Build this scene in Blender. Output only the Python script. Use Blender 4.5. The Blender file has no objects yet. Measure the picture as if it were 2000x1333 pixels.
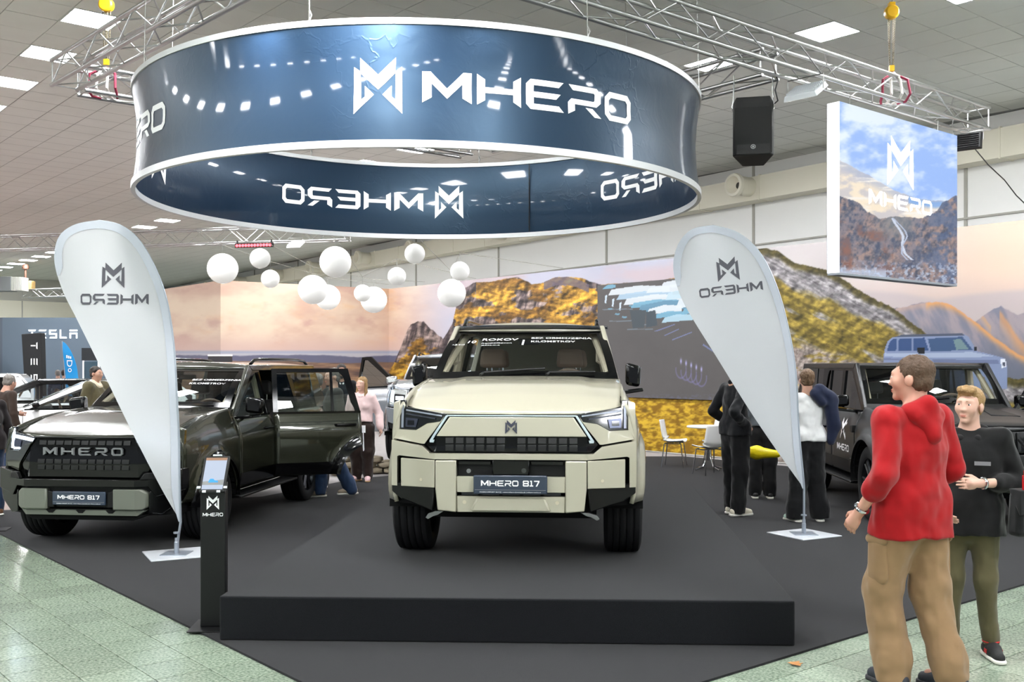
import bpy, bmesh, math, random
import numpy as np
from mathutils import Vector, Matrix, noise
from mathutils.geometry import tessellate_polygon

# ------------------------------------------------------------------ camera, world, exposure
scene = bpy.context.scene
C = scene.collection
EYE = 1.79
HZ = 715.0            # horizon row of the 2000 x 1333 frame
F = 2000.0            # focal length in frame pixels
cam_d = bpy.data.cameras.new('camera'); cam = bpy.data.objects.new('camera', cam_d); C.objects.link(cam)
cam_d.lens = 36.0; cam_d.sensor_width = 36.0; cam_d.sensor_fit = 'HORIZONTAL'
cam_d.shift_y = (HZ - 666.5) / 2000.0
cam_d.clip_end = 300
cam.location = (0, 0, EYE); cam.rotation_euler = (math.pi/2, 0, 0)
scene.camera = cam
vs = scene.view_settings
vs.view_transform = 'Standard'; vs.look = 'None'; vs.gamma = 1.0; vs.use_curve_mapping = False
vs.exposure = 0.35
scene.cycles.use_denoising = True
scene.cycles.max_bounces = 7; scene.cycles.diffuse_bounces = 3; scene.cycles.glossy_bounces = 3
scene.cycles.transparent_max_bounces = 12
scene.cycles.caustics_reflective = False; scene.cycles.caustics_refractive = False
scene.cycles.sample_clamp_indirect = 6.0
world = bpy.data.worlds.new('hall_air'); scene.world = world; world.use_nodes = True
wb = world.node_tree.nodes['Background']; wb.inputs[0].default_value = (0.78, 0.87, 0.96, 1); wb.inputs[1].default_value = 0.45
PANEL_POWER = 90.0     # emission of the ceiling light panels
FLOOD_POWER = 260.0    # watts of one stage flood

# axes of the hall (ceiling grid, tiles, trusses)
HA = math.radians(39.8)
HU = Vector((-math.sin(HA), math.cos(HA), 0)); HV = Vector((math.cos(HA), math.sin(HA), 0))
CEIL = 6.39
def hall(u, v, z=0.0): return HU*u + HV*v + Vector((0, 0, z))
def at(px, py, d): return Vector(((px-1000)/F*d, d, EYE + (HZ-py)/F*d))
def ground(px, py, z=0.0):
    d = (EYE-z)*F/(py-HZ); return Vector(((px-1000)/F*d, d, z))
def project(p): return 1000+F*p[0]/p[1], HZ-F*(p[2]-EYE)/p[1]

# ------------------------------------------------------------------ materials
def lin(c):
    r = []
    for x in c:
        x = x/255.0
        r.append(x/12.92 if x <= 0.04045 else ((x+0.055)/1.055)**2.4)
    return tuple(r)
MATS = {}
def mat(name, col, rough=0.5, metal=0.0, coat=0.0, bump=None, var=None, emit=None, es=0.0, spec=0.5, sheen=0.0, trans=0.0):
    """procedural principled material; bump=(scale, strength, distance), var=(scale, amount)"""
    if name in MATS: return MATS[name]
    m = bpy.data.materials.new(name); m.use_nodes = True
    nt = m.node_tree; b = nt.nodes['Principled BSDF']
    c = lin(col)
    b.inputs['Base Color'].default_value = (*c, 1)
    b.inputs['Roughness'].default_value = rough; b.inputs['Metallic'].default_value = metal
    b.inputs['Coat Weight'].default_value = coat; b.inputs['Coat Roughness'].default_value = 0.04
    b.inputs['Specular IOR Level'].default_value = spec
    b.inputs['Sheen Weight'].default_value = sheen
    b.inputs['Transmission Weight'].default_value = trans
    if emit is not None:
        b.inputs['Emission Color'].default_value = (*lin(emit), 1); b.inputs['Emission Strength'].default_value = es
    tc = None
    if bump or var:
        tc = nt.nodes.new('ShaderNodeTexCoord')
    if var:
        n = nt.nodes.new('ShaderNodeTexNoise'); n.inputs['Scale'].default_value = var[0]; n.inputs['Detail'].default_value = 5
        nt.links.new(tc.outputs['Object'], n.inputs['Vector'])
        mx = nt.nodes.new('ShaderNodeMix'); mx.data_type = 'RGBA'
        a = var[1]
        mx.inputs[6].default_value = (*[x*(1-a) for x in c], 1); mx.inputs[7].default_value = (*[min(1, x*(1+a)) for x in c], 1)
        nt.links.new(n.outputs['Fac'], mx.inputs[0]); nt.links.new(mx.outputs[2], b.inputs['Base Color'])
    if bump:
        n = nt.nodes.new('ShaderNodeTexNoise'); n.inputs['Scale'].default_value = bump[0]; n.inputs['Detail'].default_value = bump[3] if len(bump) > 3 else 4
        nt.links.new(tc.outputs['Object'], n.inputs['Vector'])
        bp = nt.nodes.new('ShaderNodeBump'); bp.inputs['Strength'].default_value = bump[1]
        bp.inputs['Distance'].default_value = bump[2] if len(bump) > 2 else 0.01
        nt.links.new(n.outputs['Fac'], bp.inputs['Height']); nt.links.new(bp.outputs['Normal'], b.inputs['Normal'])
    MATS[name] = m
    return m
def glass(name, tint, refl=0.06, rough=0.0):
    """thin window pane: tinted see-through with a mirror film by fresnel"""
    if name in MATS: return MATS[name]
    m = bpy.data.materials.new(name); m.use_nodes = True; nt = m.node_tree
    nt.nodes.remove(nt.nodes['Principled BSDF'])
    t = nt.nodes.new('ShaderNodeBsdfTransparent'); t.inputs[0].default_value = (*tint, 1)
    g = nt.nodes.new('ShaderNodeBsdfGlossy'); g.inputs['Roughness'].default_value = rough
    lw = nt.nodes.new('ShaderNodeLayerWeight'); lw.inputs[0].default_value = 0.25
    mp = nt.nodes.new('ShaderNodeMapRange'); mp.inputs[3].default_value = refl; mp.inputs[4].default_value = 0.45
    nt.links.new(lw.outputs['Fresnel'], mp.inputs[0])
    mx = nt.nodes.new('ShaderNodeMixShader')
    nt.links.new(mp.outputs[0], mx.inputs[0]); nt.links.new(t.outputs[0], mx.inputs[1]); nt.links.new(g.outputs[0], mx.inputs[2])
    nt.links.new(mx.outputs[0], nt.nodes['Material Output'].inputs[0])
    MATS[name] = m; return m
def print_mat(name, rough=0.6, emit=0.0, spec=0.3):
    """flat print: the mesh colour attribute 'Col' drives base colour (and glow for backlit ones)"""
    if name in MATS: return MATS[name]
    m = bpy.data.materials.new(name); m.use_nodes = True; nt = m.node_tree; b = nt.nodes['Principled BSDF']
    a = nt.nodes.new('ShaderNodeAttribute'); a.attribute_name = 'Col'
    nt.links.new(a.outputs['Color'], b.inputs['Base Color'])
    b.inputs['Roughness'].default_value = rough; b.inputs['Specular IOR Level'].default_value = spec
    if emit:
        b.inputs['Base Color'].default_value = (0.02, 0.02, 0.02, 1)
        nt.links.remove(b.inputs['Base Color'].links[0])
        nt.links.new(a.outputs['Color'], b.inputs['Emission Color']); b.inputs['Emission Strength'].default_value = emit
    MATS[name] = m; return m

# ------------------------------------------------------------------ objects
def prop(o, label=None, cat=None, group=None, kind=None):
    if label: o['label'] = label
    if cat: o['category'] = cat
    if group: o['group'] = group
    if kind: o['kind'] = kind
    return o
def thing(name, label, cat, loc=(0, 0, 0), rz=0.0, group=None, kind=None):
    o = bpy.data.objects.new(name, None); C.objects.link(o); o.empty_display_size = 0.1
    o.location = loc; o.rotation_euler = (0, 0, rz)
    return prop(o, label, cat, group, kind)
def link(name, me, parent=None, mats=()):
    o = bpy.data.objects.new(name, me); C.objects.link(o)
    if parent is not None: o.parent = parent
    return o
def share(name, src, parent, loc=None, rot=None, scale=None):
    o = bpy.data.objects.new(name, src.data); C.objects.link(o); o.parent = parent
    for md in src.modifiers:
        n = o.modifiers.new(md.name, md.type)
        if md.type == 'BEVEL':
            n.width = md.width; n.segments = md.segments; n.limit_method = md.limit_method; n.angle_limit = md.angle_limit
    if loc is not None: o.location = loc
    if rot is not None: o.rotation_euler = rot
    if scale is not None: o.scale = scale
    return o
def copy_tree(o, parent=None):
    c = o.copy(); C.objects.link(c); c.parent = parent
    for ch in list(o.children): copy_tree(ch, c)
    return c

class MB:
    def __init__(s): s.v = []; s.f = []; s.m = []
    def add(s, vs_, fs, mi=0):
        n = len(s.v); s.v += [tuple(p) for p in vs_]
        for f in fs: s.f.append(tuple(i+n for i in f)); s.m.append(mi)
        return s
    def box(s, x0, x1, y0, y1, z0, z1, mi=0):
        return s.add([(x0,y0,z0),(x1,y0,z0),(x1,y1,z0),(x0,y1,z0),(x0,y0,z1),(x1,y0,z1),(x1,y1,z1),(x0,y1,z1)],
                     [(0,3,2,1),(4,5,6,7),(0,1,5,4),(1,2,6,5),(2,3,7,6),(3,0,4,7)], mi)
    def hexa(s, p, mi=0):      # eight corners, same order as box
        return s.add(p, [(0,3,2,1),(4,5,6,7),(0,1,5,4),(1,2,6,5),(2,3,7,6),(3,0,4,7)], mi)
    def cyl(s, a, b, r0, r1=None, n=10, cap=True, mi=0):
        a = Vector(a); b = Vector(b); r1 = r0 if r1 is None else r1
        d = (b-a).normalized(); x = d.orthogonal().normalized(); y = d.cross(x)
        ring = [x*math.cos(2*math.pi*i/n)+y*math.sin(2*math.pi*i/n) for i in range(n)]
        vs_ = [a+q*r0 for q in ring]+[b+q*r1 for q in ring]
        fs = [(i, (i+1) % n, n+(i+1) % n, n+i) for i in range(n)]
        if cap: fs += [tuple(range(n-1, -1, -1)), tuple(range(n, 2*n))]
        return s.add(vs_, fs, mi)
    def tube(s, path, r, n=8, cap=True, mi=0, closed=False):
        P = [Vector(p) for p in path]; k = len(P); vs_ = []; fs = []
        rr = r if isinstance(r, (list, tuple)) else [r]*k
        up = None
        for i in range(k):
            if closed: t = P[(i+1) % k]-P[i-1]
            else: t = P[min(i+1, k-1)]-P[max(i-1, 0)]
            t.normalize()
            if up is None: up = t.orthogonal().normalized()
            up = (up - t*up.dot(t)); up = up.normalized() if up.length > 1e-6 else t.orthogonal().normalized()
            w = t.cross(up)
            vs_ += [P[i]+(up*math.cos(2*math.pi*j/n)+w*math.sin(2*math.pi*j/n))*rr[i] for j in range(n)]
        for i in range(k if closed else k-1):
            a = i*n; b = ((i+1) % k)*n
            fs += [(a+j, a+(j+1) % n, b+(j+1) % n, b+j) for j in range(n)]
        if cap and not closed: fs += [tuple(range(n-1, -1, -1)), tuple(range((k-1)*n, k*n))]
        return s.add(vs_, fs, mi)
    def lathe(s, prof, n=32, axis='z', c=(0, 0, 0), mi=0, closed=False):
        vs_ = []; fs = []; k = len(prof)
        for i in range(n):
            a = 2*math.pi*i/n; ca, sa = math.cos(a), math.sin(a)
            for r, h in prof:
                if axis == 'z': p = (r*ca, r*sa, h)
                elif axis == 'x': p = (h, r*ca, r*sa)
                else: p = (r*sa, h, r*ca)
                vs_.append((p[0]+c[0], p[1]+c[1], p[2]+c[2]))
        for i in range(n):
            a = i*k; b = ((i+1) % n)*k
            for j in range(k if closed else k-1):
                j2 = (j+1) % k
                fs.append((a+j, b+j, b+j2, a+j2))
        return s.add(vs_, fs, mi)
    def grid(s, fn, nu, nv, mi=0, flip=False):
        vs_ = [fn(i/nu, j/nv) for i in range(nu+1) for j in range(nv+1)]
        fs = []
        for i in range(nu):
            for j in range(nv):
                a = i*(nv+1)+j; q = (a, a+nv+1, a+nv+2, a+1)
                fs.append(q[::-1] if flip else q)
        return s.add(vs_, fs, mi)
    def slab(s, polys, front, back=None, ucuts=(), vcuts=(), mi=0):
        """flat polygons (u, v) cut along ucuts/vcuts, mapped by front(u, v) and, when given, closed to back(u, v)"""
        V, T = cut_polys(polys, ucuts, vcuts)
        vs_ = [front(u, v) for u, v in V]; fs = [tuple(t) for t in T]
        if back is not None:
            n = len(V); vs_ += [back(u, v) for u, v in V]
            cnt = {}
            for t in T:
                for i in range(len(t)):
                    e = (t[i], t[(i+1) % len(t)]); cnt[e] = 1
            side = [e for e in cnt if (e[1], e[0]) not in cnt]
            fs += [tuple(i+n for i in reversed(t)) for t in T]
            fs += [(b, a, a+n, b+n) for a, b in side]
        return s.add(vs_, fs, mi)
    def build(s, name, mats, parent=None, angle=35, bevel=None, recalc=False, weld=False):
        me = bpy.data.meshes.new(name); me.from_pydata(s.v, [], s.f)
        if not isinstance(mats, (list, tuple)): mats = [mats]
        for m in mats: me.materials.append(m)
        if len(mats) > 1: me.polygons.foreach_set('material_index', s.m)
        if recalc or weld:
            bm = bmesh.new(); bm.from_mesh(me)
            if weld: bmesh.ops.remove_doubles(bm, verts=bm.verts, dist=0.0004)
            if recalc: bmesh.ops.recalc_face_normals(bm, faces=bm.faces)
            bm.to_mesh(me); bm.free()
        if angle:
            me.shade_smooth(); me.set_sharp_from_angle(angle=math.radians(angle))
        o = link(name, me, parent)
        if bevel:
            b = o.modifiers.new('bevel', 'BEVEL'); b.width = bevel; b.segments = 2; b.limit_method = 'ANGLE'; b.angle_limit = math.radians(32)
        return o
def cut_polys(polys, ucuts=(), vcuts=()):
    bm = bmesh.new()
    for poly in polys:
        tri = tessellate_polygon([[Vector((p[0], p[1], 0)) for p in poly]])
        vv = [bm.verts.new((p[0], p[1], 0)) for p in poly]
        for t in tri:
            try: f = bm.faces.new([vv[i] for i in t])
            except ValueError: continue
    bm.normal_update()
    for f in bm.faces:
        if f.normal.z < 0: f.normal_flip()
    for u in ucuts:
        bmesh.ops.bisect_plane(bm, geom=bm.verts[:]+bm.edges[:]+bm.faces[:], plane_co=(u, 0, 0), plane_no=(1, 0, 0))
    for v in vcuts:
        bmesh.ops.bisect_plane(bm, geom=bm.verts[:]+bm.edges[:]+bm.faces[:], plane_co=(0, v, 0), plane_no=(0, 1, 0))
    bm.verts.index_update()
    V = [(v.co.x, v.co.y) for v in bm.verts]; T = [[v.index for v in f.verts] for f in bm.faces]
    bm.free()
    return V, T
def sphere_pts(mb, c, r, nu=24, nv=14, mi=0):
    rx, ry, rz = (r, r, r) if not isinstance(r, (tuple, list)) else r
    return mb.lathe([(max(1e-4, math.sin(math.pi*j/nv)), -math.cos(math.pi*j/nv)) for j in range(nv+1)], nu, 'z', (0, 0, 0), mi) and \
        mb.v.__setitem__(slice(len(mb.v)-nu*(nv+1), None), [(c[0]+p[0]*rx, c[1]+p[1]*ry, c[2]+p[2]*rz) for p in mb.v[len(mb.v)-nu*(nv+1):]])
def mirror_x(poly): return [(-x, z) for x, z in reversed(poly)]

# ------------------------------------------------------------------ lettering
EMB = [[(.14,1),(.14,.73),(.505,.438),(.86,.73),(.87,1),(.505,.70)],
       [(.01,.84),(0,0),(.417,.346),(.23,.506),(.23,.31),(.152,.253),(.145,.762)],
       [(.99,.84),(.865,.762),(.858,.253),(.78,.31),(.78,.506),(.593,.346),(1.0,0)]]
EMB = [[(x*.873, y) for x, y in p] for p in EMB]
def glyph_O(w=1.3, t=.2, c=.2, h=1.0):
    o = [(c,0),(0,c),(0,h-c),(c,h),(w-c,h),(w,h-c),(w,c),(w-c,0)]
    k = .09
    i = [(t+k,t),(t,t+k),(t,h-t-k),(t+k,h-t),(w-t-k,h-t),(w-t,h-t-k),(w-t,t+k),(w-t-k,t)]
    return [[o[j], o[(j+1) % 8], i[(j+1) % 8], i[j]] for j in range(8)]
GLY = {
 'M': (1.6, [[(0,0),(0,1),(.27,1),(.8,.47),(1.33,1),(1.6,1),(1.6,0),(1.3,.17),(1.3,.63),(.8,.14),(.3,.63),(.3,.17)]]),
 'H': (1.5, [[(0,0),(0,1),(.27,.84),(.27,.59),(1.23,.59),(1.23,.84),(1.5,1),(1.5,0),(1.23,.16),(1.23,.40),(.27,.40),(.27,.16)]]),
 'E': (1.4, [[(.16,0),(0,.16),(0,.84),(.16,1),(1.4,1),(1.22,.81),(.28,.81),(.28,.6),(1.3,.6),(1.12,.41),(.28,.41),(.28,.19),(1.22,.19),(1.4,0)]]),
 'R': (1.4, [[(.02,1),(1.2,1),(1.4,.82),(1.4,.52),(1.2,.36),(.28,.36),(.28,.14),(0,0),(0,.40),(.14,.54),(1.08,.54),(1.12,.58),(1.12,.78),(1.08,.82),(.2,.82)],
             [(.72,.29),(1.02,.29),(1.4,0),(1.1,0)]]),
 'O': (1.3, glyph_O()),
 '8': (1.25, [[(.12,0),(0,.12),(0,.42),(.1,.5),(0,.58),(0,.88),(.12,1),(.25,1),(.25,0)], [(1.0,0),(1.0,1),(1.13,1),(1.25,.88),(1.25,.58),(1.15,.5),(1.25,.42),(1.25,.12),(1.13,0)],
              [(.25,0),(.25,.2),(1,.2),(1,0)], [(.25,.4),(.25,.6),(1,.6),(1,.4)], [(.25,.8),(.25,1),(1,1),(1,.8)]]),
 '1': (.75, [[(.1,.8),(.1,1),(.5,1),(.5,.2),(.75,.2),(.75,0),(0,0),(0,.2),(.25,.2),(.25,.8)]]),
 '7': (1.15, [[(0,.8),(0,1),(1.15,1),(1.15,.78),(.65,0),(.35,0),(.85,.8)]]),
 'T': (1.3, [[(0,1),(1.3,1),(1.15,.8),(.15,.8)], [(.53,.72),(.77,.72),(.77,0),(.53,0)]]),
 'e': (1.3, [[(.1,1),(1.3,1),(1.15,.82),(0,.82)], [(.05,.6),(1.25,.6),(1.15,.42),(.05,.42)], [(0,.18),(1.15,.18),(1.3,0),(.1,0)]]),
 'S': (1.3, [[(0,1),(1.25,1),(1.1,.82),(.22,.82),(.22,.6),(1.3,.6),(1.3,0),(.05,0),(.2,.18),(1.08,.18),(1.08,.42),(0,.42)]]),
 'L': (1.2, [[(0,1),(.22,1),(.22,.18),(1.1,.18),(1.2,0),(0,0)]]),
 'A': (1.3, [[(0,1),(1.3,1),(1.3,.82),(0,.82)], [(0,.66),(1.3,.66),(1.3,0),(1.08,0),(1.08,.48),(.22,.48),(.22,0),(0,0)]]),
 ' ': (.6, []),
}
def word(s, gap=.18):
    """list of (glyph polygons, x offset) and the total width, height 1"""
    x = 0; out = []
    for ch in s:
        w, ps = GLY[ch]
        out.append((ch, [[(x+a, b) for a, b in p] for p in ps])); x += w+gap
    return out, x-gap
FONT_CACHE = {}
def text_polys(s, shear=0.0, bold=0.0):
    """triangles of a line of text in the built-in font as polygons, cap height about 1"""
    key = (s, shear, bold)
    if key in FONT_CACHE: return FONT_CACHE[key]
    cu = bpy.data.curves.new('text', 'FONT'); cu.body = s; cu.size = 1.37; cu.shear = shear; cu.offset = bold; cu.resolution_u = 3; cu.fill_mode = 'FRONT'
    o = bpy.data.objects.new('text', cu); C.objects.link(o)
    me = o.to_mesh()
    P = [[tuple(me.vertices[i].co[:2]) for i in p.vertices] for p in me.polygons]
    w = max((v.co.x for v in me.vertices), default=0)
    o.to_mesh_clear(); bpy.data.objects.remove(o); bpy.data.curves.remove(cu)
    FONT_CACHE[key] = (P, w); return P, w

# ------------------------------------------------------------------ noise and painting for flat prints
def vnoise(x, y, seed=0):
    xi = np.floor(x).astype(np.int64); yi = np.floor(y).astype(np.int64); xf = x-xi; yf = y-yi
    def hsh(a, b):
        h = (a*374761393 + b*668265263 + seed*974634777) & 0xffffffff
        h = ((h ^ (h >> 13))*1274126177) & 0xffffffff
        return ((h ^ (h >> 16)) & 0xffff)/65535.0
    u = xf*xf*(3-2*xf); v = yf*yf*(3-2*yf)
    return (hsh(xi,yi)*(1-u)+hsh(xi+1,yi)*u)*(1-v)+(hsh(xi,yi+1)*(1-u)+hsh(xi+1,yi+1)*u)*v
def fbm(x, y, seed=0, oc=5):
    r = 0; a = .5; t = 0
    for i in range(oc):
        r = r+a*vnoise(x*2**i, y*2**i, seed+i); t += a; a *= .55
    return r/t
def ridge(x, y, seed=0, oc=5):
    r = 0; a = .5; t = 0
    for i in range(oc):
        r = r+a*(1-np.abs(2*vnoise(x*2**i, y*2**i, seed+i)-1)); t += a; a *= .55
    return r/t
def mix3(a, b, t):
    t = np.clip(t, 0, 1)[..., None]; return a*(1-t)+b*t
def col3(c, like): return np.broadcast_to(np.array(c, float), like.shape+(3,)).copy()
def sstep(a, b, x):
    t = np.clip((x-a)/(b-a), 0, 1); return t*t*(3-2*t)
def inpoly(px, py, poly):
    r = np.zeros(px.shape, bool); n = len(poly); j = n-1
    for i in range(n):
        xi, yi = poly[i]; xj, yj = poly[j]
        if yi != yj:
            r ^= ((yi > py) != (yj > py)) & (px < (xj-xi)*(py-yi)/(yj-yi)+xi)
        j = i
    return r
def lin_np(c):
    c = np.clip(c/255.0, 0, 1); return np.where(c <= .04045, c/12.92, ((c+.055)/1.055)**2.4)
def print_grid(name, fn, nu, nv, paint, material, parent=None, ink=1.0):
    """a printed sheet: grid of fn(u, v) points; paint(px, py) gives the 0..255 colour of the print at each point"""
    U, V = np.meshgrid(np.linspace(0, 1, nu+1), np.linspace(0, 1, nv+1), indexing='ij')
    P = fn(U, V)                                   # (..., 3)
    col = lin_np(paint(P, U, V)).reshape(-1, 3)*ink
    me = bpy.data.meshes.new(name)
    idx = np.arange((nu+1)*(nv+1)).reshape(nu+1, nv+1)
    q = np.stack([idx[:-1, :-1], idx[1:, :-1], idx[1:, 1:], idx[:-1, 1:]], -1).reshape(-1, 4)
    me.vertices.add((nu+1)*(nv+1)); me.vertices.foreach_set('co', P.reshape(-1))
    me.loops.add(q.size); me.loops.foreach_set('vertex_index', q.reshape(-1).astype(np.int32))
    me.polygons.add(len(q)); me.polygons.foreach_set('loop_start', np.arange(0, q.size, 4, dtype=np.int32))
    me.update(calc_edges=True)
    a = me.color_attributes.new('Col', 'FLOAT_COLOR', 'POINT')
    a.data.foreach_set('color', np.concatenate([col, np.ones((len(col), 1))], 1).reshape(-1))
    me.materials.append(material)
    return link(name, me, parent)
# ================================================================== the hall: floor, carpet, stage, ceiling, walls
def tile_floor_mat():
    m = bpy.data.materials.new('terrazzo_floor'); m.use_nodes = True; nt = m.node_tree; b = nt.nodes['Principled BSDF']
    tc = nt.nodes.new('ShaderNodeTexCoord')
    n1 = nt.nodes.new('ShaderNodeTexNoise'); n1.inputs['Scale'].default_value = 55; n1.inputs['Detail'].default_value = 6
    n2 = nt.nodes.new('ShaderNodeTexNoise'); n2.inputs['Scale'].default_value = 1.3; n2.inputs['Detail'].default_value = 3
    for n in (n1, n2): nt.links.new(tc.outputs['Object'], n.inputs['Vector'])
    oi = nt.nodes.new('ShaderNodeObjectInfo')
    r = nt.nodes.new('ShaderNodeValToRGB')
    r.color_ramp.elements[0].position = .32; r.color_ramp.elements[0].color = (*lin((92,109,93)), 1)
    r.color_ramp.elements[1].position = .62; r.color_ramp.elements[1].color = (*lin((154,166,148)), 1)
    nt.links.new(n1.outputs['Fac'], r.inputs[0])
    mx = nt.nodes.new('ShaderNodeMix'); mx.data_type = 'RGBA'; mx.blend_type = 'MULTIPLY'; mx.inputs[0].default_value = 1
    r2 = nt.nodes.new('ShaderNodeMapRange'); r2.inputs[3].default_value = .86; r2.inputs[4].default_value = 1.08
    nt.links.new(oi.outputs['Random'], r2.inputs[0])
    nt.links.new(r.outputs[0], mx.inputs[6]); nt.links.new(r2.outputs[0], mx.inputs[7])
    nt.links.new(mx.outputs[2], b.inputs['Base Color'])
    rr = nt.nodes.new('ShaderNodeMapRange'); rr.inputs[3].default_value = .07; rr.inputs[4].default_value = .24
    nt.links.new(n2.outputs['Fac'], rr.inputs[0]); nt.links.new(rr.outputs[0], b.inputs['Roughness'])
    bp = nt.nodes.new('ShaderNodeBump'); bp.inputs['Strength'].default_value = .12; bp.inputs['Distance'].default_value = .003
    nt.links.new(n1.outputs['Fac'], bp.inputs['Height']); nt.links.new(bp.outputs[0], b.inputs['Normal'])
    return m
m_tile = tile_floor_mat()
m_grout = mat('floor_grout', (150,156,142), .8)
m_carpet = mat('dark_carpet', (25,25,28), .95, bump=(420, .8, .004), var=(260, .5), spec=.1, sheen=.1)
m_lightcarpet = mat('light_grey_carpet', (150,146,145), .95, bump=(300, .5, .003), var=(6, .08), spec=.1)
m_redfloor = mat('reddish_aisle_floor', (124,106,100), .6, var=(3, .12), spec=.3)

def polyface(name, pts, z, m, parent=None, thick=0.0):
    mb = MB(); n = len(pts)
    if thick:
        mb.slab([pts], lambda u, v: (u, v, z), lambda u, v: (u, v, z-thick))
    else:
        mb.slab([pts], lambda u, v: (u, v, z))
    return mb.build(name, m, parent, angle=0)
floor = polyface('floor', [(-60,-14),(45,-14),(45,75),(-60,75)], -.012, m_grout)
prop(floor, kind='structure')
# tiles: 0.32 m squares laid along the hall axes; those in reach of the view are single pieces
TS = .322
mb = MB(); g = .0035
mb.hexa([(-TS/2+g,-TS/2+g,-.012),(TS/2-g,-TS/2+g,-.012),(TS/2-g,TS/2-g,-.012),(-TS/2+g,TS/2-g,-.012),
         (-TS/2+g,-TS/2+g,0),(TS/2-g,-TS/2+g,0),(TS/2-g,TS/2-g,0),(-TS/2+g,TS/2-g,0)])
KC = Vector((-.26, 4.65, 0))                       # front corner of the carpet
ku = KC.dot(HU); kv = KC.dot(HV)
cand = []
for i in range(-60, 90):
    for j in range(-70, 60):
        u = ku+.11+(i+.5)*TS; v = kv+.04+(j+.5)*TS
        p = hall(u, v)
        if p.y < 1.0: continue
        if u > ku+.3 and v > kv+.3: continue        # under the carpet
        px, py = project(p)
        if -420 < px < 2420 and py < 1650:
            cand.append((p.y, u, v))
cand.sort()
proto = None
far_tiles = MB()
for k, (d, u, v) in enumerate(cand):
    p = hall(u, v)
    if k < 300:
        if proto is None: proto = mb.build('floor_tile', m_tile, floor, angle=0); t = proto
        else: t = share('floor_tile', proto, floor)
        t.location = p; t.rotation_euler = (0, 0, HA)
    elif d < 60:
        a = HU*(TS/2-g); b = HV*(TS/2-g)
        far_tiles.add([p-a-b, p-a+b, p+a+b, p+a-b], [(0,1,2,3)])
prop(far_tiles.build('floor_tile_field', m_tile, floor, angle=0), kind='stuff')
redf = polyface('floor_aisle_carpet', [(-26,14),(-7.2,10.4),(-5.7,12.4),(-1,17.5),(-3.6,28),(-16,42),(-25,42)], .002, m_redfloor, None, .008)
prop(redf, kind='structure')
lcar = polyface('floor_light_carpet', [(-3.75,13.3),(-1.2,16.0),(2.0,17.3),(6.6,14.2),(7.7,15.2),(-3.4,28.9),(-7.3,26.2),(-9.6,20.0)], .008, m_lightcarpet, None, .009)
prop(lcar, kind='structure')
cp = [(KC.x,KC.y)]
e = KC+HV*13.0; cp.append((e.x, e.y))
e2 = e+HU*4.2; cp += [(e2.x, e2.y)]
cp += [(7.1,15.2),(3.35,20.1),(1.2,20.0),(-1.2,17.2),(-2.4,16.2),(-3.4,13.9),(-6.35,12.55)]
e = KC+HU*9.0; cp.append((e.x, e.y))
carpet = polyface('floor_dark_carpet', cp, .014, m_carpet, None, .016)
prop(carpet, kind='structure')

SZ = .30
stage = MB()
S = [(-1.893,6.62),(1.791,6.478),(2.27,13.15),(-1.40,13.35)]
stage.slab([S], lambda u, v: (u, v, SZ), lambda u, v: (u, v, .014))
stage = stage.build('stage_platform', mat('stage_carpet', (23,24,27), .95, bump=(420, .8, .004), var=(260, .5), spec=.1, sheen=.1), None, angle=0, bevel=.012)
prop(stage, 'low rectangular platform wrapped in charcoal carpet under the cream off-roader', 'stage')

# ---- ceiling of square tiles
m_ceil = mat('ceiling_tile', (232,233,230), .9, bump=(160, .25, .004), var=(1.6, .05), spec=.2)
m_cgrid = mat('ceiling_grid', (150,152,150), .8)
WALLM = 1.43; WALLC = 31.44                           # right-hand wall: y = WALLC - WALLM*x
ceil_pts = [(-60,-14),(28.8,-14),(-19.2,54.6),(-60,21)]
ceiling = polyface('ceiling', [(-60,-14),(40,-14),(40,75),(-60,75)], CEIL+.012, m_cgrid)
prop(ceiling, kind='structure')
T = .662
LU0 = 8.06; LV0 = 4.42
mb = MB(); g = .006; h = T/2-g
mb.hexa([(-h,-h,0),(h,-h,0),(h,h,0),(-h,h,0),(-h,-h,.012),(h,-h,.012),(h,h,.012),(-h,h,.012)])
lightcells = set()
for k in range(-14, 24):
    for r in (-2, -1, 0, 1): lightcells.add((3*k, 12*r))
cand = []
for i in range(-60, 110):
    for j in range(-50, 40):
        if (i, j) in lightcells: continue
        p = hall(LU0+i*T, LV0+j*T, CEIL)
        if p.y > WALLC-WALLM*p.x+.1 or p.y > 72: continue
        key = math.hypot(p.x, p.y)
        seen = False
        if p.y > 1:
            px, py = project(p); seen = -250 < px < 2250 and py > -250
        cand.append((0 if seen else 1, key, p))
cand.sort(key=lambda t: (t[0], t[1]))
proto = None; rest = MB(); random.seed(3)
for k, (hid, key, p) in enumerate(cand):
    if k < 300 and not hid:
        if proto is None: proto = mb.build('ceiling_tile', m_ceil, ceiling, angle=0); t = proto
        else: t = share('ceiling_tile', proto, ceiling)
        t.location = p+Vector((0, 0, random.uniform(-.002, .002))); t.rotation_euler = (random.uniform(-.004, .004), random.uniform(-.004, .004), HA)
    else:
        a = HU*h; b = HV*h; z = Vector((0, 0, .012))
        rest.add([p-a-b, p-a+b, p+a+b, p+a-b], [(3,2,1,0)])
prop(rest.build('ceiling_tile_field', m_ceil, ceiling, angle=0), kind='stuff')

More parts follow.
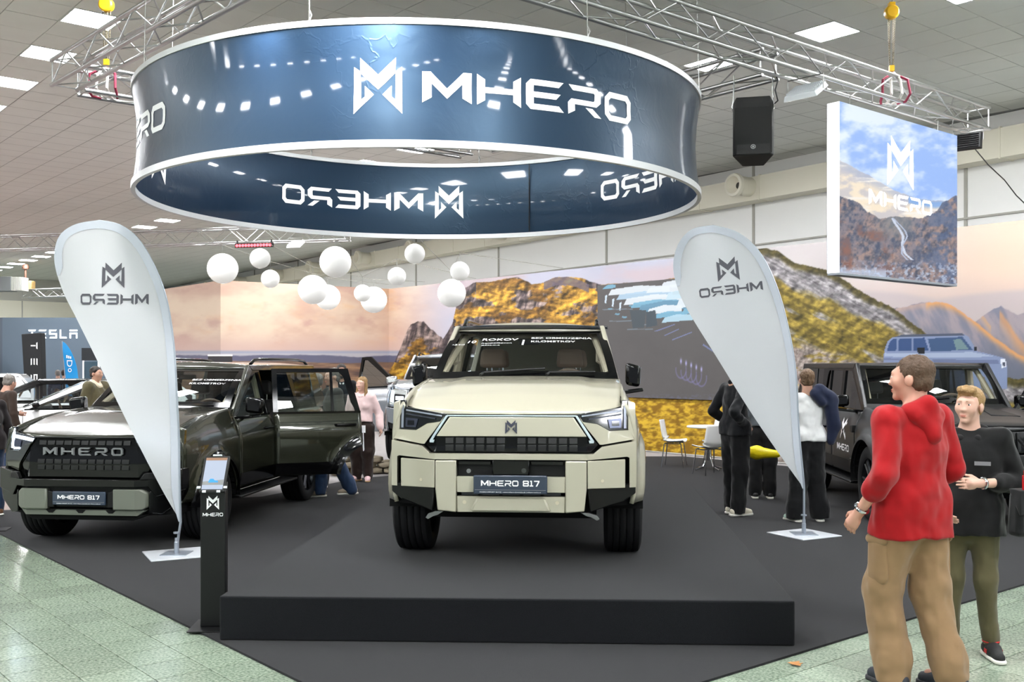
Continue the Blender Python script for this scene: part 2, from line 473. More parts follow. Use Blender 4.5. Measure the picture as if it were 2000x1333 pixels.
# ---- ceiling light panels
m_panel = mat('light_diffuser', (255,255,255), .4, emit=(250,252,255), es=PANEL_POWER)
m_pframe = mat('light_frame', (225,226,224), .5)
def light_panel():
    root = thing('ceiling_light', 'square white light panel set flush in the tiled ceiling', 'ceiling light')
    b = MB(); h = T/2-.004
    for (x0,x1,y0,y1) in ((-h,h,-h,-h+.02),(-h,h,h-.02,h),(-h,-h+.02,-h+.02,h-.02),(h-.02,h,-h+.02,h-.02)): b.box(x0,x1,y0,y1,-.004,.012)
    b.build('frame', m_pframe, root, angle=0)
    b = MB(); h -= .02; b.box(-h,h,-h,h,.0,.008)
    b.build('diffuser', m_panel, root, angle=0)
    return root
lp = None
for (i, j) in sorted(lightcells):
    p = hall(LU0+i*T, LV0+j*T, CEIL)
    if p.y > WALLC-WALLM*p.x-.4 or p.y > 66 or p.y < -9 or p.x < -30: continue
    if lp is None: lp = light_panel(); o = lp
    else: o = copy_tree(lp)
    o.location = p; o.rotation_euler = (0, 0, HA)
    row = {0: 'the row beside the corner hoist', 12: 'the row between ring banner and light box', -12: 'the row over the visitor aisle', -24: 'the row farthest from the white wall'}[j]
    o['label'] = 'square white ceiling light panel in '+row; o['group'] = 'light panels of '+row

# ---- walls
m_wall = mat('painted_concrete', (249,249,247), .85, var=(.5, .04), bump=(30, .1, .004))
m_wallseam = mat('wall_seam', (176,174,166), .8)
m_duct = mat('cream_duct', (238,233,216), .6, var=(.8, .05))
wdir = Vector((-1, WALLM, 0)).normalized(); wn = Vector((-WALLM, -1, 0)).normalized()
def wpt(px, z=0, off=0.0):
    s = (px-1000)/F; d = WALLC/(1+WALLM*s); p = Vector((s*d, d, z)); return p+wn*off
def wall_strip(mb, a, b, z0, z1, off0, off1, mi=0):
    """box hugging the right wall between two points on it"""
    p = [a+wn*off1, b+wn*off1, b+wn*off0, a+wn*off0]
    mb.hexa([(*q.xy, z0) for q in p]+[(*q.xy, z1) for q in p], mi)
WA = Vector((16.0, WALLC-WALLM*16.0, 0)); WB = Vector((-22.3, WALLC+WALLM*22.3, 0))
mb = MB(); wall_strip(mb, WA, WB, 0, CEIL, -.2, 0)
wall_right = mb.build('wall_right', m_wall, None, angle=0); prop(wall_right, kind='structure')
WL = (WB-WA).length
mb = MB()
for k in range(11):
    a = WA+wdir*(2.6+k*5.2); wall_strip(mb, a, a+wdir*.06, 0, CEIL, 0, .03)
mb.build('pilaster_joint', m_wallseam, wall_right, angle=0)
mb = MB(); wall_strip(mb, WA, WB, 4.54, 4.575, 0, .05); mb.build('wall_ledge', m_wallseam, wall_right, angle=0)
duct = MB(); wall_strip(duct, WA, WB, 5.50, 6.03, .02, .46)
duct = duct.build('trim_1', m_duct, None, angle=0)
prop(duct, kind='structure')
sm = None
for k in range(26):
    a = WA+wdir*(1.0+k*1.85)
    b = MB(); wall_strip(b, Vector((0,0,0)), wdir*.03, 5.48, 6.05, .02, .475)
    if sm is None: sm = b.build('duct_flange', m_duct, duct, angle=0); o = sm
    else: o = share('duct_flange', sm, duct)
    o.location = a
nz = None
for k, px in enumerate((1490, 1010, 845, 742, 644, 570, 497, 437, 377)):
    p = wpt(px, 5.81, .46)
    if nz is None:
        nz = thing('air_nozzle', 'round cream jet nozzle sticking out of the wall duct', 'air nozzle', group='jet nozzles along the wall duct')
        b = MB(); b.lathe([(.19,-.02),(.19,.33),(.22,.36),(.235,.42),(.22,.46),(.17,.47),(.15,.40),(.06,.30)], 28, 'y')
        b.build('nozzle_body', m_duct, nz)
        b = MB(); b.lathe([(.001,.305),(.09,.305),(.095,.25)], 20, 'y'); b.build('nozzle_mouth', mat('dark_mouth', (50,48,44), .7), nz)
        o = nz
    else: o = copy_tree(nz)
    o.location = p; o.rotation_euler = (0, 0, math.atan2(-wn.x, wn.y)); o.scale = (1.13, 1.13, 1.13)
# far wall on the left
fa = Vector((-52, 32.2, 0)); fb = Vector((-20.3, 58.8, 0)); fd = (fb-fa).normalized(); fn_ = Vector((fd.y, -fd.x, 0))
def far_strip(mb, a, b, z0, z1, o0, o1):
    p = [a+fn_*o1, b+fn_*o1, b+fn_*o0, a+fn_*o0]; mb.hexa([(*q.xy, z0) for q in p]+[(*q.xy, z1) for q in p])
mb = MB(); far_strip(mb, fa, fb, 0, CEIL, -.2, 0)
wall_far = mb.build('wall_far', mat('far_wall', (206,204,196), .85, var=(.4, .05)), None, angle=0); prop(wall_far, kind='structure')
mb = MB(); far_strip(mb, fa, fb, 3.82, 5.21, 0, .25); mb.build('cladding_band', m_duct, wall_far, angle=0)
mb = MB()
for k in range(16): a = fa+fd*(1+k*2.2); far_strip(mb, a, a+fd*.05, 3.82, 5.21, .25, .27)
mb.build('cladding_joint', m_wallseam, wall_far, angle=0)
mb = MB(); far_strip(mb, fa, fb, 3.42, 3.50, 0, .2); mb.build('pipe_rail', m_wallseam, wall_far, angle=0)

# ================================================================== landscape mural (flat print on upright panels)
def hline(px, pts):
    x = [p[0] for p in pts]; y = [p[1] for p in pts]; return np.interp(px, x, y)
def paint_mural(P, U, V):
    px = 1000+F*P[..., 0]/P[..., 1]; py = HZ-F*(P[..., 2]-EYE)/P[..., 1]
    # sky
    n = fbm(px/120, py/60, 3); n2 = fbm(px/60, py/35, 9)
    sky = mix3(col3((226,190,170), px), col3((250,226,200), px), sstep(.35, .65, n))
    sky = mix3(sky, col3((206,160,150), px), sstep(.55, .8, n2)*.6)
    sky = mix3(sky, col3((246,190,140), px), sstep(.55, .75, fbm(px/90, py/40, 21))*.5)
    sky = mix3(sky, col3((228,196,184), px), sstep(640, 690, py))
    lil = mix3(col3((196,196,212), px), col3((206,190,196), px), sstep(.4, .7, n))
    sky = mix3(sky, lil, sstep(760, 900, px))
    rs = mix3(col3((214,206,206), px), col3((236,208,188), px), sstep(1600, 1990, px+(py-500)*.3))
    rs = mix3(rs, col3((206,186,182), px), sstep(520, 600, py)*.7)
    sky = mix3(sky, rs, sstep(1380, 1560, px))
    c = sky
    # sea, far hills and plain on the left
    w = vnoise(px/40, py*0, 5)
    c = mix3(c, col3((176,180,200), px), sstep(683, 688, py)*(px < 1100))
    c = mix3(c, col3((214,206,206), px), sstep(689, 692, py)*(px < 1100)*.6)
    hill = 700-10*fbm(px/70, px*0, 7)
    c = mix3(c, col3((112,112,136), px)+14*(n2[..., None]-.5), sstep(-1, 1, py-hill)*(px < 1100))
    plain = 712-9*fbm(px/110, px*0, 17)
    pl = mix3(col3((132,104,90), px), col3((186,146,112), px), sstep(.35, .7, fbm(px/60, py/6, 13)))
    pl = mix3(pl, col3((84,72,76), px), sstep(.6, .8, fbm(px/90, py/10, 31))*.8)
    c = mix3(c, pl, sstep(-1, 1, py-plain)*(px < 1100))
    # golden mountains
    small = hline(px, [(740,760),(770,710),(782,680),(793,650),(803,634),(815,627),(828,630),(840,642),(862,660),(900,720)])+6*(fbm(px/9, px*0, 3)-.5)
    big = hline(px, [(820,720),(845,690),(868,660),(884,632),(893,590),(903,566),(925,553),(955,551),(985,545),(1010,541),(1040,556),(1062,552),(1085,543),(1110,541),(1140,546),(1175,556),(1230,554),(1290,549),(1330,540),(1380,536),(1480,530),(1520,560)])+5*(fbm(px/12, px*0, 8)-.5)
    low = fbm(px/48, py/26, 12, 4); grain = fbm(px/7, py/4, 13, 4)
    gold = mix3(col3((122,88,40), px), col3((206,156,62), px), sstep(.34, .66, .65*low+.35*grain))
    streak = fbm((px+py*.25)/6, py/30, 15, 5)
    rock = mix3(col3((66,58,62), px), col3((146,128,122), px), sstep(.35, .68, streak))
    ridge_y = np.where(px < 872, small, big)
    rm_ = fbm(px/34, py/18, 11, 5)+.20*sstep(46, 6, py-ridge_y)*(px < 930)+.10*sstep(30, 60, py-ridge_y)*sstep(1070, 1010, px)-.06
    mt = mix3(gold, rock, sstep(.50, .58, rm_))
    rel = fbm((px+2.5)/17+py/50, (py+2)/13, 44, 6)-fbm((px-2.5)/17+py/50, (py-2)/13, 44, 6)
    mt = np.clip(mt*(1.0+2.0*rel[..., None]), 18, 245)
    far = hline(px, [(1040,600),(1060,552),(1085,542),(1108,541),(1128,546),(1150,556),(1180,580)])
    on_big = sstep(-1.2, 1.2, py-big); on_small = sstep(-1.2, 1.2, py-small)
    c = mix3(c, mt*.96, on_small*(px > 735)*(px < 905)); c = mix3(c, mt, on_big*(px > 815)*(px < 1560))
    c = mix3(c, col3((110,100,116), px), ((py > far) & (py < far+16) & (px > 1062) & (px < 1150))*.8)
    grass = mix3(col3((150,110,20), px), col3((240,196,60), px), sstep(.3, .72, fbm(px/9, py/5, 51)))
    grass = mix3(grass, col3((112,86,24), px), sstep(.6, .78, fbm(px/30, py/9, 52))*.7)
    c = mix3(c, grass, sstep(720, 770, py+20*(n-.5))*(px > 1100)*sstep(1600, 1560, px))
    # right-hand peaks and scree slope
    pk = hline(px, [(1640,720),(1690,640),(1745,604),(1775,598),(1800,591),(1830,590),(1856,594),(1880,612),(1905,628),(1930,610),(1955,598),(1985,616),(2060,600)])+5*(fbm(px/10, px*0, 61)-.5)
    hz_ = hline(px, [(1640,600),(1690,566),(1760,570),(1830,582),(1900,572),(1960,566),(2060,560)])
    c = mix3(c, col3((196,184,186), px), sstep(-4, 10, py-hz_)*(px > 1600)*.8)
    pc = mix3(col3((132,132,150), px), col3((168,156,162), px), sstep(.3, .7, fbm((px-py*.5)/16, (py+px*.3)/60, 64, 5)))
    pc = mix3(pc, col3((104,110,124), px), sstep(30, 130, py-pk)*.75)
    def seg(pts, wd, colr, al):
        nonlocal pc
        yy = np.interp(px, [p[0] for p in pts], [p[1] for p in pts]); d_ = py-yy+5*(fbm(px/9, py/9, 66)-.5)
        pc = mix3(pc, col3(colr, px), np.exp(-(np.maximum(d_, -d_*4)/wd)**2)*al*((px > pts[0][0]) & (px < pts[-1][0])))
    seg([(1808,594),(1835,590),(1870,602),(1905,630),(1940,660),(1985,692),(2040,720)], 9, (232,166,104), .95)
    seg([(1750,604),(1790,596),(1812,594)], 8, (206,170,150), .6)
    seg([(1890,596),(1915,612),(1935,640)], 10, (226,170,120), .6); seg([(1952,612),(1968,632),(1985,660),(2010,690)], 22, (226,160,104), .7)
    c = mix3(c, pc, sstep(-1, 1, py-pk)*(px > 1600))
    sl = hline(px, [(1440,470),(1486,484),(1512,488),(1530,497),(1550,512),(1580,520),(1612,527),(1640,540),(1665,558),(1690,575),(1720,590),(1745,603),(1770,622),(1800,645),(1840,680),(1900,740)])+6*(fbm(px/7, px*0, 71)-.5)
    D = py-sl; al_ = (px+py*.6)/60; ac_ = (py-px*.55)
    sg = mix3(col3((108,94,38), px), col3((160,138,64), px), sstep(.3, .7, fbm(al_*1.4, ac_/9, 72, 5)))
    scree = mix3(col3((122,118,122), px), col3((178,172,174), px), sstep(.3, .7, fbm(al_*2.2, ac_/4, 73, 5)))
    grav = mix3(col3((140,126,120), px), col3((182,168,160), px), sstep(.3, .7, fbm(px/4, py/4, 75, 4)))
    w1 = 24*(fbm(al_*.8, ac_/30, 74)-.5)*2
    s_ = mix3(col3((84,76,40), px), scree, sstep(8, 20, D+w1*.3)); s_ = mix3(s_, sg, sstep(44, 60, D+w1)*sstep(.25, .42, fbm(al_*.7, ac_/22, 76))); s_ = mix3(s_, grav, sstep(140, 165, D+w1*1.3))
    s_ = mix3(s_, sg, sstep(.60, .68, fbm(px/50, py/16, 78))*sstep(120, 160, D))
    rel2 = fbm((px+2)/15, (py+2)/11, 91, 6)-fbm((px-2)/15, (py-2)/11, 91, 6)
    s_ = np.clip(s_*(1+1.2*rel2[..., None]), 18, 245)
    c = mix3(c, s_, sstep(-1.2, 1.2, py-sl)*(px > 1440))
    # printed silver off-roader in the mural
    def fill(poly, colr, a=1.0):
        nonlocal c
        c = mix3(c, col3(colr, px), inpoly(px, py, poly)*a)
    fill([(1724,730),(1727,686),(1733,668),(1742,660),(1760,655),(1880,652),(1892,658),(1908,686),(1940,694),(1962,700),(1968,722),(1968,760),(1724,760)], (140,154,188))
    fill([(1732,686),(1738,668),(1745,662),(1806,660),(1814,686)], (58,84,130))
    fill([(1752,662),(1756,662),(1754,686),(1750,686)], (130,144,178)); fill([(1780,661),(1784,661),(1784,686),(1780,686)], (130,144,178))
    fill([(1812,662),(1880,658),(1900,684),(1818,687)], (66,92,130)); fill([(1862,664),(1876,662),(1892,682),(1868,684)], (120,146,150))
    fill([(1741,660),(1762,654),(1878,651),(1884,656),(1760,659)], (84,92,112))
    fill([(1728,690),(1816,690),(1900,688),(1940,696),(1900,699),(1820,699),(1728,697)], (176,188,214))
    fill([(1820,702),(1950,704),(1952,712),(1824,709)], (116,126,160)); fill([(1726,700),(1800,702),(1800,706),(1726,704)], (120,130,164))
    fill([(1954,702),(1964,702),(1965,718),(1956,719)], (236,240,250)); fill([(1958,708),(1963,708),(1963,716),(1959,716)], (80,86,104))
    fill([(1791,680),(1806,679),(1806,692),(1793,692)], (24,28,36)); fill([(1902,678),(1908,677),(1908,685),(1903,685)], (30,34,42))
    fill([(1745,720),(1760,706),(1785,706),(1798,722),(1798,760),(1745,760)], (38,42,54))
    return c
m_mural = print_mat('mural_print', .55)
m_board = mat('panel_board', (216,214,210), .7)
MP = [Vector((-10.1,29.5,0)), Vector((-7.5,26.35,0)), Vector((-3.52,29.25,0)), Vector((8.9,14.0,0))]
MH = 3.99
def mural_panel(a, b, nu, nv, label):
    r = thing('mural_panel', label, 'mural', a)
    d = b-a; nrm = Vector((d.y, -d.x, 0)).normalized()
    if nrm.y > 0: nrm = -nrm
    def fn(U, V):
        U = 1-(1-U)**1.35 if nu > 1000 else U
        X = a.x+d.x*U; Y = a.y+d.y*U; Z = .02+(MH-.02)*V
        return np.stack([X, Y, Z], -1)
    o = print_grid('printed_sheet', lambda U, V: fn(U, V)-np.array([a.x, a.y, 0]), nu, nv, lambda P, U, V: paint_mural(P+np.array([a.x, a.y, 0]), U, V), m_mural, r, .70)
    mb = MB(); q = -nrm*.004; w = -nrm*.10
    mb.hexa([q, d+q, d+w, w, q+Vector((0,0,MH)), d+q+Vector((0,0,MH)), d+w+Vector((0,0,MH)), w+Vector((0,0,MH))]); mb.build('panel_board', m_board, r, angle=0)
    return r
mural_panel(MP[0], MP[1], 110, 170, 'narrow mural panel of hazy peach sky beside the long sunset panel')
mural_panel(MP[1], MP[2], 300, 190, 'mural panel of peach sunset sky over a distant sea and brown plain')
mural_panel(MP[2], MP[3], 1040, 310, 'long landscape mural with golden mountain, scree slope and printed silver off-roader')

# ---- screen on the mural showing light streaks
sd = (MP[3]-MP[2]).normalized(); sn = Vector((sd.y, -sd.x, 0)).normalized()
if sn.y > 0: sn = -sn
s0 = Vector((1.92, 22.57, 0)) + sn*.05
SWID = 4.25; Z0, Z1 = 1.12, 3.56
def paint_screen(P, U, V):
    px = 1000+F*P[..., 0]/P[..., 1]; py = HZ-F*(P[..., 2]-EYE)/P[..., 1]
    c = col3((96,92,92), px)+8*(fbm(px/30, py/30, 2)[..., None]-.5)
    def fill(poly, colr, a=1.0):
        nonlocal c
        c = mix3(c, col3(colr, px), inpoly(px, py, poly)*a)
    W = (240,248,255); B = (130,190,220); D = (60,110,140)
    for x, y, l, hh, cc in ((1176,560,26,8,B),(1188,566,120,16,W),(1204,576,110,14,(190,220,244)),(1218,584,120,18,W),(1232,592,100,14,B),(1246,597,110,20,(110,160,190)),
                            (1262,604,70,16,W),(1276,614,60,12,B),(1292,621,62,14,(190,226,244)),(1262,563,110,14,W),(1290,552,90,16,W),(1300,572,100,20,(210,236,250)),(1320,586,90,24,W),(1330,604,60,16,B)):
        fill([(x,y+hh*.7),(x+6,y),(x+l*.5,y-hh*.5),(x+l,y-hh*.45),(x+l,y+hh*.3),(x+l*.5,y+hh*.5)], cc, .95)
    for x, y in ((1182,578),(1196,585),(1210,592)): fill([(x,y),(x+4,y-2),(x+2,y+15),(x-1,y+14)], (220,236,250))
    for x, y in ((1188,602),(1202,612),(1216,618),(1230,596)): fill([(x,y),(x+10,y+1),(x+6,y+4),(x-2,y+3)], B, .8)
    for x, y, l in ((1176,604,60),(1190,627,52),(1225,643,50),(1240,634,30)): fill([(x,y),(x+l,y-1),(x+l,y+1),(x,y+2)], (140,160,176), .6)
    fill([(1230,606),(1262,606),(1258,640),(1236,642)], (74,84,92)); fill([(1262,610),(1280,606),(1284,636),(1262,640)], (70,82,92))
    for q in ([(1278,647),(1318,633),(1318,635),(1282,648)], [(1296,656),(1326,642),(1326,644),(1298,657)], [(1311,664),(1352,648),(1352,650),(1314,665)], [(1374,672),(1396,687),(1396,690),(1372,675)]): fill(q, (128,140,190), .8)
    for k in range(5):
        cx = 1330+k*10; cy = 722+k*4
        r = np.hypot((px-cx)/10, (py-cy)/17)
        c = mix3(c, col3((128,122,170), px), np.exp(-((r-1)/.10)**2)*(py > cy-4)*.7)
        c = mix3(c, col3((190,186,244), px), np.exp(-((px-cx)/1.6)**2-((py-(cy-16))/5.0)**2))
    c = mix3(c, col3((110,110,140), px), sstep(768, 776, py)*sstep(.45, .7, fbm(px/4, py/3, 5))*.5)
    return c
scr = thing('video_screen', 'large dark video screen on the mural showing blue white light streaks', 'screen', s0)
def fn(U, V): return np.stack([sd.x*SWID*U, sd.y*SWID*U, Z0+(Z1-Z0)*V], -1)
print_grid('screen_picture', fn, 330, 200, lambda P, U, V: paint_screen(P+np.array([s0.x, s0.y, 0]), U, V), print_mat('screen_glow', .3, .75), scr)
mb = MB(); q = -sn*.005; w = -sn*.048; e = sd*SWID
mb.hexa([q+Vector((0,0,Z0)), e+q+Vector((0,0,Z0)), e+w+Vector((0,0,Z0)), w+Vector((0,0,Z0)), q+Vector((0,0,Z1)), e+q+Vector((0,0,Z1)), e+w+Vector((0,0,Z1)), w+Vector((0,0,Z1))])
mb.build('screen_cabinet', mat('screen_black', (14,14,16), .5), scr, angle=0)
# ================================================================== rigging: trusses, hoists, ring banner, light box, lanterns
m_alu = mat('aluminium_tube', (186,186,186), .32, 1.0, var=(9, .12))
m_alu2 = mat('dull_aluminium', (200,201,202), .42, .6)
m_white = mat('white_letter', (246,247,248), .5)
m_black = mat('black_plastic', (9,9,10), .45)
m_steel = mat('zinc_steel', (168,168,166), .35, 1.0)
TZ = 5.06; TB = .29
brace_cache = {}
def brace_obj(L):
    k = round(L, 2)
    if k not in brace_cache:
        b = MB(); b.cyl((0,0,0), (L,0,0), .0085, n=6); brace_cache[k] = b
    return brace_cache[k]
def truss(label, a, b, z=TZ, pitch=.48, B=TB, r=.025):
    a = Vector(a).to_3d(); b = Vector(b).to_3d(); d = b-a; L = d.length
    root = thing('truss', label, 'truss', (a.x, a.y, z), math.atan2(d.y, d.x))
    ch = None
    for (y, zz) in ((-B/2, 0), (B/2, 0), (-B/2, B), (B/2, B)):
        if ch is None:
            m_ = MB(); m_.cyl((0,0,0), (L,0,0), r, n=12); ch = m_.build('chord', m_alu, root); o = ch
        else: o = share('chord', ch, root)
        o.location = (0, y, zz)
    n = max(2, int(round(L/pitch))); n -= n % 2; p = L/n
    dl = math.hypot(p, B); ang = math.atan2(B, p); pr = None; st = None
    for face in range(4):
        for i in range(n):
            up = i % 2 == 0
            if pr is None:
                m_ = MB(); m_.cyl((0,0,0), (dl,0,0), .0095, n=6); pr = m_.build('brace', m_alu, root); o = pr
            else: o = share('brace', pr, root)
            if face < 2:
                y = (-B/2, B/2)[face]; o.location = (i*p, y, 0 if up else B); o.rotation_euler = (0, -ang if up else ang, 0)
            else:
                zz = (0, B)[face-2]; o.location = (i*p, -B/2 if up else B/2, zz); o.rotation_euler = (0, 0, ang if up else -ang)
    for x in (.03, L-.03):
        for (y0, z0, ry, rz) in ((-B/2, 0, -math.pi/2, 0), (B/2, 0, -math.pi/2, 0), (-B/2, 0, 0, math.pi/2), (-B/2, B, 0, math.pi/2)):
            if st is None:
                m_ = MB(); m_.cyl((0,0,0), (B,0,0), .0095, n=6); st = m_.build('end_strut', m_alu, root); o = st
            else: o = share('end_strut', st, root)
            o.location = (x, y0, z0); o.rotation_euler = (0, ry, rz)
    return root
Q0 = Vector((-1.30, 7.75)); Q1 = Vector((-5.32, 12.10)); J = Vector((3.05, 11.42)); u2 = HU.xy; v2 = HV.xy
truss('long aluminium box truss carrying the light box and yellow chain hoist', Q0+v2*.2, Vector((6.5, 14.25)))
truss('aluminium box truss running back from beside the loudspeaker behind the ring', J+u2*.2, J+u2*5.4)
truss('aluminium box truss beside the ring under the row of three light panels', Q1-u2*.1, Q0+u2*.25)
truss('aluminium box truss half hidden behind the ring banner with red slings', Q1+v2*.22, Q1+v2*6.0)
truss('far aluminium truss with the red light bar above the sunset mural', (-16.0,30.2), (-4.4,27.6), 5.18, .5, .40)
truss('distant bright aluminium truss above the grey showroom wall', (-21.4,45.0), (-16.4,43.0), 4.78, .5, .34)

# ---- chain hoists with slings
m_yel = mat('hoist_yellow', (236,180,20), .4); m_rsl = mat('sling_red', (140,40,66), .8); m_wsl = mat('sling_white', (232,226,220), .85)
m_chain = mat('chain_steel', (120,112,92), .4, .9)
def hoist(p, label, z0=5.65, zt=5.40):
    r = thing('chain_hoist', label, 'hoist', (p[0], p[1], zt))
    h = z0-zt
    b = MB(); b.lathe([(.001,-.055),(.07,-.055),(.088,-.035),(.088,.035),(.07,.055),(.001,.055)], 20, 'y', (0,0,h-.03)); b.box(-.035,.035,-.04,.04,h+.02,h+.09)
    b.build('hoist_body', m_yel, r, bevel=.004)
    b = MB(); b.tube([(0,0,h+.08),(.012,0,h+.12),(0,0,h+.15),(-.015,0,h+.13)], .008); b.build('top_hook', m_steel, r)
    b = MB()
    for dx, dy in ((-.045,0),(-.02,.02),(.015,-.01),(.045,.01)):
        n = 44
        for k in range(n):
            zz = .09+(h-.14)*k/n; a = (k % 2)*math.pi/2; s = (h-.14)/n*.62
            cx, cy = math.cos(a)*.006, math.sin(a)*.006
            x = dx*(1-.4*(1-k/n))
            b.tube([(x-cx,dy-cy,zz-s),(x-cx,dy-cy,zz+s),(x+cx,dy+cy,zz+s),(x+cx,dy+cy,zz-s)], .0024, 4, closed=True)
    prop(b.build('chain', m_chain, r, angle=0), kind='stuff')
    b = MB(); b.box(-.03,.03,-.02,.02,.02,.09); b.tube([(0,0,.03),(.02,0,0),(0,0,-.02),(-.02,0,0)], .009); b.build('load_hook', m_yel, r)
    for k, (x0, m_) in enumerate(((-.17, m_rsl), (.17, m_rsl), (-.06, m_wsl), (.07, m_wsl))):
        b = MB(); b.tube([(0,-.02*k,-.01),(x0*.9,-.12,-.12),(x0,-.16,-.30),(x0*.9,-.05,-.37),(x0*.6,.08,-.36)], .016, 6); b.build('sling', m_, r)
    return r
hoist((4.70,12.68), 'yellow chain hoist hanging above the light box truss', 6.20, 5.42)
hoist((-4.92,12.42), 'yellow chain hoist hanging at the corner beside the ring banner', 6.20, 5.42)

# ---- ring banner
RC = Vector((-.98, 11.26, 0)); RR = 3.0; RZ0, RZ1 = 3.555, 4.60
rn = (-RC).normalized(); rx = Vector((-rn.y, rn.x, 0))
def ring_pt(phi, r, z):
    a = math.radians(phi); return rx*(r*math.sin(a)) + rn*(r*math.cos(a)) + Vector((0, 0, z))
def banner_mat():
    m = bpy.data.materials.new('navy_satin_fabric'); m.use_nodes = True; nt = m.node_tree; b = nt.nodes['Principled BSDF']
    b.inputs['Base Color'].default_value = (*lin((18,33,52)), 1); b.inputs['Roughness'].default_value = .36
    b.inputs['Specular IOR Level'].default_value = .6; b.inputs['Specular Tint'].default_value = (.45,.72,1,1); b.inputs['Coat Weight'].default_value = .4; b.inputs['Coat Roughness'].default_value = .05
    tc = nt.nodes.new('ShaderNodeTexCoord')
    n = nt.nodes.new('ShaderNodeTexNoise'); n.inputs['Scale'].default_value = 3.2; n.inputs['Detail'].default_value = 3; n.inputs['Distortion'].default_value = 1.6
    v = nt.nodes.new('ShaderNodeTexVoronoi'); v.feature = 'DISTANCE_TO_EDGE'; v.inputs['Scale'].default_value = 3.4
    mp = nt.nodes.new('ShaderNodeMix'); mp.data_type = 'VECTOR'; mp.inputs[0].default_value = .25
    nt.links.new(tc.outputs['Object'], n.inputs['Vector'])
    nt.links.new(tc.outputs['Object'], mp.inputs[4]); nt.links.new(n.outputs['Color'], mp.inputs[5]); nt.links.new(mp.outputs[1], v.inputs['Vector'])
    mr = nt.nodes.new('ShaderNodeMapRange'); mr.inputs[2].default_value = .035; mr.inputs[3].default_value = 1; mr.inputs[4].default_value = 0
    nt.links.new(v.outputs['Distance'], mr.inputs[0])
    n3 = nt.nodes.new('ShaderNodeTexNoise'); n3.inputs['Scale'].default_value = 1.1
    nt.links.new(tc.outputs['Object'], n3.inputs['Vector'])
    mu = nt.nodes.new('ShaderNodeMath'); mu.operation = 'MULTIPLY'; nt.links.new(mr.outputs[0], mu.inputs[0])
    mr2 = nt.nodes.new('ShaderNodeMapRange'); mr2.inputs[1].default_value = .45; mr2.inputs[2].default_value = .65
    nt.links.new(n3.outputs['Fac'], mr2.inputs[0]); nt.links.new(mr2.outputs[0], mu.inputs[1])
    b1 = nt.nodes.new('ShaderNodeBump'); b1.inputs['Strength'].default_value = .12; b1.inputs['Distance'].default_value = .03
    b2 = nt.nodes.new('ShaderNodeBump'); b2.inputs['Strength'].default_value = .22; b2.inputs['Distance'].default_value = .006
    nt.links.new(n.outputs['Fac'], b1.inputs['Height']); nt.links.new(mu.outputs[0], b2.inputs['Height'])
    nt.links.new(b1.outputs[0], b2.inputs['Normal']); nt.links.new(b2.outputs[0], b.inputs['Normal'])
    return m
ring = thing('ring_banner', 'huge navy fabric ring banner with silver rims hanging over the stand', 'hanging banner', (RC.x, RC.y, 0))
b = MB()
N = 180
def ring_strip(b, prof, n=N):
    vs_ = []; fs = []; k = len(prof)
    for i in range(n):
        for r, z in prof: vs_.append(ring_pt(360*i/n, r, z))
    for i in range(n):
        for j in range(k):
            j2 = (j+1) % k; a = i*k; c = ((i+1) % n)*k
            fs.append((a+j, c+j, c+j2, a+j2))
    b.add(vs_, fs)
ring_strip(b, [(RR, RZ0+.03), (RR-.035, RZ0+.28), (RR-.05, (RZ0+RZ1)/2), (RR-.035, RZ1-.28), (RR, RZ1-.03), (RR-.008, RZ1-.03), (RR-.043, RZ1-.28), (RR-.058, (RZ0+RZ1)/2), (RR-.043, RZ0+.28), (RR-.008, RZ0+.03)])
m_ban = banner_mat()
fab = b.build('banner_fabric', m_ban, ring, angle=60, recalc=True)
m_rim = mat('brushed_rim', (206,208,210), .38, .35)
for z0, z1, nm in ((RZ0, RZ0+.06, 'lower_rim'), (RZ1-.05, RZ1, 'upper_rim')):
    b = MB(); ring_strip(b, [(RR+.012, z0), (RR+.012, z1), (RR-.03, z1), (RR-.03, z0)]); b.build(nm, m_rim, ring, angle=40, recalc=True)
def fabric_r(z):
    zz = [RZ0+.03, RZ0+.28, (RZ0+RZ1)/2, RZ1-.28, RZ1-.03]; return float(np.interp(z, zz, [RR, RR-.035, RR-.05, RR-.035, RR]))
DEG = math.degrees(1.0/2.96)
def ring_print(polys, phi0, z0, h, nm):
    us = [p[0] for q in polys for p in q]; lo, hi = min(us), max(us)
    cu = [lo+(hi-lo)*k/8 for k in range(1, 8)]
    for side in (1, -1):
        b = MB()
        off = .004 if side > 0 else -.013
        b.slab(polys, lambda u, v: ring_pt(phi0+u*h*DEG, fabric_r(z0+v*h)+off, z0+v*h), None, cu, (.25, .5, .75))
        if side < 0: b.f = [f[::-1] for f in b.f]
        b.build(nm, m_white, ring, angle=60)
wd, ww = word('MHERO')
for q in range(4):
    ring_print(EMB, -10.9+90*q, 3.834, .455, 'emblem')
    for chn, ps in wd: ring_print(ps, -.1+90*q, 3.93, .252, 'letter')
b = MB()
for s in (-1, 1): b.tube([ring_pt(150.6+s*.12*(1 if k % 2 else -1), RR-.065, RZ0+.06+(RZ1-RZ0-.12)*k/14) for k in range(15)], .004, 5)
b.tube([ring_pt(150.6, RR-.062, RZ0+.06+(RZ1-RZ0-.12)*k/6) for k in range(7)], .006, 5)
b.build('laced_seam', m_black, ring)
for ph in (-18, 28, 75, 120, 165, 210, 255, 300):
    b = MB(); p = ring_pt(ph, RR-.01, RZ1); q = ring_pt(ph, RR-.05, CEIL-.01); b.tube([p, q], .004, 5); b.tube([p, p+Vector((.02,0,.05)), p+Vector((0,0,.10))], .006, 5)
    b.build('suspension_wire', m_steel, ring)

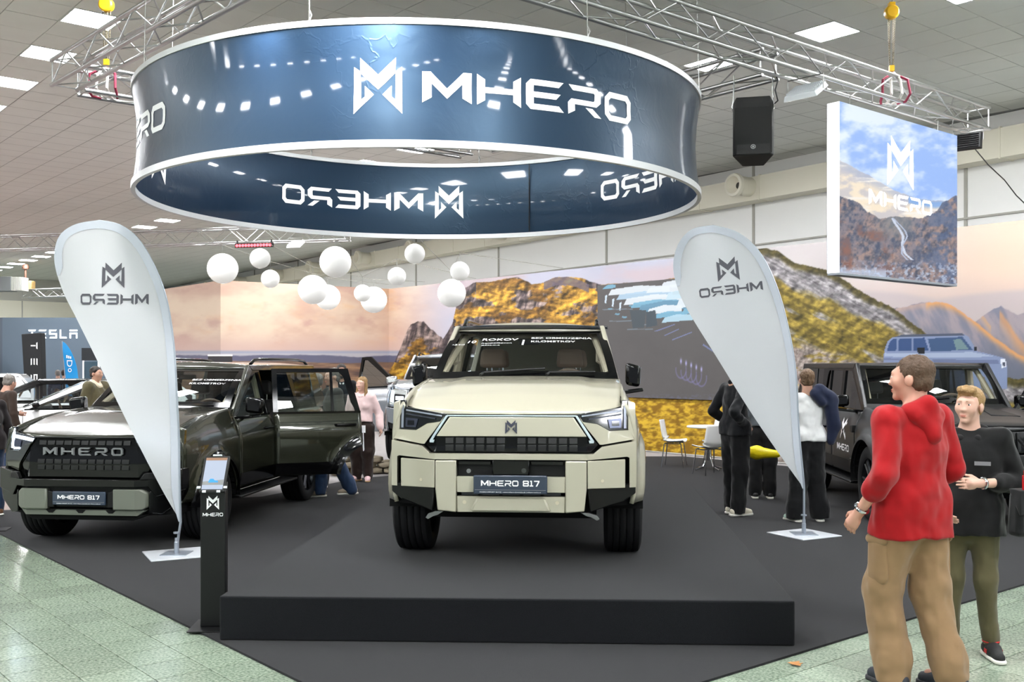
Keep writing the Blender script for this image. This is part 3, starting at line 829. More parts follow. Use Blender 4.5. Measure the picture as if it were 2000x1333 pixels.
# ---- light box
m_glowside = mat('lightbox_side', (250,252,255), .5, emit=(250,252,255), es=1.1)
LB0 = Vector((3.82, 11.95, 0)); LBW = 2.80; LBZ0, LBZ1 = 2.88, 4.88; lbn = -HU
def paint_box(P, U, V):
    px = 1000+F*P[..., 0]/P[..., 1]; py = HZ-F*(P[..., 2]-EYE)/P[..., 1]
    n = fbm(px/60, py/38, 101); n2 = fbm(px/26, py/16, 102)
    c = mix3(col3((142,176,236), px), col3((218,230,246), px), sstep(.36, .66, n+.15*(n2-.5)))
    rm = hline(px, [(1630,308),(1660,322),(1700,345),(1745,372),(1790,388),(1830,392),(1870,396)])+5*(fbm(px/8, px*0, 103)-.5)
    d = mix3(col3((196,190,192), px), col3((236,220,196), px), sstep(.35, .65, fbm(px/22, py/14, 104)))
    d = mix3(d, col3((150,164,196), px), sstep(26, 4, py-rm)*.6)
    d = mix3(d, col3((236,230,222), px), sstep(.55, .75, fbm(px/60, py/9, 109)))
    d = mix3(d, col3((110,158,220), px), (px > 1775)*sstep(10, 2, np.abs(py-rm-8))*.8)
    c = mix3(c, d, sstep(-1, 1, py-rm))
    lm = hline(px, [(1630,384),(1650,386),(1675,394),(1695,414),(1720,428),(1740,424),(1765,424),(1800,428),(1830,412),(1840,398),(1855,388),(1872,382)])+6*(fbm(px/7, px*0, 105)-.5)
    rk = mix3(col3((44,54,80), px), col3((156,130,124), px), sstep(.3, .72, .5*ridge(px/13+py/40, py/20, 106, 6)+.5*fbm(px/5, py/6, 116, 4)))
    rk = mix3(rk, col3((128,84,74), px), sstep(.45, .7, fbm(px/24, py/24, 107))*(px < 1745))
    rk = mix3(rk, col3((56,86,134), px), (.25+.4*sstep(1770, 1840, px))*sstep(.35, .6, fbm(px/16, py/14, 117)))
    rk = mix3(rk, col3((120,124,128), px), sstep(1700, 1745, px)*sstep(1800, 1760, px)*sstep(480, 440, py)*.7)
    rk = mix3(rk, col3((176,190,214), px), sstep(500, 530, py)*sstep(.5, .7, fbm(px/6, py/5, 108))*.8)
    rk = mix3(rk, col3((190,206,232), px), sstep(520, 532, py)*(px < 1730)*.7)
    c = mix3(c, rk, sstep(-1, 1, py-lm))
    rd = [(424,1742),(436,1748),(450,1758),(462,1764),(480,1762),(496,1768),(510,1784)]
    for off, wdt, cc in ((0, 2.6, (196,204,222)), (9, 1.6, (170,180,204))):
        cx = np.interp(py, [p[0] for p in rd], [p[1] for p in rd])+off*np.sin((py-424)/18)
        c = mix3(c, col3(cc, px), (np.abs(px-cx) < wdt)*(py > 426)*(py < 508))
    return c
lb = thing('light_box', 'backlit double-thick picture box of blue mountains hanging from the truss', 'light box', LB0)
print_grid('lit_picture', lambda U, V: np.stack([HV.x*LBW*U+lbn.x*.003, HV.y*LBW*U+lbn.y*.003, LBZ0+(LBZ1-LBZ0)*V], -1), 200, 280,
           lambda P, U, V: paint_box(P+np.array([LB0.x, LB0.y, 0]), U, V), print_mat('lightbox_glow', .5, .85), lb)
b = MB(); w = -lbn*.16; e = HV*LBW; zz = Vector((0,0,LBZ0)); zt = Vector((0,0,LBZ1))
b.hexa([zz, e+zz, e+w+zz, w+zz, zt, e+zt, e+w+zt, w+zt])
b.f.pop(4); b.m.pop(4)
b.build('glowing_side', m_glowside, lb, angle=0)
bk_ = MB(); bk_.hexa([q+w*.99 for q in (zz, e+zz)]+[q+w*1.04 for q in (e+zz, zz)]+[q+w*.99 for q in (zt, e+zt)]+[q+w*1.04 for q in (e+zt, zt)]); bk_.build('back_panel', mat('grey_back', (150,156,166), .6), lb, angle=0, recalc=True)
b = MB(); b.hexa([zz+Vector((0,0,-.025)), e+zz+Vector((0,0,-.025)), e+w+zz+Vector((0,0,-.025)), w+zz+Vector((0,0,-.025)), zz, e+zz, e+w+zz, w+zz]); b.build('bottom_frame', mat('grey_frame', (140,146,156), .5), lb, angle=0)
def lb_print(polys, u0, z0, h, nm, sx=1.0):
    b = MB(); b.slab(polys, lambda u, v: Vector((0,0,z0+v*h))+HV*(u0+u*h*sx)+lbn*.008); b.build(nm, mat('lit_letter', (255,255,255), .5, emit=(255,255,255), es=2.0), lb, angle=0)
def lb_u(px):  # distance along the box face of a frame column
    s = (px-1000)/F; return (s*LB0.y-LB0.x)/(HV.x-s*HV.y)
ue0, ue1 = lb_u(1732), lb_u(1783)
he = .62; lb_print(EMB, ue0, 4.02, he, 'emblem', (ue1-ue0)/(.873*he))
ut0, ut1 = lb_u(1696), lb_u(1819)
for chn, ps in wd: lb_print(ps, ut0, 3.74, .185, 'letter', (ut1-ut0)/(ww*.185))
for s in (.35, LBW-.35):
    b = MB(); p = HV*s-lbn*.08; b.tube([p+Vector((0,0,LBZ1)), p+Vector((0,0,TZ-.02))], .006, 6); b.build('hanger', m_steel, lb)

# ---- loudspeaker hanging from the truss
sp = thing('loudspeaker', 'black trapezoid loudspeaker hanging tilted beside the ring banner', 'loudspeaker', (2.72, 11.55, 4.10), -.23)
m_spk = mat('speaker_plastic', (10,10,11), .6, bump=(90, .3, .003)); m_grl = mat('speaker_grille', (5,5,5), .7, bump=(600, .6, .002))
tilt = Matrix.Rotation(math.radians(-9), 4, 'X')
def spk(p): return tilt @ Vector(p)
b = MB()
pl = [(-.225,-.20),(.225,-.20),(.14,.18),(-.14,.18)]
prof = [(-.225,-.17),(-.19,-.215),(.19,-.215),(.225,-.17),(.12,.17),(-.12,.17)]
n = len(prof)
top = [spk((x, y, .68-(.06 if abs(x) > .2 else 0))) for x, y in prof]; bot = [spk((x, y, 0)) for x, y in prof]
b.add(bot+top, [tuple(range(n-1, -1, -1)), tuple(range(n, 2*n))]+[(i, (i+1) % n, n+(i+1) % n, n+i) for i in range(n)])
b.build('cabinet', m_spk, sp, bevel=.012, angle=30)
b = MB(); b.hexa([spk(p) for p in ((-.205,-.212,.02),(.205,-.212,.02),(.205,-.20,.02),(-.205,-.20,.02),(-.205,-.228,.55),(.205,-.228,.55),(.205,-.20,.55),(-.205,-.20,.55))]); b.build('grille', m_grl, sp, bevel=.006)
b = MB(); b.slab([[(-.10,.60),(.10,.60),(.12,.655),(-.12,.655)]], lambda u, v: spk((u, -.2175, v))); b.build('horn', mat('horn_black', (6,6,7), .4), sp, angle=0)
b = MB()
for k in range(24):
    a0 = 2*math.pi*k/24; a1 = 2*math.pi*(k+1)/24
    b.add([spk((math.cos(a)*r, -.2185, .09+math.sin(a)*r)) for a, r in ((a0,.022),(a1,.022),(a1,.027),(a0,.027))], [(0,1,2,3)])
for k in range(3):
    a = math.pi/2+k*math.pi/3
    dx, dz = math.cos(a)*.019, math.sin(a)*.019; ox, oz = -math.sin(a)*.0025, math.cos(a)*.0025
    b.add([spk((-dx-ox,-.2185,.09-dz-oz)), spk((dx-ox,-.2185,.09+dz-oz)), spk((dx+ox,-.2185,.09+dz+oz)), spk((-dx+ox,-.2185,.09-dz+oz))], [(0,1,2,3)])
b.build('round_badge', mat('badge_grey', (176,176,178), .4), sp, angle=0)
for s in (-1, 1):
    b = MB(); b.tube([spk((s*.2,-.03,.60)), spk((s*.235,-.03,.64)), spk((s*.22,-.03,.70)), (s*.21,-.02,.98)], .008, 6)
    b.tube([spk((s*.2+.03*math.cos(a),-.05,.60+.03*math.sin(a))) for a in [i*math.pi/4 for i in range(8)]], .006, 5, closed=True); b.build('shackle_wire', m_steel, sp)
b = MB(); b.tube([(.19,.1,.62),(.27,.05,.68),(.24,.04,.8),(.27,.02,.9),(.23,0,1.0)], .009, 6); b.build('signal_cable', m_black, sp)

# ---- flood lights on the trusses
m_lit = mat('flood_lens', (255,255,255), .4, emit=(255,252,244), es=24.0)
m_fw = mat('flood_white', (228,232,236), .5)
def flood(p, aim, label, w=.34, h=.22, shell=None, power=None, spread=100, dark=False):
    p = Vector(p); aim = Vector(aim)
    r = thing('flood_light', label, 'flood light', p)
    q = (aim-p).to_track_quat('-Z', 'Y'); Rm = q.to_matrix()
    def t(x, y, z): return Rm @ Vector((x, y, z))
    b = MB(); b.hexa([t(-w/2,-h/2,-.0), t(w/2,-h/2,0), t(w/2,h/2,0), t(-w/2,h/2,0), t(-w/2*.9,-h/2*.9,.06), t(w/2*.9,-h/2*.9,.06), t(w/2*.9,h/2*.9,.06), t(-w/2*.9,h/2*.9,.06)])
    b.build('housing', shell or m_fw, r, bevel=.008)
    b = MB(); b.hexa([t(-w*.45,-h*.43,-.004), t(w*.45,-h*.43,-.004), t(w*.45,h*.43,-.004), t(-w*.45,h*.43,-.004), t(-w*.45,-h*.43,-.001), t(w*.45,-h*.43,-.001), t(w*.45,h*.43,-.001), t(-w*.45,h*.43,-.001)])
    b.build('lens', m_lit, r, angle=0)
    b = MB()
    for k in range(7): y = -h*.36+k*h*.12; b.hexa([t(-w*.4,y-.004,.06), t(w*.4,y-.004,.06), t(w*.4,y+.004,.06), t(-w*.4,y+.004,.06), t(-w*.4,y-.004,.085), t(w*.4,y-.004,.085), t(w*.4,y+.004,.085), t(-w*.4,y+.004,.085)])
    b.build('cooling_fin', shell or m_fw, r, angle=0)
    b = MB(); b.tube([t(-w/2-.012,0,.03), t(-w/2-.012,0,.03)+Vector((0,0,.16)), t(w/2+.012,0,.03)+Vector((0,0,.16)), t(w/2+.012,0,.03)], .008, 6); b.build('yoke', m_steel, r)
    ld = bpy.data.lights.new('flood_lamp', 'SPOT'); ld.energy = power or FLOOD_POWER; ld.spot_size = math.radians(spread); ld.spot_blend = .9; ld.shadow_soft_size = .16
    ld.color = (1, .98, .95)
    lo = bpy.data.objects.new('lamp', ld); C.objects.link(lo); lo.parent = r
    lo.location = t(0, 0, -.03); lo.rotation_euler = q.to_euler()
    return r
m_fb = mat('flood_black', (22,22,24), .5)
flood((3.28,11.42,4.82), (5.2,13.2,.8), 'white slatted flood light under the truss beside the loudspeaker', .42, .3, power=220)
flood((6.22,13.95,4.84), (9.0,17.5,4.2), 'black flood light at the truss end beside the light box', .36, .24, m_fb, power=90, spread=130)
flood((-5.78,27.4,5.02), (-5.2,29.0,2.2), 'white flood light on the far truss beside the red light bar', .42, .34, power=60)
flood((-.9,16.6,4.86), (-4.6,28.5,3.2), 'white flood light behind the ring banner aimed at the sunset mural', .42, .3, power=480, spread=100)
flood((1.6,14.6,4.86), (4.6,20.4,3.2), 'white flood light behind the ring banner aimed at the golden mountain mural', .42, .3, power=230, spread=125)
flood((-1.1,7.3,5.0), (-1.25,8.3,4.3), 'white flood light in front of the ring banner aimed at its emblem', .42, .3, power=700, spread=95)
flood((-1.95,8.15,4.86), (-3.6,10.6,.6), 'added unseen flood light on the truss aimed at the green off-roader', .42, .3, power=300)  # extra lamp added out of frame to light the green car
flood((-.25,8.15,4.86), (.1,8.4,.8), 'added unseen flood light on the truss aimed at the cream off-roader', .42, .3, power=110, spread=110)  # another added lamp, kept out of frame, brightening the cream car
# red light bar on the far truss
rb = thing('red_light_bar', 'glowing red strip light bar under the far truss', 'light bar', (-6.98, 27.74, 5.0), -.22)
b = MB(); b.box(-.55,.55,-.06,.06,0,.12); b.build('bar_housing', mat('bar_black', (30,20,22), .5), rb, bevel=.01)
pr = None
for k in range(12):
    if pr is None: m_ = MB(); m_.lathe([(.001,-.075),(.034,-.075),(.038,-.06)], 14, 'y'); pr = m_.build('red_lens', mat('red_led', (255,60,60), .4, emit=(255,60,70), es=7.0), rb); o = pr
    else: o = share('red_lens', pr, rb)
    o.location = (-.484+k*.088, 0, .05)
for s in (-.5, .5): b = MB(); b.box(s-.015, s+.015, -.02, .02, .12, .20); b.build('clamp', m_black, rb, angle=0)

# ---- paper lanterns on wires
m_lan = mat('paper_lantern', (250,250,248), .85, bump=(14, .15, .01), emit=(255,252,246), es=.22)  # slight glow put into the paper to whiten it; no bulb inside
lan = [(435,525,30,'large'),(508,505,20,'small'),(528,545,18,'small'),(655,512,31,'large'),(611,566,29,'large'),(640,581,25,'large'),(708,573,17,'small'),
       (730,586,26,'large'),(775,540,18,'small'),(810,496,20,'small'),(898,530,19,'small'),(882,573,28,'large')]
lab = ['large white paper lantern at the end of its wire nearest the white flag banner', 'small white paper lantern right under the red light bar', 'small white paper lantern beside and lower than the one under the light bar',
       'large white paper lantern hanging highest of the large ones', 'large white paper lantern overlapping another large one in front of it', 'large white paper lantern half hidden behind another large lantern',
       'small white paper lantern overlapping a large one below it', 'large white paper lantern partly covered by a small lantern', 'small white paper lantern alone between two pairs over the sunset mural',
       'small white paper lantern hanging highest close under the ring banner', 'small white paper lantern just above a large one by the golden mountain', 'large white paper lantern in front of the golden mountain peak']
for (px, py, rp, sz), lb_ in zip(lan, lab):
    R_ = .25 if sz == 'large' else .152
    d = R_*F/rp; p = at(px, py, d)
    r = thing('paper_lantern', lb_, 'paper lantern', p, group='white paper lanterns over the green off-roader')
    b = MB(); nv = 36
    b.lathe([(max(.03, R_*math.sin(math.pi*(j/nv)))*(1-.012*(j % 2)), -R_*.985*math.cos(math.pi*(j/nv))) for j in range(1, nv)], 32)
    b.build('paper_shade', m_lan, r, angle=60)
    b = MB(); b.tube([(0,0,R_*.97), (0,0,R_*.97+.14)], .003, 5); b.build('cord', m_steel, r)
def wire(pts, label):
    b = MB(); P = [at(*p) for p in pts]; o0 = P[0].copy(); b.tube([p-o0 for p in P], .004, 5)
    o = b.build('hanging_wire', mat('wire_grey', (176,172,164), .5, .4), None); o.location = o0; prop(o, label, 'wire'); return o
def ltop(i, ex=.14):
    px, py, rp, sz = lan[i]; R_ = .25 if sz == 'large' else .152; d = R_*F/rp; return (px, py-(R_*.97+ex)/d*F, d)
wire([(392,452,14.6), ltop(0), ltop(2), ltop(5), (760,556,27.8)], 'thin wire carrying the lantern nearest the flag banner')
wire([(470,452,14.2), ltop(1), ltop(4), ltop(7), (830,551,27.5)], 'thin wire running from under the light bar to the mural')
wire([(600,448,14.2), ltop(3), ltop(6), ltop(8), (930,545,26.2)], 'thin wire carrying the highest large lantern')
wire([(790,465,14.2), ltop(9), ltop(11), ltop(10), (1100,524,22.8)], 'thin wire carrying the lanterns by the golden mountain')
b = MB(); P = [at(1893,268,14.1), at(1905,292,14.3), at(1930,322,14.6), at(1962,352,14.9), at(1985,382,15.1), at(2030,425,15.2)]
b.tube([p-P[0] for p in P], .008, 6); o = b.build('power_cable', m_black, None); o.location = P[0]; prop(o, 'black power cable drooping from the truss end to the white wall', 'cable')

ac = thing('ventilation_unit', 'grey ribbed ventilation unit hanging under the ceiling at the far wall', 'ventilation unit', at(12, 556, 44)+Vector((0,0,-.3)))
b = MB(); b.box(-.9,.35,-.3,.3,0,.62); b.build('housing', mat('vent_grey', (120,124,126), .6), ac, bevel=.02)
for k in range(8): b = MB(); b.box(.36+k*.06,.40+k*.06,-.3,.3,.02,.60); b.build('rib', mat('vent_light', (196,196,190), .6), ac, angle=0)
cm = thing('chain_motor', 'beige chain motor box on the end of the distant truss', 'hoist', at(52, 568, 45.2))
b = MB(); b.box(-.30,.30,-.2,.2,0,.42); b.build('motor_box', mat('motor_beige', (206,170,110), .6), cm, bevel=.02)
b = MB(); b.cyl((-.05,0,.42), (-.05,0,1.0), .05, n=8); b.lathe([(.001,.95),(.13,.95),(.15,1.05),(.10,1.16),(.001,1.16)], 14, 'z', (-.05,0,0)); b.build('motor_chain', mat('motor_brown', (90,58,44), .6), cm)
# ================================================================== vehicles
m_rub = mat('tyre_rubber', (22,22,24), .75, bump=(60, .3, .004), spec=.3)
m_gloss = mat('gloss_black', (6,6,7), .12, spec=.35)
m_satin = mat('satin_black', (13,13,14), .5, spec=.3)
m_dark = mat('underbody_black', (10,10,11), .8, spec=.2)
m_rimb = mat('dark_rim', (58,58,62), .3, .8)
m_rims = mat('silver_rim', (150,150,154), .28, .9)
m_chrome = mat('chrome', (210,212,216), .12, 1.0)
m_gl = glass('car_glass', (.78,.82,.82), .06)
m_gld = glass('dark_car_glass', (.10,.11,.12), .06)
m_lens = mat('lamp_lens', (20,22,28), .06, coat=1.0)
m_plate = mat('plate_navy', (38,50,68), .35, coat=.3)
m_print = mat('white_print', (244,245,246), .5)
def step01(t): t = max(0, min(1, t)); return t*t*(3-2*t)
def lerp(a, b, t): return a+(b-a)*t

class Car:
    def __init__(s, name, label, P, loc, rz, paint, cat='car', group=None):
        s.P = dict(L=5.1, w=.955, R=.405, ya=.90, yr=3.92, ra=.47, flare=.05, sill=.47, zs=1.02, zb=1.27, lean=.06, ft=.09,
                   ztop=[(.2,1.215),(.5,1.26),(.8,1.285),(1.5,1.30)], hood=[(.05,1.139),(.2,1.205),(.4,1.275),(.7,1.335),(1.0,1.36),(1.54,1.388)],
                   hedge=.045, xh=(.80,.83), wb=(1.54,1.385,.80), wt=(2.34,1.82,.71), zr=1.86, wr=.73, yr_end=4.85, B=2.66, Cc=3.74, D=4.55, yA=1.52,
                   roof_m=None, pillar_m=None, trim=None, mirror_m=None, open={}, rim=None, glass=None, tyre_w=.29, rail=True, crown=.05, plan=(.55,.55))
        s.P.update(P); s.paint = paint
        s.root = thing(name, label, cat, loc, rz, group)
        s.body()
    def side_x(s, y, z):
        P = s.P; x = P['w']
        if z < .62: x -= .05*min(1.5, ((.62-z)/.25)**2)
        if z > P['zs']: x -= P['lean']*((z-P['zs'])/(P['zb']-P['zs']))**1.4
        if y < .75: x -= P['ft']*((.75-y)/.75)**2
        if y > P['L']-.6: x -= .08*((y-P['L']+.6)/.6)**2
        for yc in (P['ya'], P['yr']):
            r = math.hypot(y-yc, z-P['R']); k = 1-step01((r-P['ra'])/.16)
            if z < 1.05: x += P['flare']*k
        return x
    def zbot(s, y):
        P = s.P
        for yc in (P['ya'], P['yr']):
            if abs(y-yc) < P['ra']: return max(P['sill'], P['R']+math.sqrt(P['ra']**2-(y-yc)**2))
        return P['sill']
    def ztop(s, y):
        P = s.P
        if y > P['ztop'][-1][0]: return P['zb'] if y > P['yA']+.15 else lerp(P['ztop'][-1][1], P['zb'], (y-P['ztop'][-1][0])/max(.01, P['yA']+.15-P['ztop'][-1][0]))
        return float(np.interp(y, [p[0] for p in P['ztop']], [p[1] for p in P['ztop']]))
    def cols(s, y0, y1):
        P = s.P; ys = set(np.round(np.linspace(y0, y1, max(3, int((y1-y0)/.07)+1)), 4))
        for yc in (P['ya'], P['yr']):
            for k in range(0, 25):
                y = round(yc-P['ra']*math.cos(math.pi*k/24), 4)
                if y0 < y < y1: ys.add(y)
            for e in (-1, 1):
                y = round(yc+e*(P['ra']+.0005), 4)
                if y0 < y < y1: ys.add(y)
        out = []
        for y in sorted(ys):
            if not out or y-out[-1] > .0004: out.append(y)
        return out
    def side(s, sx, y0, y1, name, m, off=0.0, nr=14, lip=False, zcap=None, parent=None):
        """one panel of the flank between two stations"""
        P = s.P; ys = s.cols(y0, y1); rows = nr+1; V = []
        L2 = 4 if lip else 0
        for y in ys:
            zb, zt = s.zbot(y), s.ztop(y)
            if zcap: zt = min(zt, zcap)
            for k in range(rows):
                t = k/nr; z = zb+(zt-zb)*t; V.append((sx*(s.side_x(y, z)-off), y, z))
            if lip:
                x0 = s.side_x(y, zt); xh = s.xh(y)-.004; zh = s.hood_z(y, xh)
                for k in range(1, L2+1):
                    t = k/L2; V.append((sx*lerp(x0, xh, t), y, lerp(zt, zh, t)+.028*math.sin(math.pi*t)))
        R = rows+L2; Fc = []
        for i in range(len(ys)-1):
            for j in range(R-1):
                q = (i*R+j, (i+1)*R+j, (i+1)*R+j+1, i*R+j+1); Fc.append(q if sx > 0 else q[::-1])
        b = MB(); b.add(V, Fc)
        o = b.build(name, m, parent or s.root, angle=40)
        if off == 0:
            so = o.modifiers.new('sheet', 'SOLIDIFY'); so.thickness = .03; so.offset = -1
        return o
    def xh(s, y): return lerp(s.P['xh'][0], s.P['xh'][1], max(0, min(1, (y-.25)/1.2)))
    def hood_z(s, y, x):
        P = s.P; h = P['hood']; z = float(np.interp(y, [p[0] for p in h], [p[1] for p in h]))
        t = min(1, abs(x)/s.xh(y)); fade = 1-step01((y-.2)/1.1)
        z -= P['hedge']*t*t*(.25+.75*fade)
        z += .014*(1-step01((abs(x)-.50)/.10))*step01((y-.35)/.5)
        return z
    def gx(s, z):
        P = s.P; t = (z-P['zb'])/(P['zr']-P['zb']); return lerp(s.side_x(2.6, P['zb'])-.012, P['wr'], t)
    def plan(s, x, z):
        a, k = s.P['plan']; return max(0, abs(x)-a)*k + max(0, z-.9)*.16
    # -------- front face pieces
    def front(s, name, polys, m, off=0.0, thick=.05, parent=None, both=False, bevel=.006, label=None):
        ps = list(polys)
        outs = []
        for g_ in ([ps, [mirror_x(p) for p in ps]] if both else [ps]):
            b = MB(); a = s.P['plan'][0]
            cu = [-.82, -.7, -a, -.3, 0, .3, a, .7, .82]
            b.slab(g_, lambda u, v: (u, s.plan(u, v)+off, v), lambda u, v: (u, s.plan(u, v)+off+thick, v), cu, (.9,))
            b.f = [f for f in b.f]
            o = b.build(name, m, parent or s.root, angle=25, bevel=bevel, recalc=True); outs.append(o)
            if label: o['label'] = label
        return outs
    def disc(s, name, x, z, r, m, off=-.004, n=16, parent=None, inner=None):
        pts = [(x+r*math.cos(2*math.pi*k/n), z+r*math.sin(2*math.pi*k/n)) for k in range(n)]
        return s.front(name, [pts], m, off, .01, parent, bevel=None)
    def plate(s, z0, off=-.03, x0=0.0):
        h = .135; w = .53
        b = MB(); b.box(x0-w/2, x0+w/2, off, off+.025, z0, z0+h); pl = b.build('number_plate', m_plate, s.root, bevel=.008)
        W, tw = word('MHERO 817', .16); sc = .42/tw
        for ch, ps in W:
            if ps: b = MB(); b.slab(ps, lambda u, v: (x0-.21+u*sc, off-.002, z0+.058+v*.042)); b.build('plate_letter', m_print, pl, angle=0)
        P_, tw = text_polys('MHERO IMPORT SK/CZ - www.mhero-slovensko.sk | mhero-cesko.cz'); sc = .44/tw
        b = MB(); b.slab(P_, lambda u, v: (x0-.22+u*sc, off-.002, z0+.012+v*.0085)); prop(b.build('plate_small_print', m_print, pl, angle=0), kind='stuff')
        b = MB(); b.box(x0-w/2+.01, x0+w/2-.01, off-.001, off, z0+.03, z0+.0325); b.build('plate_line', m_rims, pl, angle=0)
        return pl
    def emblem(s, z0, h, off, m, x0=0.0, name='emblem'):
        w = .873*h
        b = MB(); b.slab([[(x0-w/2+u*h, z0+v*h) for u, v in p] for p in EMB], lambda u, v: (u, s.plan(u, v)+off, v), lambda u, v: (u, s.plan(u, v)+off+.012, v)); return b.build(name, m, s.root, angle=20)
    # -------- common body
    def body(s):
        P = s.P; r = s.root; L = P['L']
        yA = P['yA']; B, Cc = P['B'], P['Cc']
        for sx in (-1, 1):
            tg = 'R' if sx > 0 else 'L'
            s.side(sx, .2, yA+.02, 'fender', s.paint, lip=True)
            s.side(sx, .25, L-.1, 'inner_shell', m_dark, off=.05, nr=5)
            for nm, y0, y1 in (('front_door', yA+.028, B), ('rear_door', B+.008, Cc)):
                hinge = Vector((sx*(s.side_x(y0, .9)-.02), y0, 0))
                d = s.side(sx, y0, y1, nm, s.paint)
                s.window(sx, nm, d, y0, y1)
                b = MB(); yh = y1-.20; zh = P['zb']-.17
                x_ = s.side_x(yh, zh)
                b.tube([(sx*(x_-.01), yh-.13, zh), (sx*(x_+.030), yh-.11, zh), (sx*(x_+.038), yh, zh), (sx*(x_+.030), yh+.11, zh), (sx*(x_-.01), yh+.13, zh)], .017, 8)
                b.build('door_handle', P.get('handle_m') or s.paint, d)
                if P['trim']:
                    b = MB(); zc = P['sill']+.02
                    b.grid(lambda u, v: (sx*(s.side_x(lerp(y0, y1, u), zc+.14*v)+.012), lerp(y0, y1, u), max(zc+.14*v, s.zbot(lerp(y0, y1, u))+.01)), 14, 2, flip=(sx < 0)); b.build('cladding', P['trim'], d)
                if P['trim'] and nm == 'rear_door' and (nm, sx) in P['open']:
                    b = MB()
                    def fa_(u, v):
                        a = math.radians(lerp(-6, 66, u)); k_ = int(round(v*3)); rr = P['ra']+[0, .0, .10, .13][k_]; y = min(P['yr']-rr*math.cos(a), y1-.002); z = max(P['sill'], P['R']+rr*math.sin(a))
                        return (sx*(s.side_x(y, max(z, .5))+[-.10, .035, .03, -.01][k_]), y, z)
                    b.grid(fa_, 16, 3, flip=(sx > 0)); b.build('wheel_arch_trim', P['trim'], d, angle=50)
                a = P['open'].get((nm, sx))
                if a:
                    for o in [d]: 
                        me = o.data
                    M_ = Matrix.Translation(hinge) @ Matrix.Rotation(a*sx*-1, 4, 'Z') @ Matrix.Translation(-hinge)
                    d.matrix_local = M_
            s.side(sx, Cc+.008, L-.06, 'quarter_panel', s.paint)
            s.greenhouse(sx)
            if P['trim']:
                for yc in (P['ya'], P['yr']):
                    b = MB(); ra = P['ra']
                    a0_ = 68 if (yc == P['yr'] and ('rear_door', sx) in P['open']) else -12
                    def fn(u, v, yc=yc, ra=ra):
                        a = math.radians(lerp(a0_, 192, u)); rr = ra+[0, .0, .055, .085][int(round(v*3))]
                        y = yc-rr*math.cos(a); z = max(P['sill']-.06, P['R']+rr*math.sin(a))
                        x = s.side_x(y, max(z, .5))+[-.12, .03, .028, -.01][int(round(v*3))]
                        return (sx*x, y, z)
                    b.grid(fn, 30, 3, flip=(sx > 0)); b.build('wheel_arch_trim', P['trim'], r, angle=50)
            for yc in (P['ya'], P['yr']):
                b = MB(); ra = P['ra']
                b.grid(lambda u, v: (sx*lerp(s.side_x(yc, .9)-.03, .48, v), yc-ra*math.cos(math.pi*u), P['R']+ra*math.sin(math.pi*u)), 20, 2); b.build('wheel_well', m_dark, r)
        # hood
        b = MB()
        def hf(u, v):
            x = (u*2-1); y0 = .05+.17*abs(x)**2.2; y = y0+v*(yA+.04-y0); xx = x*s.xh(y)
            return (xx, y, s.hood_z(y, xx))
        b.grid(hf, 40, 28, flip=False)
        hd = b.build('hood', s.paint, r, angle=50)
        so = hd.modifiers.new('sheet', 'SOLIDIFY'); so.thickness = .03; so.offset = -1
        # windshield
        (y0, z0, w0), (y1, z1, w1) = P['wb'], P['wt']
        def wf(x, t, o=0.0):
            bl = .035*math.sin(math.pi*t); return (x, lerp(y0, y1, t)+.075*(x/.8)**2+o*.9-bl, lerp(z0, z1, t)-.02*(x/.8)**2*(1-t)-o*.9+bl)
        s.wf = wf
        hw = lambda t: lerp(w0, w1, t)
        N_ = 8; xs = [i/N_*2-1 for i in range(N_+1)]
        b = MB(); b.grid(lambda u, v: wf((u*2-1)*hw(.02+v*.96), .02+v*.96), 20, 12); ws = b.build('windshield', P['glass'] or m_gl, r, angle=60)
        b = MB()
        b.grid(lambda u, v: wf((u*2-1)*hw(v*.11), v*.11, -.004), 16, 1); b.grid(lambda u, v: wf((u*2-1)*hw(.90+v*.10), .90+v*.10, -.004), 16, 1)
        for sx in (-1, 1): b.grid(lambda u, v: wf(sx*(hw(v)-.075*u), v, -.004), 1, 12)
        b.build('windshield_border', m_gloss, ws, angle=60)
        b = MB(); b.grid(lambda u, v: ((u*2-1)*(w0+.03), lerp(yA-.06, y0+.03, v)+.08*(u*2-1)**2, lerp(s.hood_z(yA, 0)-.012, z0+.004, v)-.008), 14, 2); b.build('cowl', m_satin, r)
        for sx0, sx1 in ((-.36, .18), (.22, .62)):
            b = MB(); p = [wf(lerp(sx0, sx1, k/5)*1.0, .05+.06*k/5*(1 if sx0 < 0 else .4), -.025) for k in range(6)]; b.tube(p, .009, 5); b.tube([p[0], (p[0][0]-.02, p[0][1]-.07, p[0][2]-.02)], .012, 5); b.build('wiper', m_satin, r)
        # roof
        rm = P['roof_m'] or s.paint
        b = MB()
        def rf(u, v):
            x = (u*2-1)*P['wr']; y = lerp(y1-.015+.09*(x/.8)**2, P['yr_end'], v)
            z = lerp(P['zr'], P['zr']+P['crown'], 1-(x/P['wr'])**2)
            e = step01(v/.06); z = lerp(z1+.012, z, e)
            if v > .9: z -= .05*((v-.9)/.1)**2
            return (x, y, z)
        b.grid(rf, 20, 40); rf_o = b.build('roof', rm, r, angle=50)
        so = rf_o.modifiers.new('sheet', 'SOLIDIFY'); so.thickness = .03; so.offset = -1
        if P['rail']:
            for sx in (-1, 1):
                b = MB(); ys = [y1+.25, y1+.36, y1+.6, 3.4, 4.3, 4.6, 4.72]; zz = [0, .05, .062, .066, .062, .045, 0]
                b.tube([(sx*(P['wr']-.06), y, P['zr']+.02+q) for y, q in zip(ys, zz)], .02, 8); b.build('roof_rail', P.get('rail_m') or m_gloss, r)
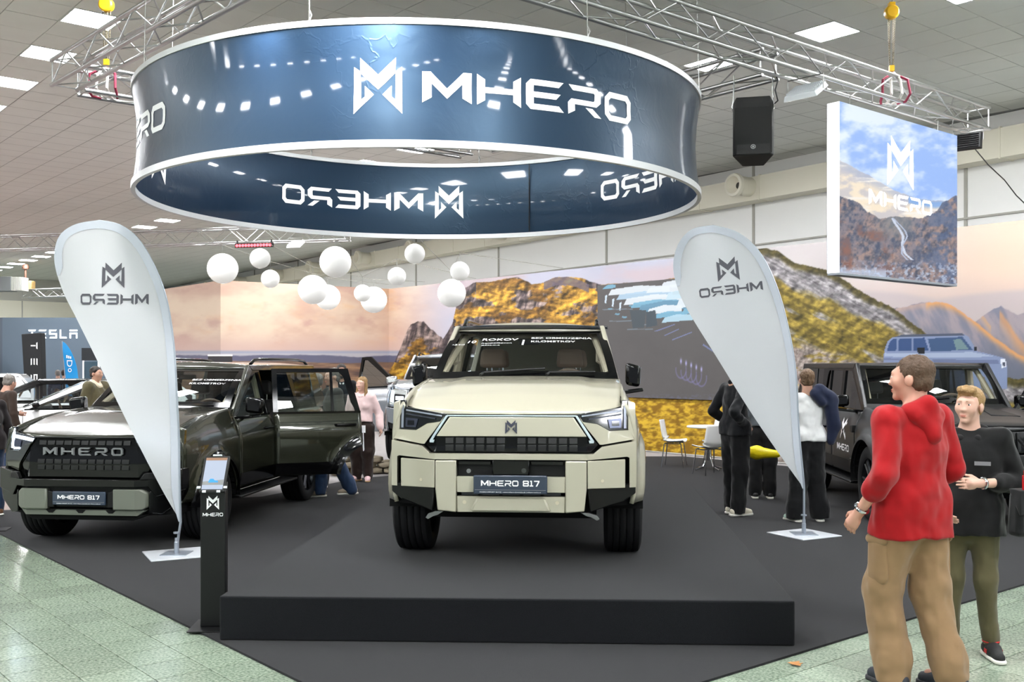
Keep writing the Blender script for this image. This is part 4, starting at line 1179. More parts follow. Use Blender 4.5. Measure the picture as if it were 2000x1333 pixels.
        # rear face
        b = MB(); pts = [(-.86,.45),(.86,.45),(.88,1.2),(P['wr'],P['zr']),(-P['wr'],P['zr']),(-.88,1.2)]
        b.slab([pts], lambda u, v: (u, L-.05-max(0, v-1.2)*(L-.05-P['yr_end'])/(P['zr']-1.2), v), lambda u, v: (u, L-.12-max(0, v-1.2)*(L-.05-P['yr_end'])/(P['zr']-1.2), v), (), (1.2,)); b.build('tailgate', s.paint, r, angle=0, recalc=True)
        # floor pan, axles
        b = MB(); b.box(-.62, .62, .35, L-.3, .34, .52); b.box(-.80, .80, 1.45, 3.35, .40, .50); b.build('floor_pan', m_dark, r, angle=0)
        for yc in (P['ya'], P['yr']):
            b = MB(); b.cyl((-.72, yc, P['R']), (.72, yc, P['R']), .045, n=10); b.tube([(-.6, yc-.1, .36), (-.2, yc-.25, .33), (.2, yc-.25, .33), (.6, yc-.1, .36)], .03, 8)
            b.build('axle', mat('axle_metal', (52,50,50), .5, .5), r)
        s.interior()
        s.wheels()
        s.mirrors()
    def window(s, sx, nm, door, y0, y1):
        """door frame and pane, children of the door"""
        P = s.P; zb, zt = P['zb']-.005, P['zr']-.065; (yb, _, _), (yt, _, _) = P['wb'], P['wt']
        def mp(u, v, o=0.0): return (sx*(s.gx(v)-o), u, v)
        ax = lambda z: lerp(P['yA']+.05, yt+.10, (z-zb)/(zt-zb))      # line of the slanted front post
        if nm == 'front_door': inner = [(ax(zb)+.07, zb), (y1-.06, zb), (y1-.06, zt-.02), (ax(zt)+.07, zt-.02)]; outer = [(ax(zb), zb), (y1, zb), (y1, zt+.03), (ax(zt)-.02, zt+.03)]
        else: inner = [(y0+.06, zb), (y1-.06, zb), (y1-.19, zt-.02), (y0+.06, zt-.02)]; outer = [(y0, zb), (y1, zb), (y1-.13, zt+.03), (y0, zt+.03)]
        b = MB(); k = len(inner)
        b.slab([[outer[i], outer[(i+1) % k], inner[(i+1) % k], inner[i]] for i in range(1, k)], lambda u, v: mp(u, v, -.004), lambda u, v: mp(u, v, .03))
        b.build('window_frame', m_gloss, door, angle=20, recalc=True)
        if nm == 'rear_door':
            b = MB(); b.slab([[(y1-.36, zb), (y1-.33, zb), (y1-.33, zt), (y1-.36, zt)], [(y1-.05, zb), (y1-.18, zt), (y1-.26, zt), (y1-.19, zt-.08), (y1-.11, zb+.12)]], lambda u, v: mp(u, v, -.003), lambda u, v: mp(u, v, .02)); b.build('window_divider', m_gloss, door, angle=20, recalc=True)
        b = MB(); b.slab([inner], lambda u, v: mp(u, v, .012)); b.build('window_pane', P.get('side_glass') or m_gl, door, angle=0)
        zc = P['zb']-.012
        b = MB(); b.slab([[(outer[0][0], zc-.012), (outer[1][0], zc-.012), (outer[1][0], zc+.016), (outer[0][0], zc+.016)]], lambda u, v: (sx*(s.side_x(u, zc)+.004), u, v), lambda u, v: (sx*(s.side_x(u, zc)-.02), u, v)); b.build('belt_moulding', m_gloss, door, angle=20, recalc=True)
    def greenhouse(s, sx):
        P = s.P; zb, zr = P['zb']-.01, P['zr']; (yb, zwb, _), (yt, zwt, _) = P['wb'], P['wt']
        pm = P['pillar_m'] or s.paint
        def mp(u, v, o=0.0): return (sx*(s.gx(v)-o), u, v)
        # slanted front post and roof side rail
        A0 = P['yA']-.02; Ztop = zr+.012
        b = MB(); b.slab([[(A0-.03, zb-.02), (A0+.075, zb-.02), (yt+.10, zr-.06), (yt+.02, Ztop)], [(yt+.02, Ztop), (yt+.10, zr-.06), (P['yr_end']-.1, zr-.06), (P['yr_end'], Ztop)]],
                         lambda u, v: mp(u, v, -.010), lambda u, v: mp(u, v, .035)); b.build('front_post', pm, s.root, angle=25, bevel=.01, recalc=True)
        Cc, D = P['Cc'], P['D']; zt = zr-.06; yl = P['yr_end']
        b = MB(); b.slab([[(D, zb), (P['L']-.07, zb), (yl, zt), (D+.03, zt)]], lambda u, v: mp(u, v, -.006), lambda u, v: mp(u, v, .05)); b.build('rear_post', pm, s.root, angle=25, bevel=.008, recalc=True)
        b = MB(); b.slab([[(Cc+.01, zb), (Cc+.07, zb), (Cc+.07, zt), (Cc-.12, zt)]], lambda u, v: mp(u, v, -.002), lambda u, v: mp(u, v, .04)); b.build('middle_post', m_gloss, s.root, angle=25, recalc=True)
        b = MB(); b.slab([[(Cc+.07, zb), (D, zb), (D+.03, zt), (Cc+.07, zt)]], lambda u, v: mp(u, v, .008)); b.build('quarter_pane', P.get('side_glass') or m_gl, s.root, angle=0)
    def interior(s):
        P = s.P; r = s.root; c1 = P.get('trim_col', (120,98,84)); m1 = mat('seat_%d_%d_%d' % c1, c1, .6); m2 = mat('dash_dark', (34,32,32), .6); m3 = mat('headlining', (190,184,172), .8)
        yb = P['wb'][0]; zb = P['zb']; zt = P['zr']
        b = MB(); b.hexa([(-.78, yb+.02, zb-.25), (.78, yb+.02, zb-.25), (.78, yb+.55, zb-.25), (-.78, yb+.55, zb-.25), (-.76, yb+.05, zb+.04), (.76, yb+.05, zb+.04), (.74, yb+.45, zb+.05), (-.74, yb+.45, zb+.05)]); b.build('dashboard', m2, r, bevel=.03)
        sw = None
        for y0, xs in ((2.62, (-.38, .38)), (3.55, (-.42, .42))):
            for x in xs:
                k = (zt-1.86)
                b = MB(); b.hexa([(x-.25, y0-.05, .8), (x+.25, y0-.05, .8), (x+.24, y0+.12, .8), (x-.24, y0+.12, .8), (x-.21, y0+.08, 1.40+k), (x+.21, y0+.08, 1.40+k), (x+.20, y0+.2, 1.40+k), (x-.20, y0+.2, 1.40+k)])
                seat = b.build('seat', m1, r, bevel=.04)
                b = MB(); b.hexa([(x-.14, y0+.07, 1.47+k), (x+.14, y0+.07, 1.47+k), (x+.13, y0+.17, 1.47+k), (x-.13, y0+.17, 1.47+k), (x-.12, y0+.08, 1.66+k), (x+.12, y0+.08, 1.66+k), (x+.11, y0+.17, 1.66+k), (x-.11, y0+.17, 1.66+k)]); b.build('headrest', m1, seat, bevel=.04)
                b = MB()
                for e in (-.06, .06): b.cyl((x+e, y0+.12, 1.39+k), (x+e, y0+.12, 1.5+k), .008, n=6)
                b.build('headrest_rod', m_chrome, seat)
        zc = zb+.01; b = MB(); cy = yb+.62; n = 24
        b.tube([(.38+.185*math.cos(2*math.pi*k/n), cy+.185*math.sin(2*math.pi*k/n)*-.35, zc+.185*math.sin(2*math.pi*k/n)*.93) for k in range(n)], .017, 8, closed=True)
        for a in (0, math.pi, -math.pi/2): b.tube([(.38, cy, zc), (.38+.18*math.cos(a), cy-.06*math.sin(a), zc+.17*math.sin(a))], .014, 6)
        sphere_pts(b, (.38, cy-.01, zc), (.055, .03, .05), 12, 8); b.build('steering_wheel', mat('wheel_leather', (110,92,78), .5), r)
        b = MB(); b.grid(lambda u, v: ((u*2-1)*(P['wr']-.05), lerp(P['wt'][0]+.08, P['yr_end']-.15, v), zt-.03+.03*(1-(u*2-1)**2)), 6, 6); b.build('headlining', m3, r)
        b = MB()
        for sx in (-1, 1):
            x = sx*(s.gx(zt-.25)-.07); ya = lerp(P['wb'][0], P['wt'][0], .55)+.12
            b.tube([(x, ya, zt-.36), (x-sx*.05, ya+.02, zt-.33), (x-sx*.05, ya+.09, zt-.2), (x, ya+.11, zt-.17)], .014, 6)
        b.build('grab_handle', mat('grab_beige', (176,162,140), .6), r)
        m4 = mat('pillar_beige', (186,172,148), .7)
        for sx in (-1, 1):
            b = MB(); (y0_, z0_, w0_), (y1_, z1_, w1_) = P['wb'], P['wt']
            b.tube([(sx*(w0_-.09), y0_+.17, z0_+.03), (sx*(lerp(w0_, w1_, .5)-.085), lerp(y0_, y1_, .5)+.15, lerp(z0_, z1_, .5)), (sx*(w1_-.09), y1_+.12, z1_-.04), (sx*(w1_-.11), y1_+.5, z1_-.0)], .034, 8)
            b.tube([(sx*(s.gx(P['zb'])-.05), P['B'], P['zb']-.1), (sx*(P['wr']-.05), P['B']-.02, zt-.06)], .05, 8); b.build('pillar_trim', m4, r)
        b = MB(); b.box(-.10, .10, P['wt'][0]-.02, P['wt'][0]+.02, P['wt'][1]-.13, P['wt'][1]-.07); b.build('rear_view_mirror', m_satin, r, bevel=.01)
        b = MB(); b.box(-.80, .80, 1.9, P['L']-.2, .55, .8); b.build('cabin_floor', m2, r, angle=0)
    def wheels(s):
        P = s.P; R = P['R']; tw = P['tyre_w']/2; x0 = P['w']+P['flare']-.03-tw
        b = MB(); pr = [(R*.66, -tw*.86), (R*.72, -tw*.98), (R*.86, -tw*1.0), (R*.945, -tw*.93)]
        for k in range(5):
            a0 = -tw*.90+k*tw*.36+.0; a1 = a0+tw*.30
            pr += [(R*.985-(.008 if k in (0, 4) else 0), a0), (R*(1 if k not in (0, 4) else .99), a0+.01), (R*(1 if k not in (0, 4) else .99), a1-.01), (R*.985, a1), (R*.962, a1+.003), (R*.962, a1+tw*.06-.003)]
        pr = pr[:-2]; pr += [(R*.945, tw*.93), (R*.86, tw*1.0), (R*.72, tw*.98), (R*.66, tw*.86)]
        b.lathe(pr, 56, 'x'); b.lathe([(R*.66, -tw*.86), (R*.64, 0), (R*.66, tw*.86)], 40, 'x')
        first = b; rm = P['rim'] or m_rimb
        proto = None; rp = None; bk = None
        for yc, st in ((P['ya'], P.get('steer', 0)), (P['yr'], 0)):
            for sx in (-1, 1):
                if proto is None: proto = b.build('wheel', m_rub, s.root, angle=35); w = proto
                else: w = share('wheel', proto, s.root)
                w.location = (sx*x0, yc, R); w.rotation_euler = (0, 0, st+(math.pi if sx < 0 else 0))
                if rp is None:
                    q = MB(); q.lathe([(R*.655, -tw*.8), (R*.62, -tw*.6), (R*.60, tw*.3), (R*.66, tw*.80), (R*.67, tw*.84)], 40, 'x')
                    q.lathe([(.001, tw*.70), (.05, tw*.72), (.07, tw*.66)], 20, 'x')
                    for k in range(6):
                        a = 2*math.pi*k/6
                        for e in (-.16, .16):
                            ca, sa = math.cos(a+e), math.sin(a+e); c0, s0_ = math.cos(a+e*.5), math.sin(a+e*.5)
                            q.tube([(tw*.62, .05*c0, .05*s0_), (tw*.66, R*.35*math.cos(a+e*.8), R*.35*math.sin(a+e*.8)), (tw*.74, R*.62*ca, R*.62*sa)], [.026, .022, .02], 6)
                    rp = q.build('rim', rm, w, angle=35)
                    q = MB(); q.lathe([(.001, 0), (R*.60, .0), (R*.6, .01)], 28, 'x'); q.lathe([(R*.12, tw*.2), (R*.42, tw*.22), (R*.42, tw*.26), (R*.12, tw*.26)], 28, 'x'); bk = q.build('brake_disc', m_rimb, w)
                else: share('rim', rp, w); share('brake_disc', bk, w)
    def mirrors(s):
        P = s.P; mm = P['mirror_m'] or m_gloss; y = P['yA']+.22; z = P['zb']+.03; hx, hz = P.get('mirror_size', (.125, .21))
        for sx in (-1, 1):
            x = P['w']+P.get('mirror_out', .03)
            b = MB(); b.hexa([(sx*(x+.02), y-.05, z+.02), (sx*(x+.02+2*hx*.9), y-.03, z+.0), (sx*(x+.02+2*hx*.86), y+.10, z), (sx*(x+.02), y+.09, z+.02),
                              (sx*(x+.02), y-.04, z+hz), (sx*(x+.02+2*hx), y-.02, z+hz*.86), (sx*(x+.02+2*hx*.95), y+.09, z+hz*.86), (sx*(x+.02), y+.08, z+hz)])
            if sx < 0: b.f = [f[::-1] for f in b.f]
            md = b.build('side_mirror', mm, s.root, angle=50, bevel=.03)
            b = MB(); b.hexa([(sx*(P['w']-.12), y-.0, z-.07), (sx*(x+.18), y-.01, z-.035), (sx*(x+.18), y+.06, z-.035), (sx*(P['w']-.12), y+.10, z-.07), (sx*(P['w']-.12), y, z-.03), (sx*(x+.17), y, z-.005), (sx*(x+.17), y+.05, z-.005), (sx*(P['w']-.12), y+.09, z-.03)])
            if sx < 0: b.f = [f[::-1] for f in b.f]
            b.build('mirror_arm', mm, md, bevel=.008)
            b = MB(); b.slab([[(.05, .03), (.05+2*hx*.75, .03), (.05+2*hx*.8, hz*.8), (.05, hz*.85)]], lambda u, v: (sx*(x+u), y+.098, z+v)); b.build('mirror_glass', m_chrome, md, angle=0)
    def windshield_text(s, parts, m=m_print):
        """flat lettering stuck to the windshield: (text, x, t, height, bold, shear)"""
        (y0, z0, w0), (y1, z1, w1) = s.P['wb'], s.P['wt']; hgt = math.hypot(y1-y0, z1-z0)
        for tx, x, t, h, bold, sh, wid in parts:
            if tx == '|': ps = [[(0,0),(.16,0),(.22,1),(.06,1)]]; wt = 1
            else: ps, wt = text_polys(tx, sh, bold)
            k = h if not wid else wid/wt
            b = MB(); us = [p[0] for q in ps for p in q]; cu = [lerp(min(us), max(us), i/6) for i in range(1, 6)]
            b.slab(ps, lambda u, v: s.wf(x+u*k, t+v*h/hgt, -.008), None, cu); b.build('windshield_lettering', m, s.root, angle=0)

# ------------------------------------------------------------------ cream off-roader on the stage
m_cream = mat('cream_paint', (171,167,149), .30, coat=1.0, spec=.4)
def hex_poly(): return [(.478,1.137),(.626,.916),(.574,.864),(-.574,.864),(-.626,.916),(-.478,1.137)]
cream = Car('off_roader', 'cream boxy off-roader with hexagonal grille panel parked on the carpeted platform', dict(rim=m_rimb, trim_col=(150,124,108), rail_m=m_gloss, lean=.10, wr=.705, wb=(1.54,1.385,.825), wt=(2.34,1.82,.70), mirror_size=(.07,.22), mirror_out=-.085),
            (-.007, 7.41, SZ), -math.atan(.073), m_cream)
c = cream
c.front('front_core', [[(-.86,.46),(.86,.46),(.895,.95),(.85,1.20),(.5,1.12),(-.5,1.12),(-.85,1.20),(-.895,.95)]], m_dark, .07, .25, bevel=None)
gr = c.front('grille', [hex_poly()], m_gloss, .014, .05)[0]
c.front('grille_panel', [[(.452,1.116),(.546,.978),(-.546,.978),(-.452,1.116)]], m_cream, -.014, .03)
m_strip = mat('light_strip', (176,190,196), .25, coat=.5)
c.front('light_strip', [[(.461,1.127),(.478,1.130),(.600,.945),(.598,.93),(.566,.93),(.560,.952),(.574,.95)]], m_strip, -.008, .02, both=True, bevel=.003)
c.front('light_strip_bar', [[(-.461,1.122),(.461,1.122),(.47,1.131),(-.47,1.131)]], m_strip, -.006, .02, bevel=None)
# louvres in the lower grille
for k in range(-6, 7):
    if k in (0,): continue
    x = k*.075
    for z in (.872, .924): c.front('grille_block', [[(x-.030,z),(x+.030,z),(x+.030,z+.046),(x-.030,z+.046)]], mat('grille_dark', (10,10,11), .35), .004, .02, bevel=.003)
def both(nm, poly, m, off=0, th=.06, bevel=.008): return c.front(nm, [poly], m, off, th, both=True, bevel=bevel)
both('cheek', [(.492,1.122),(.512,1.083),(.622,1.066),(.712,1.014),(.86,1.016),(.895,.948),(.662,.917),(.640,.918)], m_cream)
both('fender_corner', [(.85,1.235),(.85,1.018),(.895,.948),(.908,.99),(.905,1.214)], m_cream, 0, .06)
for sx_, hl in zip((1, -1), both('headlight', [(.478,1.139),(.512,1.083),(.622,1.066),(.712,1.014),(.85,1.018),(.85,1.235),(.808,1.235),(.802,1.184)], m_lens, .012, .05, .004)):
    def hp(nm, poly, m, off=.004): c.front(nm, [poly if sx_ > 0 else mirror_x(poly)], m, off, .012, parent=hl, bevel=None)
    hp('lamp_bar', [(.51,1.119),(.80,1.155),(.80,1.166),(.51,1.130)], mat('lamp_bar_grey', (150,156,170), .2, .4))
    hp('lamp_bar', [(.56,1.098),(.80,1.128),(.80,1.138),(.56,1.108)], mat('lamp_bar_dark', (64,68,78), .2, .5))
    hp('projector', [(.715,1.035),(.80,1.035),(.80,1.105),(.70,1.098)], mat('projector', (86,90,108), .12, .7))
    hp('projector_core', [(.73,1.05),(.785,1.05),(.785,1.085),(.73,1.085)], mat('projector_dark', (22,24,32), .05, .2, coat=1), .002)
    hp('lamp_edge', [(.818,1.03),(.836,1.03),(.836,1.20),(.818,1.195)], mat('lamp_bar_grey', (150,156,170), .2, .4))
c.front('bumper', [[(-.905,.937),(-.905,.60),(-.858,.60),(-.858,.818),(-.84,.826),(-.55,.812),(.55,.812),(.84,.826),(.858,.818),(.858,.60),(.905,.60),(.905,.937),(.655,.904),(.595,.855),(-.595,.855),(-.655,.904)]], m_cream, -.035, .10)
both('bumper_side_panel', [(.552,.806),(.826,.808),(.826,.600),(.552,.607)], m_cream, -.045, .06)
both('bumper_pillar', [(.394,.806),(.546,.806),(.546,.607),(.53,.445),(.394,.432)], m_cream, -.05, .08)
c.front('bumper_centre', [[(-.394,.69),(.394,.69),(.394,.577),(-.394,.577)]], m_cream, -.04, .06)
lip = c.front('bumper_lip', [[(-.394,.548),(.394,.548),(.394,.432),(-.394,.432)]], m_cream, -.03, .06)[0]
c.front('lip_block', [[(-.25,.535),(.25,.535),(.29,.445),(-.29,.445)]], m_cream, -.055, .03, parent=lip, bevel=.012)
c.front('intake', [[(-.394,.806),(.394,.806),(.394,.69),(-.394,.69)]], m_satin, .02, .03)
both('intake_bar', [(.14,.775),(.385,.775),(.385,.80),(.14,.80)], m_gloss, -.02, .03)
c.front('winch_cover', [[(-.134,.69),(.134,.69),(.134,.808),(-.134,.808)]], m_gloss, -.03, .05)
for k in range(5): x = -.30+k*.15; c.front('slot_fin', [[(x-.06,.553),(x+.06,.553),(x+.06,.572),(x-.06,.572)]], m_rimb, -.006, .01, bevel=None)
both('corner_trim', [(.552,.602),(.905,.628),(.905,.555),(.82,.505),(.57,.435)], mat('trim_black', (6,6,7), .3, spec=.35), -.03, .16)
for x, z in ((.66,.66),(-.66,.66)): c.disc('parking_sensor', x, z, .011, mat('sensor_cream', (190,184,160), .4), -.05)
for x in (-.335, .335): c.disc('tow_sensor', x, .505, .014, mat('sensor_cream', (190,184,160), .4), -.036)
c.disc('camera_eye', -.31, .725, .016, m_rims, .012); c.disc('camera_eye', .095, .735, .018, m_lens, -.036)
both('tow_hook', [(.50,.425),(.56,.425),(.62,.40),(.64,.37),(.62,.36),(.58,.385),(.54,.40)], m_rims, .05, .03, .006)
c.plate(.569, -.085)
c.emblem(.998, .098, -.022, mat('emblem_dark', (70,72,84), .25, .8))
b = MB(); b.grid(lambda u, v: ((u*2-1)*.745, 2.315+.09*((u*2-1)*.93)**2+v*.16, 1.838+.035*step01(v*1.4)+(.012)*(1-(u*2-1)**2)), 18, 3); b.build('roof_visor', m_gloss, c.root, angle=60)
c.windshield_text([('AŽ DO', -.70, .60, .020, .0, .0, .12), ('10', -.575, .645, .056, .012, .2, .10), ('ROKOV', -.43, .70, .056, .014, .1, .345), ('ROZŠÍRENÁ', -.43, .625, .020, .0, .2, .29), ('ZÁRUKA', -.43, .575, .020, .0, .2, .18), ('|', -.05, .59, .115, 0, 0, .115),
                   ('BEZ OBMEDZENIA', .03, .745, .040, .012, 0, .56), ('KILOMETROV', .03, .655, .040, .012, 0, .41)])

# ------------------------------------------------------------------ green off-roader with its rear door open
m_green = mat('olive_paint', (48,50,39), .24, .5, coat=1.0)
green = Car('off_roader', 'dark olive green off-roader with glowing headlights and an open rear door', dict(trim=m_gloss, side_glass=glass('green_side_glass', (.58,.66,.63), .08), handle_m=m_gloss, trim_col=(40,38,38),
            open={('rear_door', 1): math.radians(61)}, mirror_size=(.10,.20), mirror_out=-.03, lean=.08), (-4.09, 9.75, .014), -math.atan(.115), m_green)
green.root.scale = (1, 1, .955)
c = green
c.front('front_core', [[(-.86,.36),(.86,.36),(.895,.95),(.85,1.20),(.5,1.12),(-.5,1.12),(-.85,1.20),(-.895,.95)]], m_dark, .07, .25, bevel=None)
c.front('grille', [[(.495,1.137),(.665,.87),(.60,.745),(-.60,.745),(-.665,.87),(-.495,1.137)]], m_gloss, .02, .05)
for k in range(-5, 6):
    x = k*.085
    for z in (1.065, .88, .82): c.front('grille_block', [[(x-.036,z),(x+.036,z),(x+.036,z+.045),(x-.036,z+.045)]], mat('grille_dark', (10,10,11), .35), .01, .02, bevel=.003)
c.front('grille_edge', [[(-.50,1.137),(.50,1.137),(.51,1.15),(-.51,1.15)]], m_satin, -.012, .03)
W, tw = word('MHERO', .55); sc = .80/tw
for ch, ps in W:
    b = MB(); b.slab(ps, lambda u, v: (-.40+u*sc, c.plan(0, .98)-.012, .965+v*.078), lambda u, v: (-.40+u*sc, c.plan(0, .98)+.012, .965+v*.078)); b.build('grille_letter', mat('letter_grey', (116,118,120), .4, .3), c.root, angle=20)
both('cheek', [(.512,1.122),(.53,1.083),(.632,1.066),(.712,1.0),(.86,1.0),(.905,.93),(.87,.84),(.70,.80),(.685,.87)], m_green)
both('fender_corner', [(.85,1.235),(.85,1.0),(.905,.93),(.908,.99),(.905,1.214)], m_green)
m_drl = mat('daytime_lamp', (235,245,255), .3, emit=(214,232,255), es=9.0)
for sx_, hl in zip((1, -1), both('headlight', [(.498,1.139),(.53,1.083),(.632,1.066),(.712,1.0),(.85,1.0),(.85,1.235),(.808,1.235),(.802,1.184)], m_lens, .012, .05, .004)):
    def hp(nm, poly, m, off=.004): c.front(nm, [poly if sx_ > 0 else mirror_x(poly)], m, off, .012, parent=hl, bevel=None)
    hp('daytime_lamp', [(.53,1.10),(.80,1.125),(.80,1.155),(.62,1.14),(.52,1.128)], m_drl)
    hp('daytime_lamp', [(.812,1.02),(.838,1.02),(.838,1.22),(.815,1.215)], m_drl)
    hp('daytime_lamp', [(.72,1.012),(.80,1.012),(.80,1.03),(.71,1.03)], m_drl)
    hp('projector', [(.70,1.04),(.80,1.04),(.80,1.105),(.69,1.098)], mat('projector', (86,90,108), .12, .7))
c.front('bumper_shelf', [[(-.93,.83),(-.93,.62),(-.72,.56),(-.66,.66),(.66,.66),(.72,.56),(.93,.62),(.93,.83),(.74,.80),(.66,.735),(-.66,.735),(-.74,.80)]], m_gloss, -.07, .16)
both('bumper_tab', [(.60,.735),(.74,.735),(.72,.80),(.64,.80)], m_satin, -.10, .06)
c.front('intake', [[(-.66,.66),(.66,.66),(.66,.45),(-.66,.45)]], m_satin, .0, .05)
m_olsat = mat('olive_satin', (98,102,92), .45)
both('skid_block', [(.33,.64),(.60,.64),(.65,.60),(.65,.46),(.60,.43),(.33,.43)], m_olsat, -.06, .08, .015)
both('skid_side', [(.265,.60),(.33,.62),(.33,.45),(.265,.45)], m_satin, -.04, .06)
both('corner_trim', [(.66,.62),(.93,.62),(.90,.50),(.76,.38),(.66,.40)], m_gloss, -.05, .14)
c.front('skid_plate', [[(-.62,.425),(.62,.425),(.56,.375),(-.56,.375)]], m_olsat, -.03, .08)
c.front('lower_guard', [[(-.62,.375),(.62,.375),(.50,.32),(-.50,.32)]], m_dark, .02, .2)
for x in (-.30, 0, .30): c.front('skid_notch', [[(x-.05,.425),(x+.05,.425),(x+.02,.395),(x-.02,.395)]], m_dark, -.034, .02, bevel=None)
c.plate(.478, -.07)
for sx in (-1, 1):
    b = MB(); b.hexa([(sx*.80,1.45,.35),(sx*1.0,1.45,.36),(sx*1.0,3.35,.36),(sx*.80,3.35,.35),(sx*.80,1.45,.40),(sx*1.0,1.45,.385),(sx*1.0,3.35,.385),(sx*.80,3.35,.40)]); b.build('running_board', m_satin, c.root, bevel=.008, recalc=True)
c.windshield_text([('BEZ OBMEDZENIA', .205, .60, .040, .012, 0, .56), ('KILOMETROV', .205, .50, .040, .012, 0, .41), ('10 ROKOV', -.47, .60, .056, .012, .2, .50)])

# ------------------------------------------------------------------ black off-roader on the right
m_mblack = mat('matte_black_paint', (26,27,29), .38, .3)
black = Car('off_roader', 'matte black off-roader with a white emblem on its door behind the red hoodie', dict(w=.97, zb=1.24, zs=.98, lean=.10, wb=(1.50,1.33,.83), wt=(1.98,1.77,.78), zr=1.80, wr=.80, crown=.02, B=2.50, Cc=3.5, D=3.9, yA=1.42,
            ztop=[(.2,1.16),(.6,1.19),(1.4,1.22)], hood=[(.05,1.10),(.2,1.17),(.5,1.22),(1.0,1.26),(1.5,1.29)], hedge=.03, trim=m_satin, rim=m_rimb, R=.43, ra=.50, flare=.045, rail=False, mirror_size=(.12,.16), mirror_out=0.0,
            side_glass=glass('smoke_glass', (.22,.24,.25), .09), open={('front_door', 1): math.radians(58)}, trim_col=(60,58,58)), (4.99, 10.75, .014), -math.atan(.055), m_mblack)
c = black
c.front('front_core', [[(-.88,.45),(.88,.45),(.90,.95),(.86,1.14),(-.86,1.14),(-.90,.95)]], m_dark, .07, .25, bevel=None)
c.front('grille', [[(-.84,1.08),(.84,1.08),(.80,.86),(-.80,.86)]], m_gloss, .02, .05)
for k in range(-3, 4): c.front('grille_bar', [[(k*.11-.015,.87),(k*.11+.015,.87),(k*.11+.015,1.07),(k*.11-.015,1.07)]], m_mblack, -.005, .03)
both('headlight', [(.56,1.07),(.83,1.07),(.80,.89),(.60,.89)], m_lens, .0, .05)
c.front('bumper', [[(-.92,.84),(.92,.84),(.90,.60),(.60,.45),(-.60,.45),(-.90,.60)]], m_mblack, -.06, .14)
c.front('skid_plate', [[(-.4,.60),(.4,.60),(.36,.47),(-.36,.47)]], m_rims, -.09, .04)
for sx in (-1, 1):
    b = MB(); b.hexa([(sx*.80,1.45,.36),(sx*1.02,1.45,.37),(sx*1.02,3.35,.37),(sx*.80,3.35,.36),(sx*.80,1.45,.41),(sx*1.02,1.45,.395),(sx*1.02,3.35,.395),(sx*.80,3.35,.41)]); b.build('running_board', m_satin, c.root, bevel=.008, recalc=True)
for x0 in (-.42, .42):      # raised vents on the hood
    b = MB(); b.slab([[(x0-.16,.55),(x0+.16,.55),(x0+.10,.95),(x0-.10,.95)]], lambda u, v: (u, v, c.hood_z(v, u)+.012), lambda u, v: (u, v, c.hood_z(v, u)-.01)); b.build('hood_vent', m_satin, c.root, angle=20, bevel=.006)
b = MB(); b.slab([[((u-.436)*.16, .20+v*.10) for u, v in p] for p in EMB], lambda u, v: (u, .95+v, c.hood_z(.95+v, u)+.004)); b.build('hood_emblem', m_gloss, c.root, angle=0)
for yv in (.55,):
    b = MB()
    for sx in (-1, 1): pass
def door_print(polys, y0, z0, h, nm, k=1.0):
    b = MB(); b.slab(polys, lambda u, v: (-(c.side_x(y0-u*h*k, z0+v*h)+.005), y0-u*h*k, z0+v*h)); b.f = [f[::-1] for f in b.f]; b.build(nm, m_print, c.root, angle=0)
door_print([[(u, v) for u, v in p] for p in EMB], 2.10, .86, .27, 'door_emblem')
for ch, ps in wd: door_print(ps, 2.24, .72, .085, 'door_letter', .80)
for z_ in (1.02, .62):
    b = MB(); b.box(-c.side_x(1.52, z_)-.035, -c.side_x(1.52, z_)+.02, 1.47, 1.57, z_-.045, z_+.045); b.build('door_hinge', m_satin, c.root, bevel=.01)

# ------------------------------------------------------------------ silver off-roader behind the cream one, nose on the stones
m_silver = mat('silver_paint', (150,154,160), .25, .7, coat=1.0)
silver = Car('off_roader', 'silver grey off-roader with an open front door and its wheel on piled stones', dict(lean=.09, rim=m_rims, open={('front_door', -1): math.radians(52)}, mirror_m=m_chrome, mirror_size=(.10,.15), mirror_out=-.02, trim_col=(60,58,58), side_glass=m_gld,
              plan=(.45,.5)), (-1.12, 16.2, .285), math.radians(-1.5), m_silver)
silver.root.rotation_euler = (-math.asin(.068), 0, math.radians(-1.5))
c = silver
c.front('front_core', [[(-.86,.46),(.86,.46),(.895,.95),(.85,1.20),(.5,1.12),(-.5,1.12),(-.85,1.20),(-.895,.95)]], m_dark, .07, .25, bevel=None)
c.front('grille', [[(-.52,1.12),(.52,1.12),(.50,.84),(-.50,.84)]], m_gloss, .01, .05)
c.front('bumper', [[(-.91,.86),(-.56,.80),(.56,.80),(.91,.86),(.88,.62),(.5,.48),(-.5,.48),(-.88,.62)]], m_silver, -.03, .12)
both('fender_corner', [(.53,1.12),(.85,1.235),(.905,1.21),(.905,.87),(.53,.81)], m_silver, .01, .05)
for sx_, hl in zip((1, -1), both('headlight', [(.56,1.12),(.83,1.16),(.86,1.12),(.86,.90),(.82,.86),(.62,.88),(.56,.95)], m_chrome, -.01, .05, .01)):
    def hp(nm, poly, m, off=-.016): c.front(nm, [poly if sx_ > 0 else mirror_x(poly)], m, off, .012, parent=hl, bevel=None)
    hp('lamp_frame', [(.60,1.05),(.76,1.07),(.78,1.05),(.78,.93),(.74,.91),(.60,.94)], m_satin, -.018)
    hp('projector', [(.62,1.02),(.75,1.03),(.75,.97),(.62,.97)], m_drl, -.024)
    hp('daytime_lamp', [(.79,1.12),(.83,1.13),(.84,.95),(.80,.93)], m_drl, -.02)
both('corner_trim', [(.50,.50),(.88,.64),(.86,.52),(.55,.44)], m_satin, .0, .12)

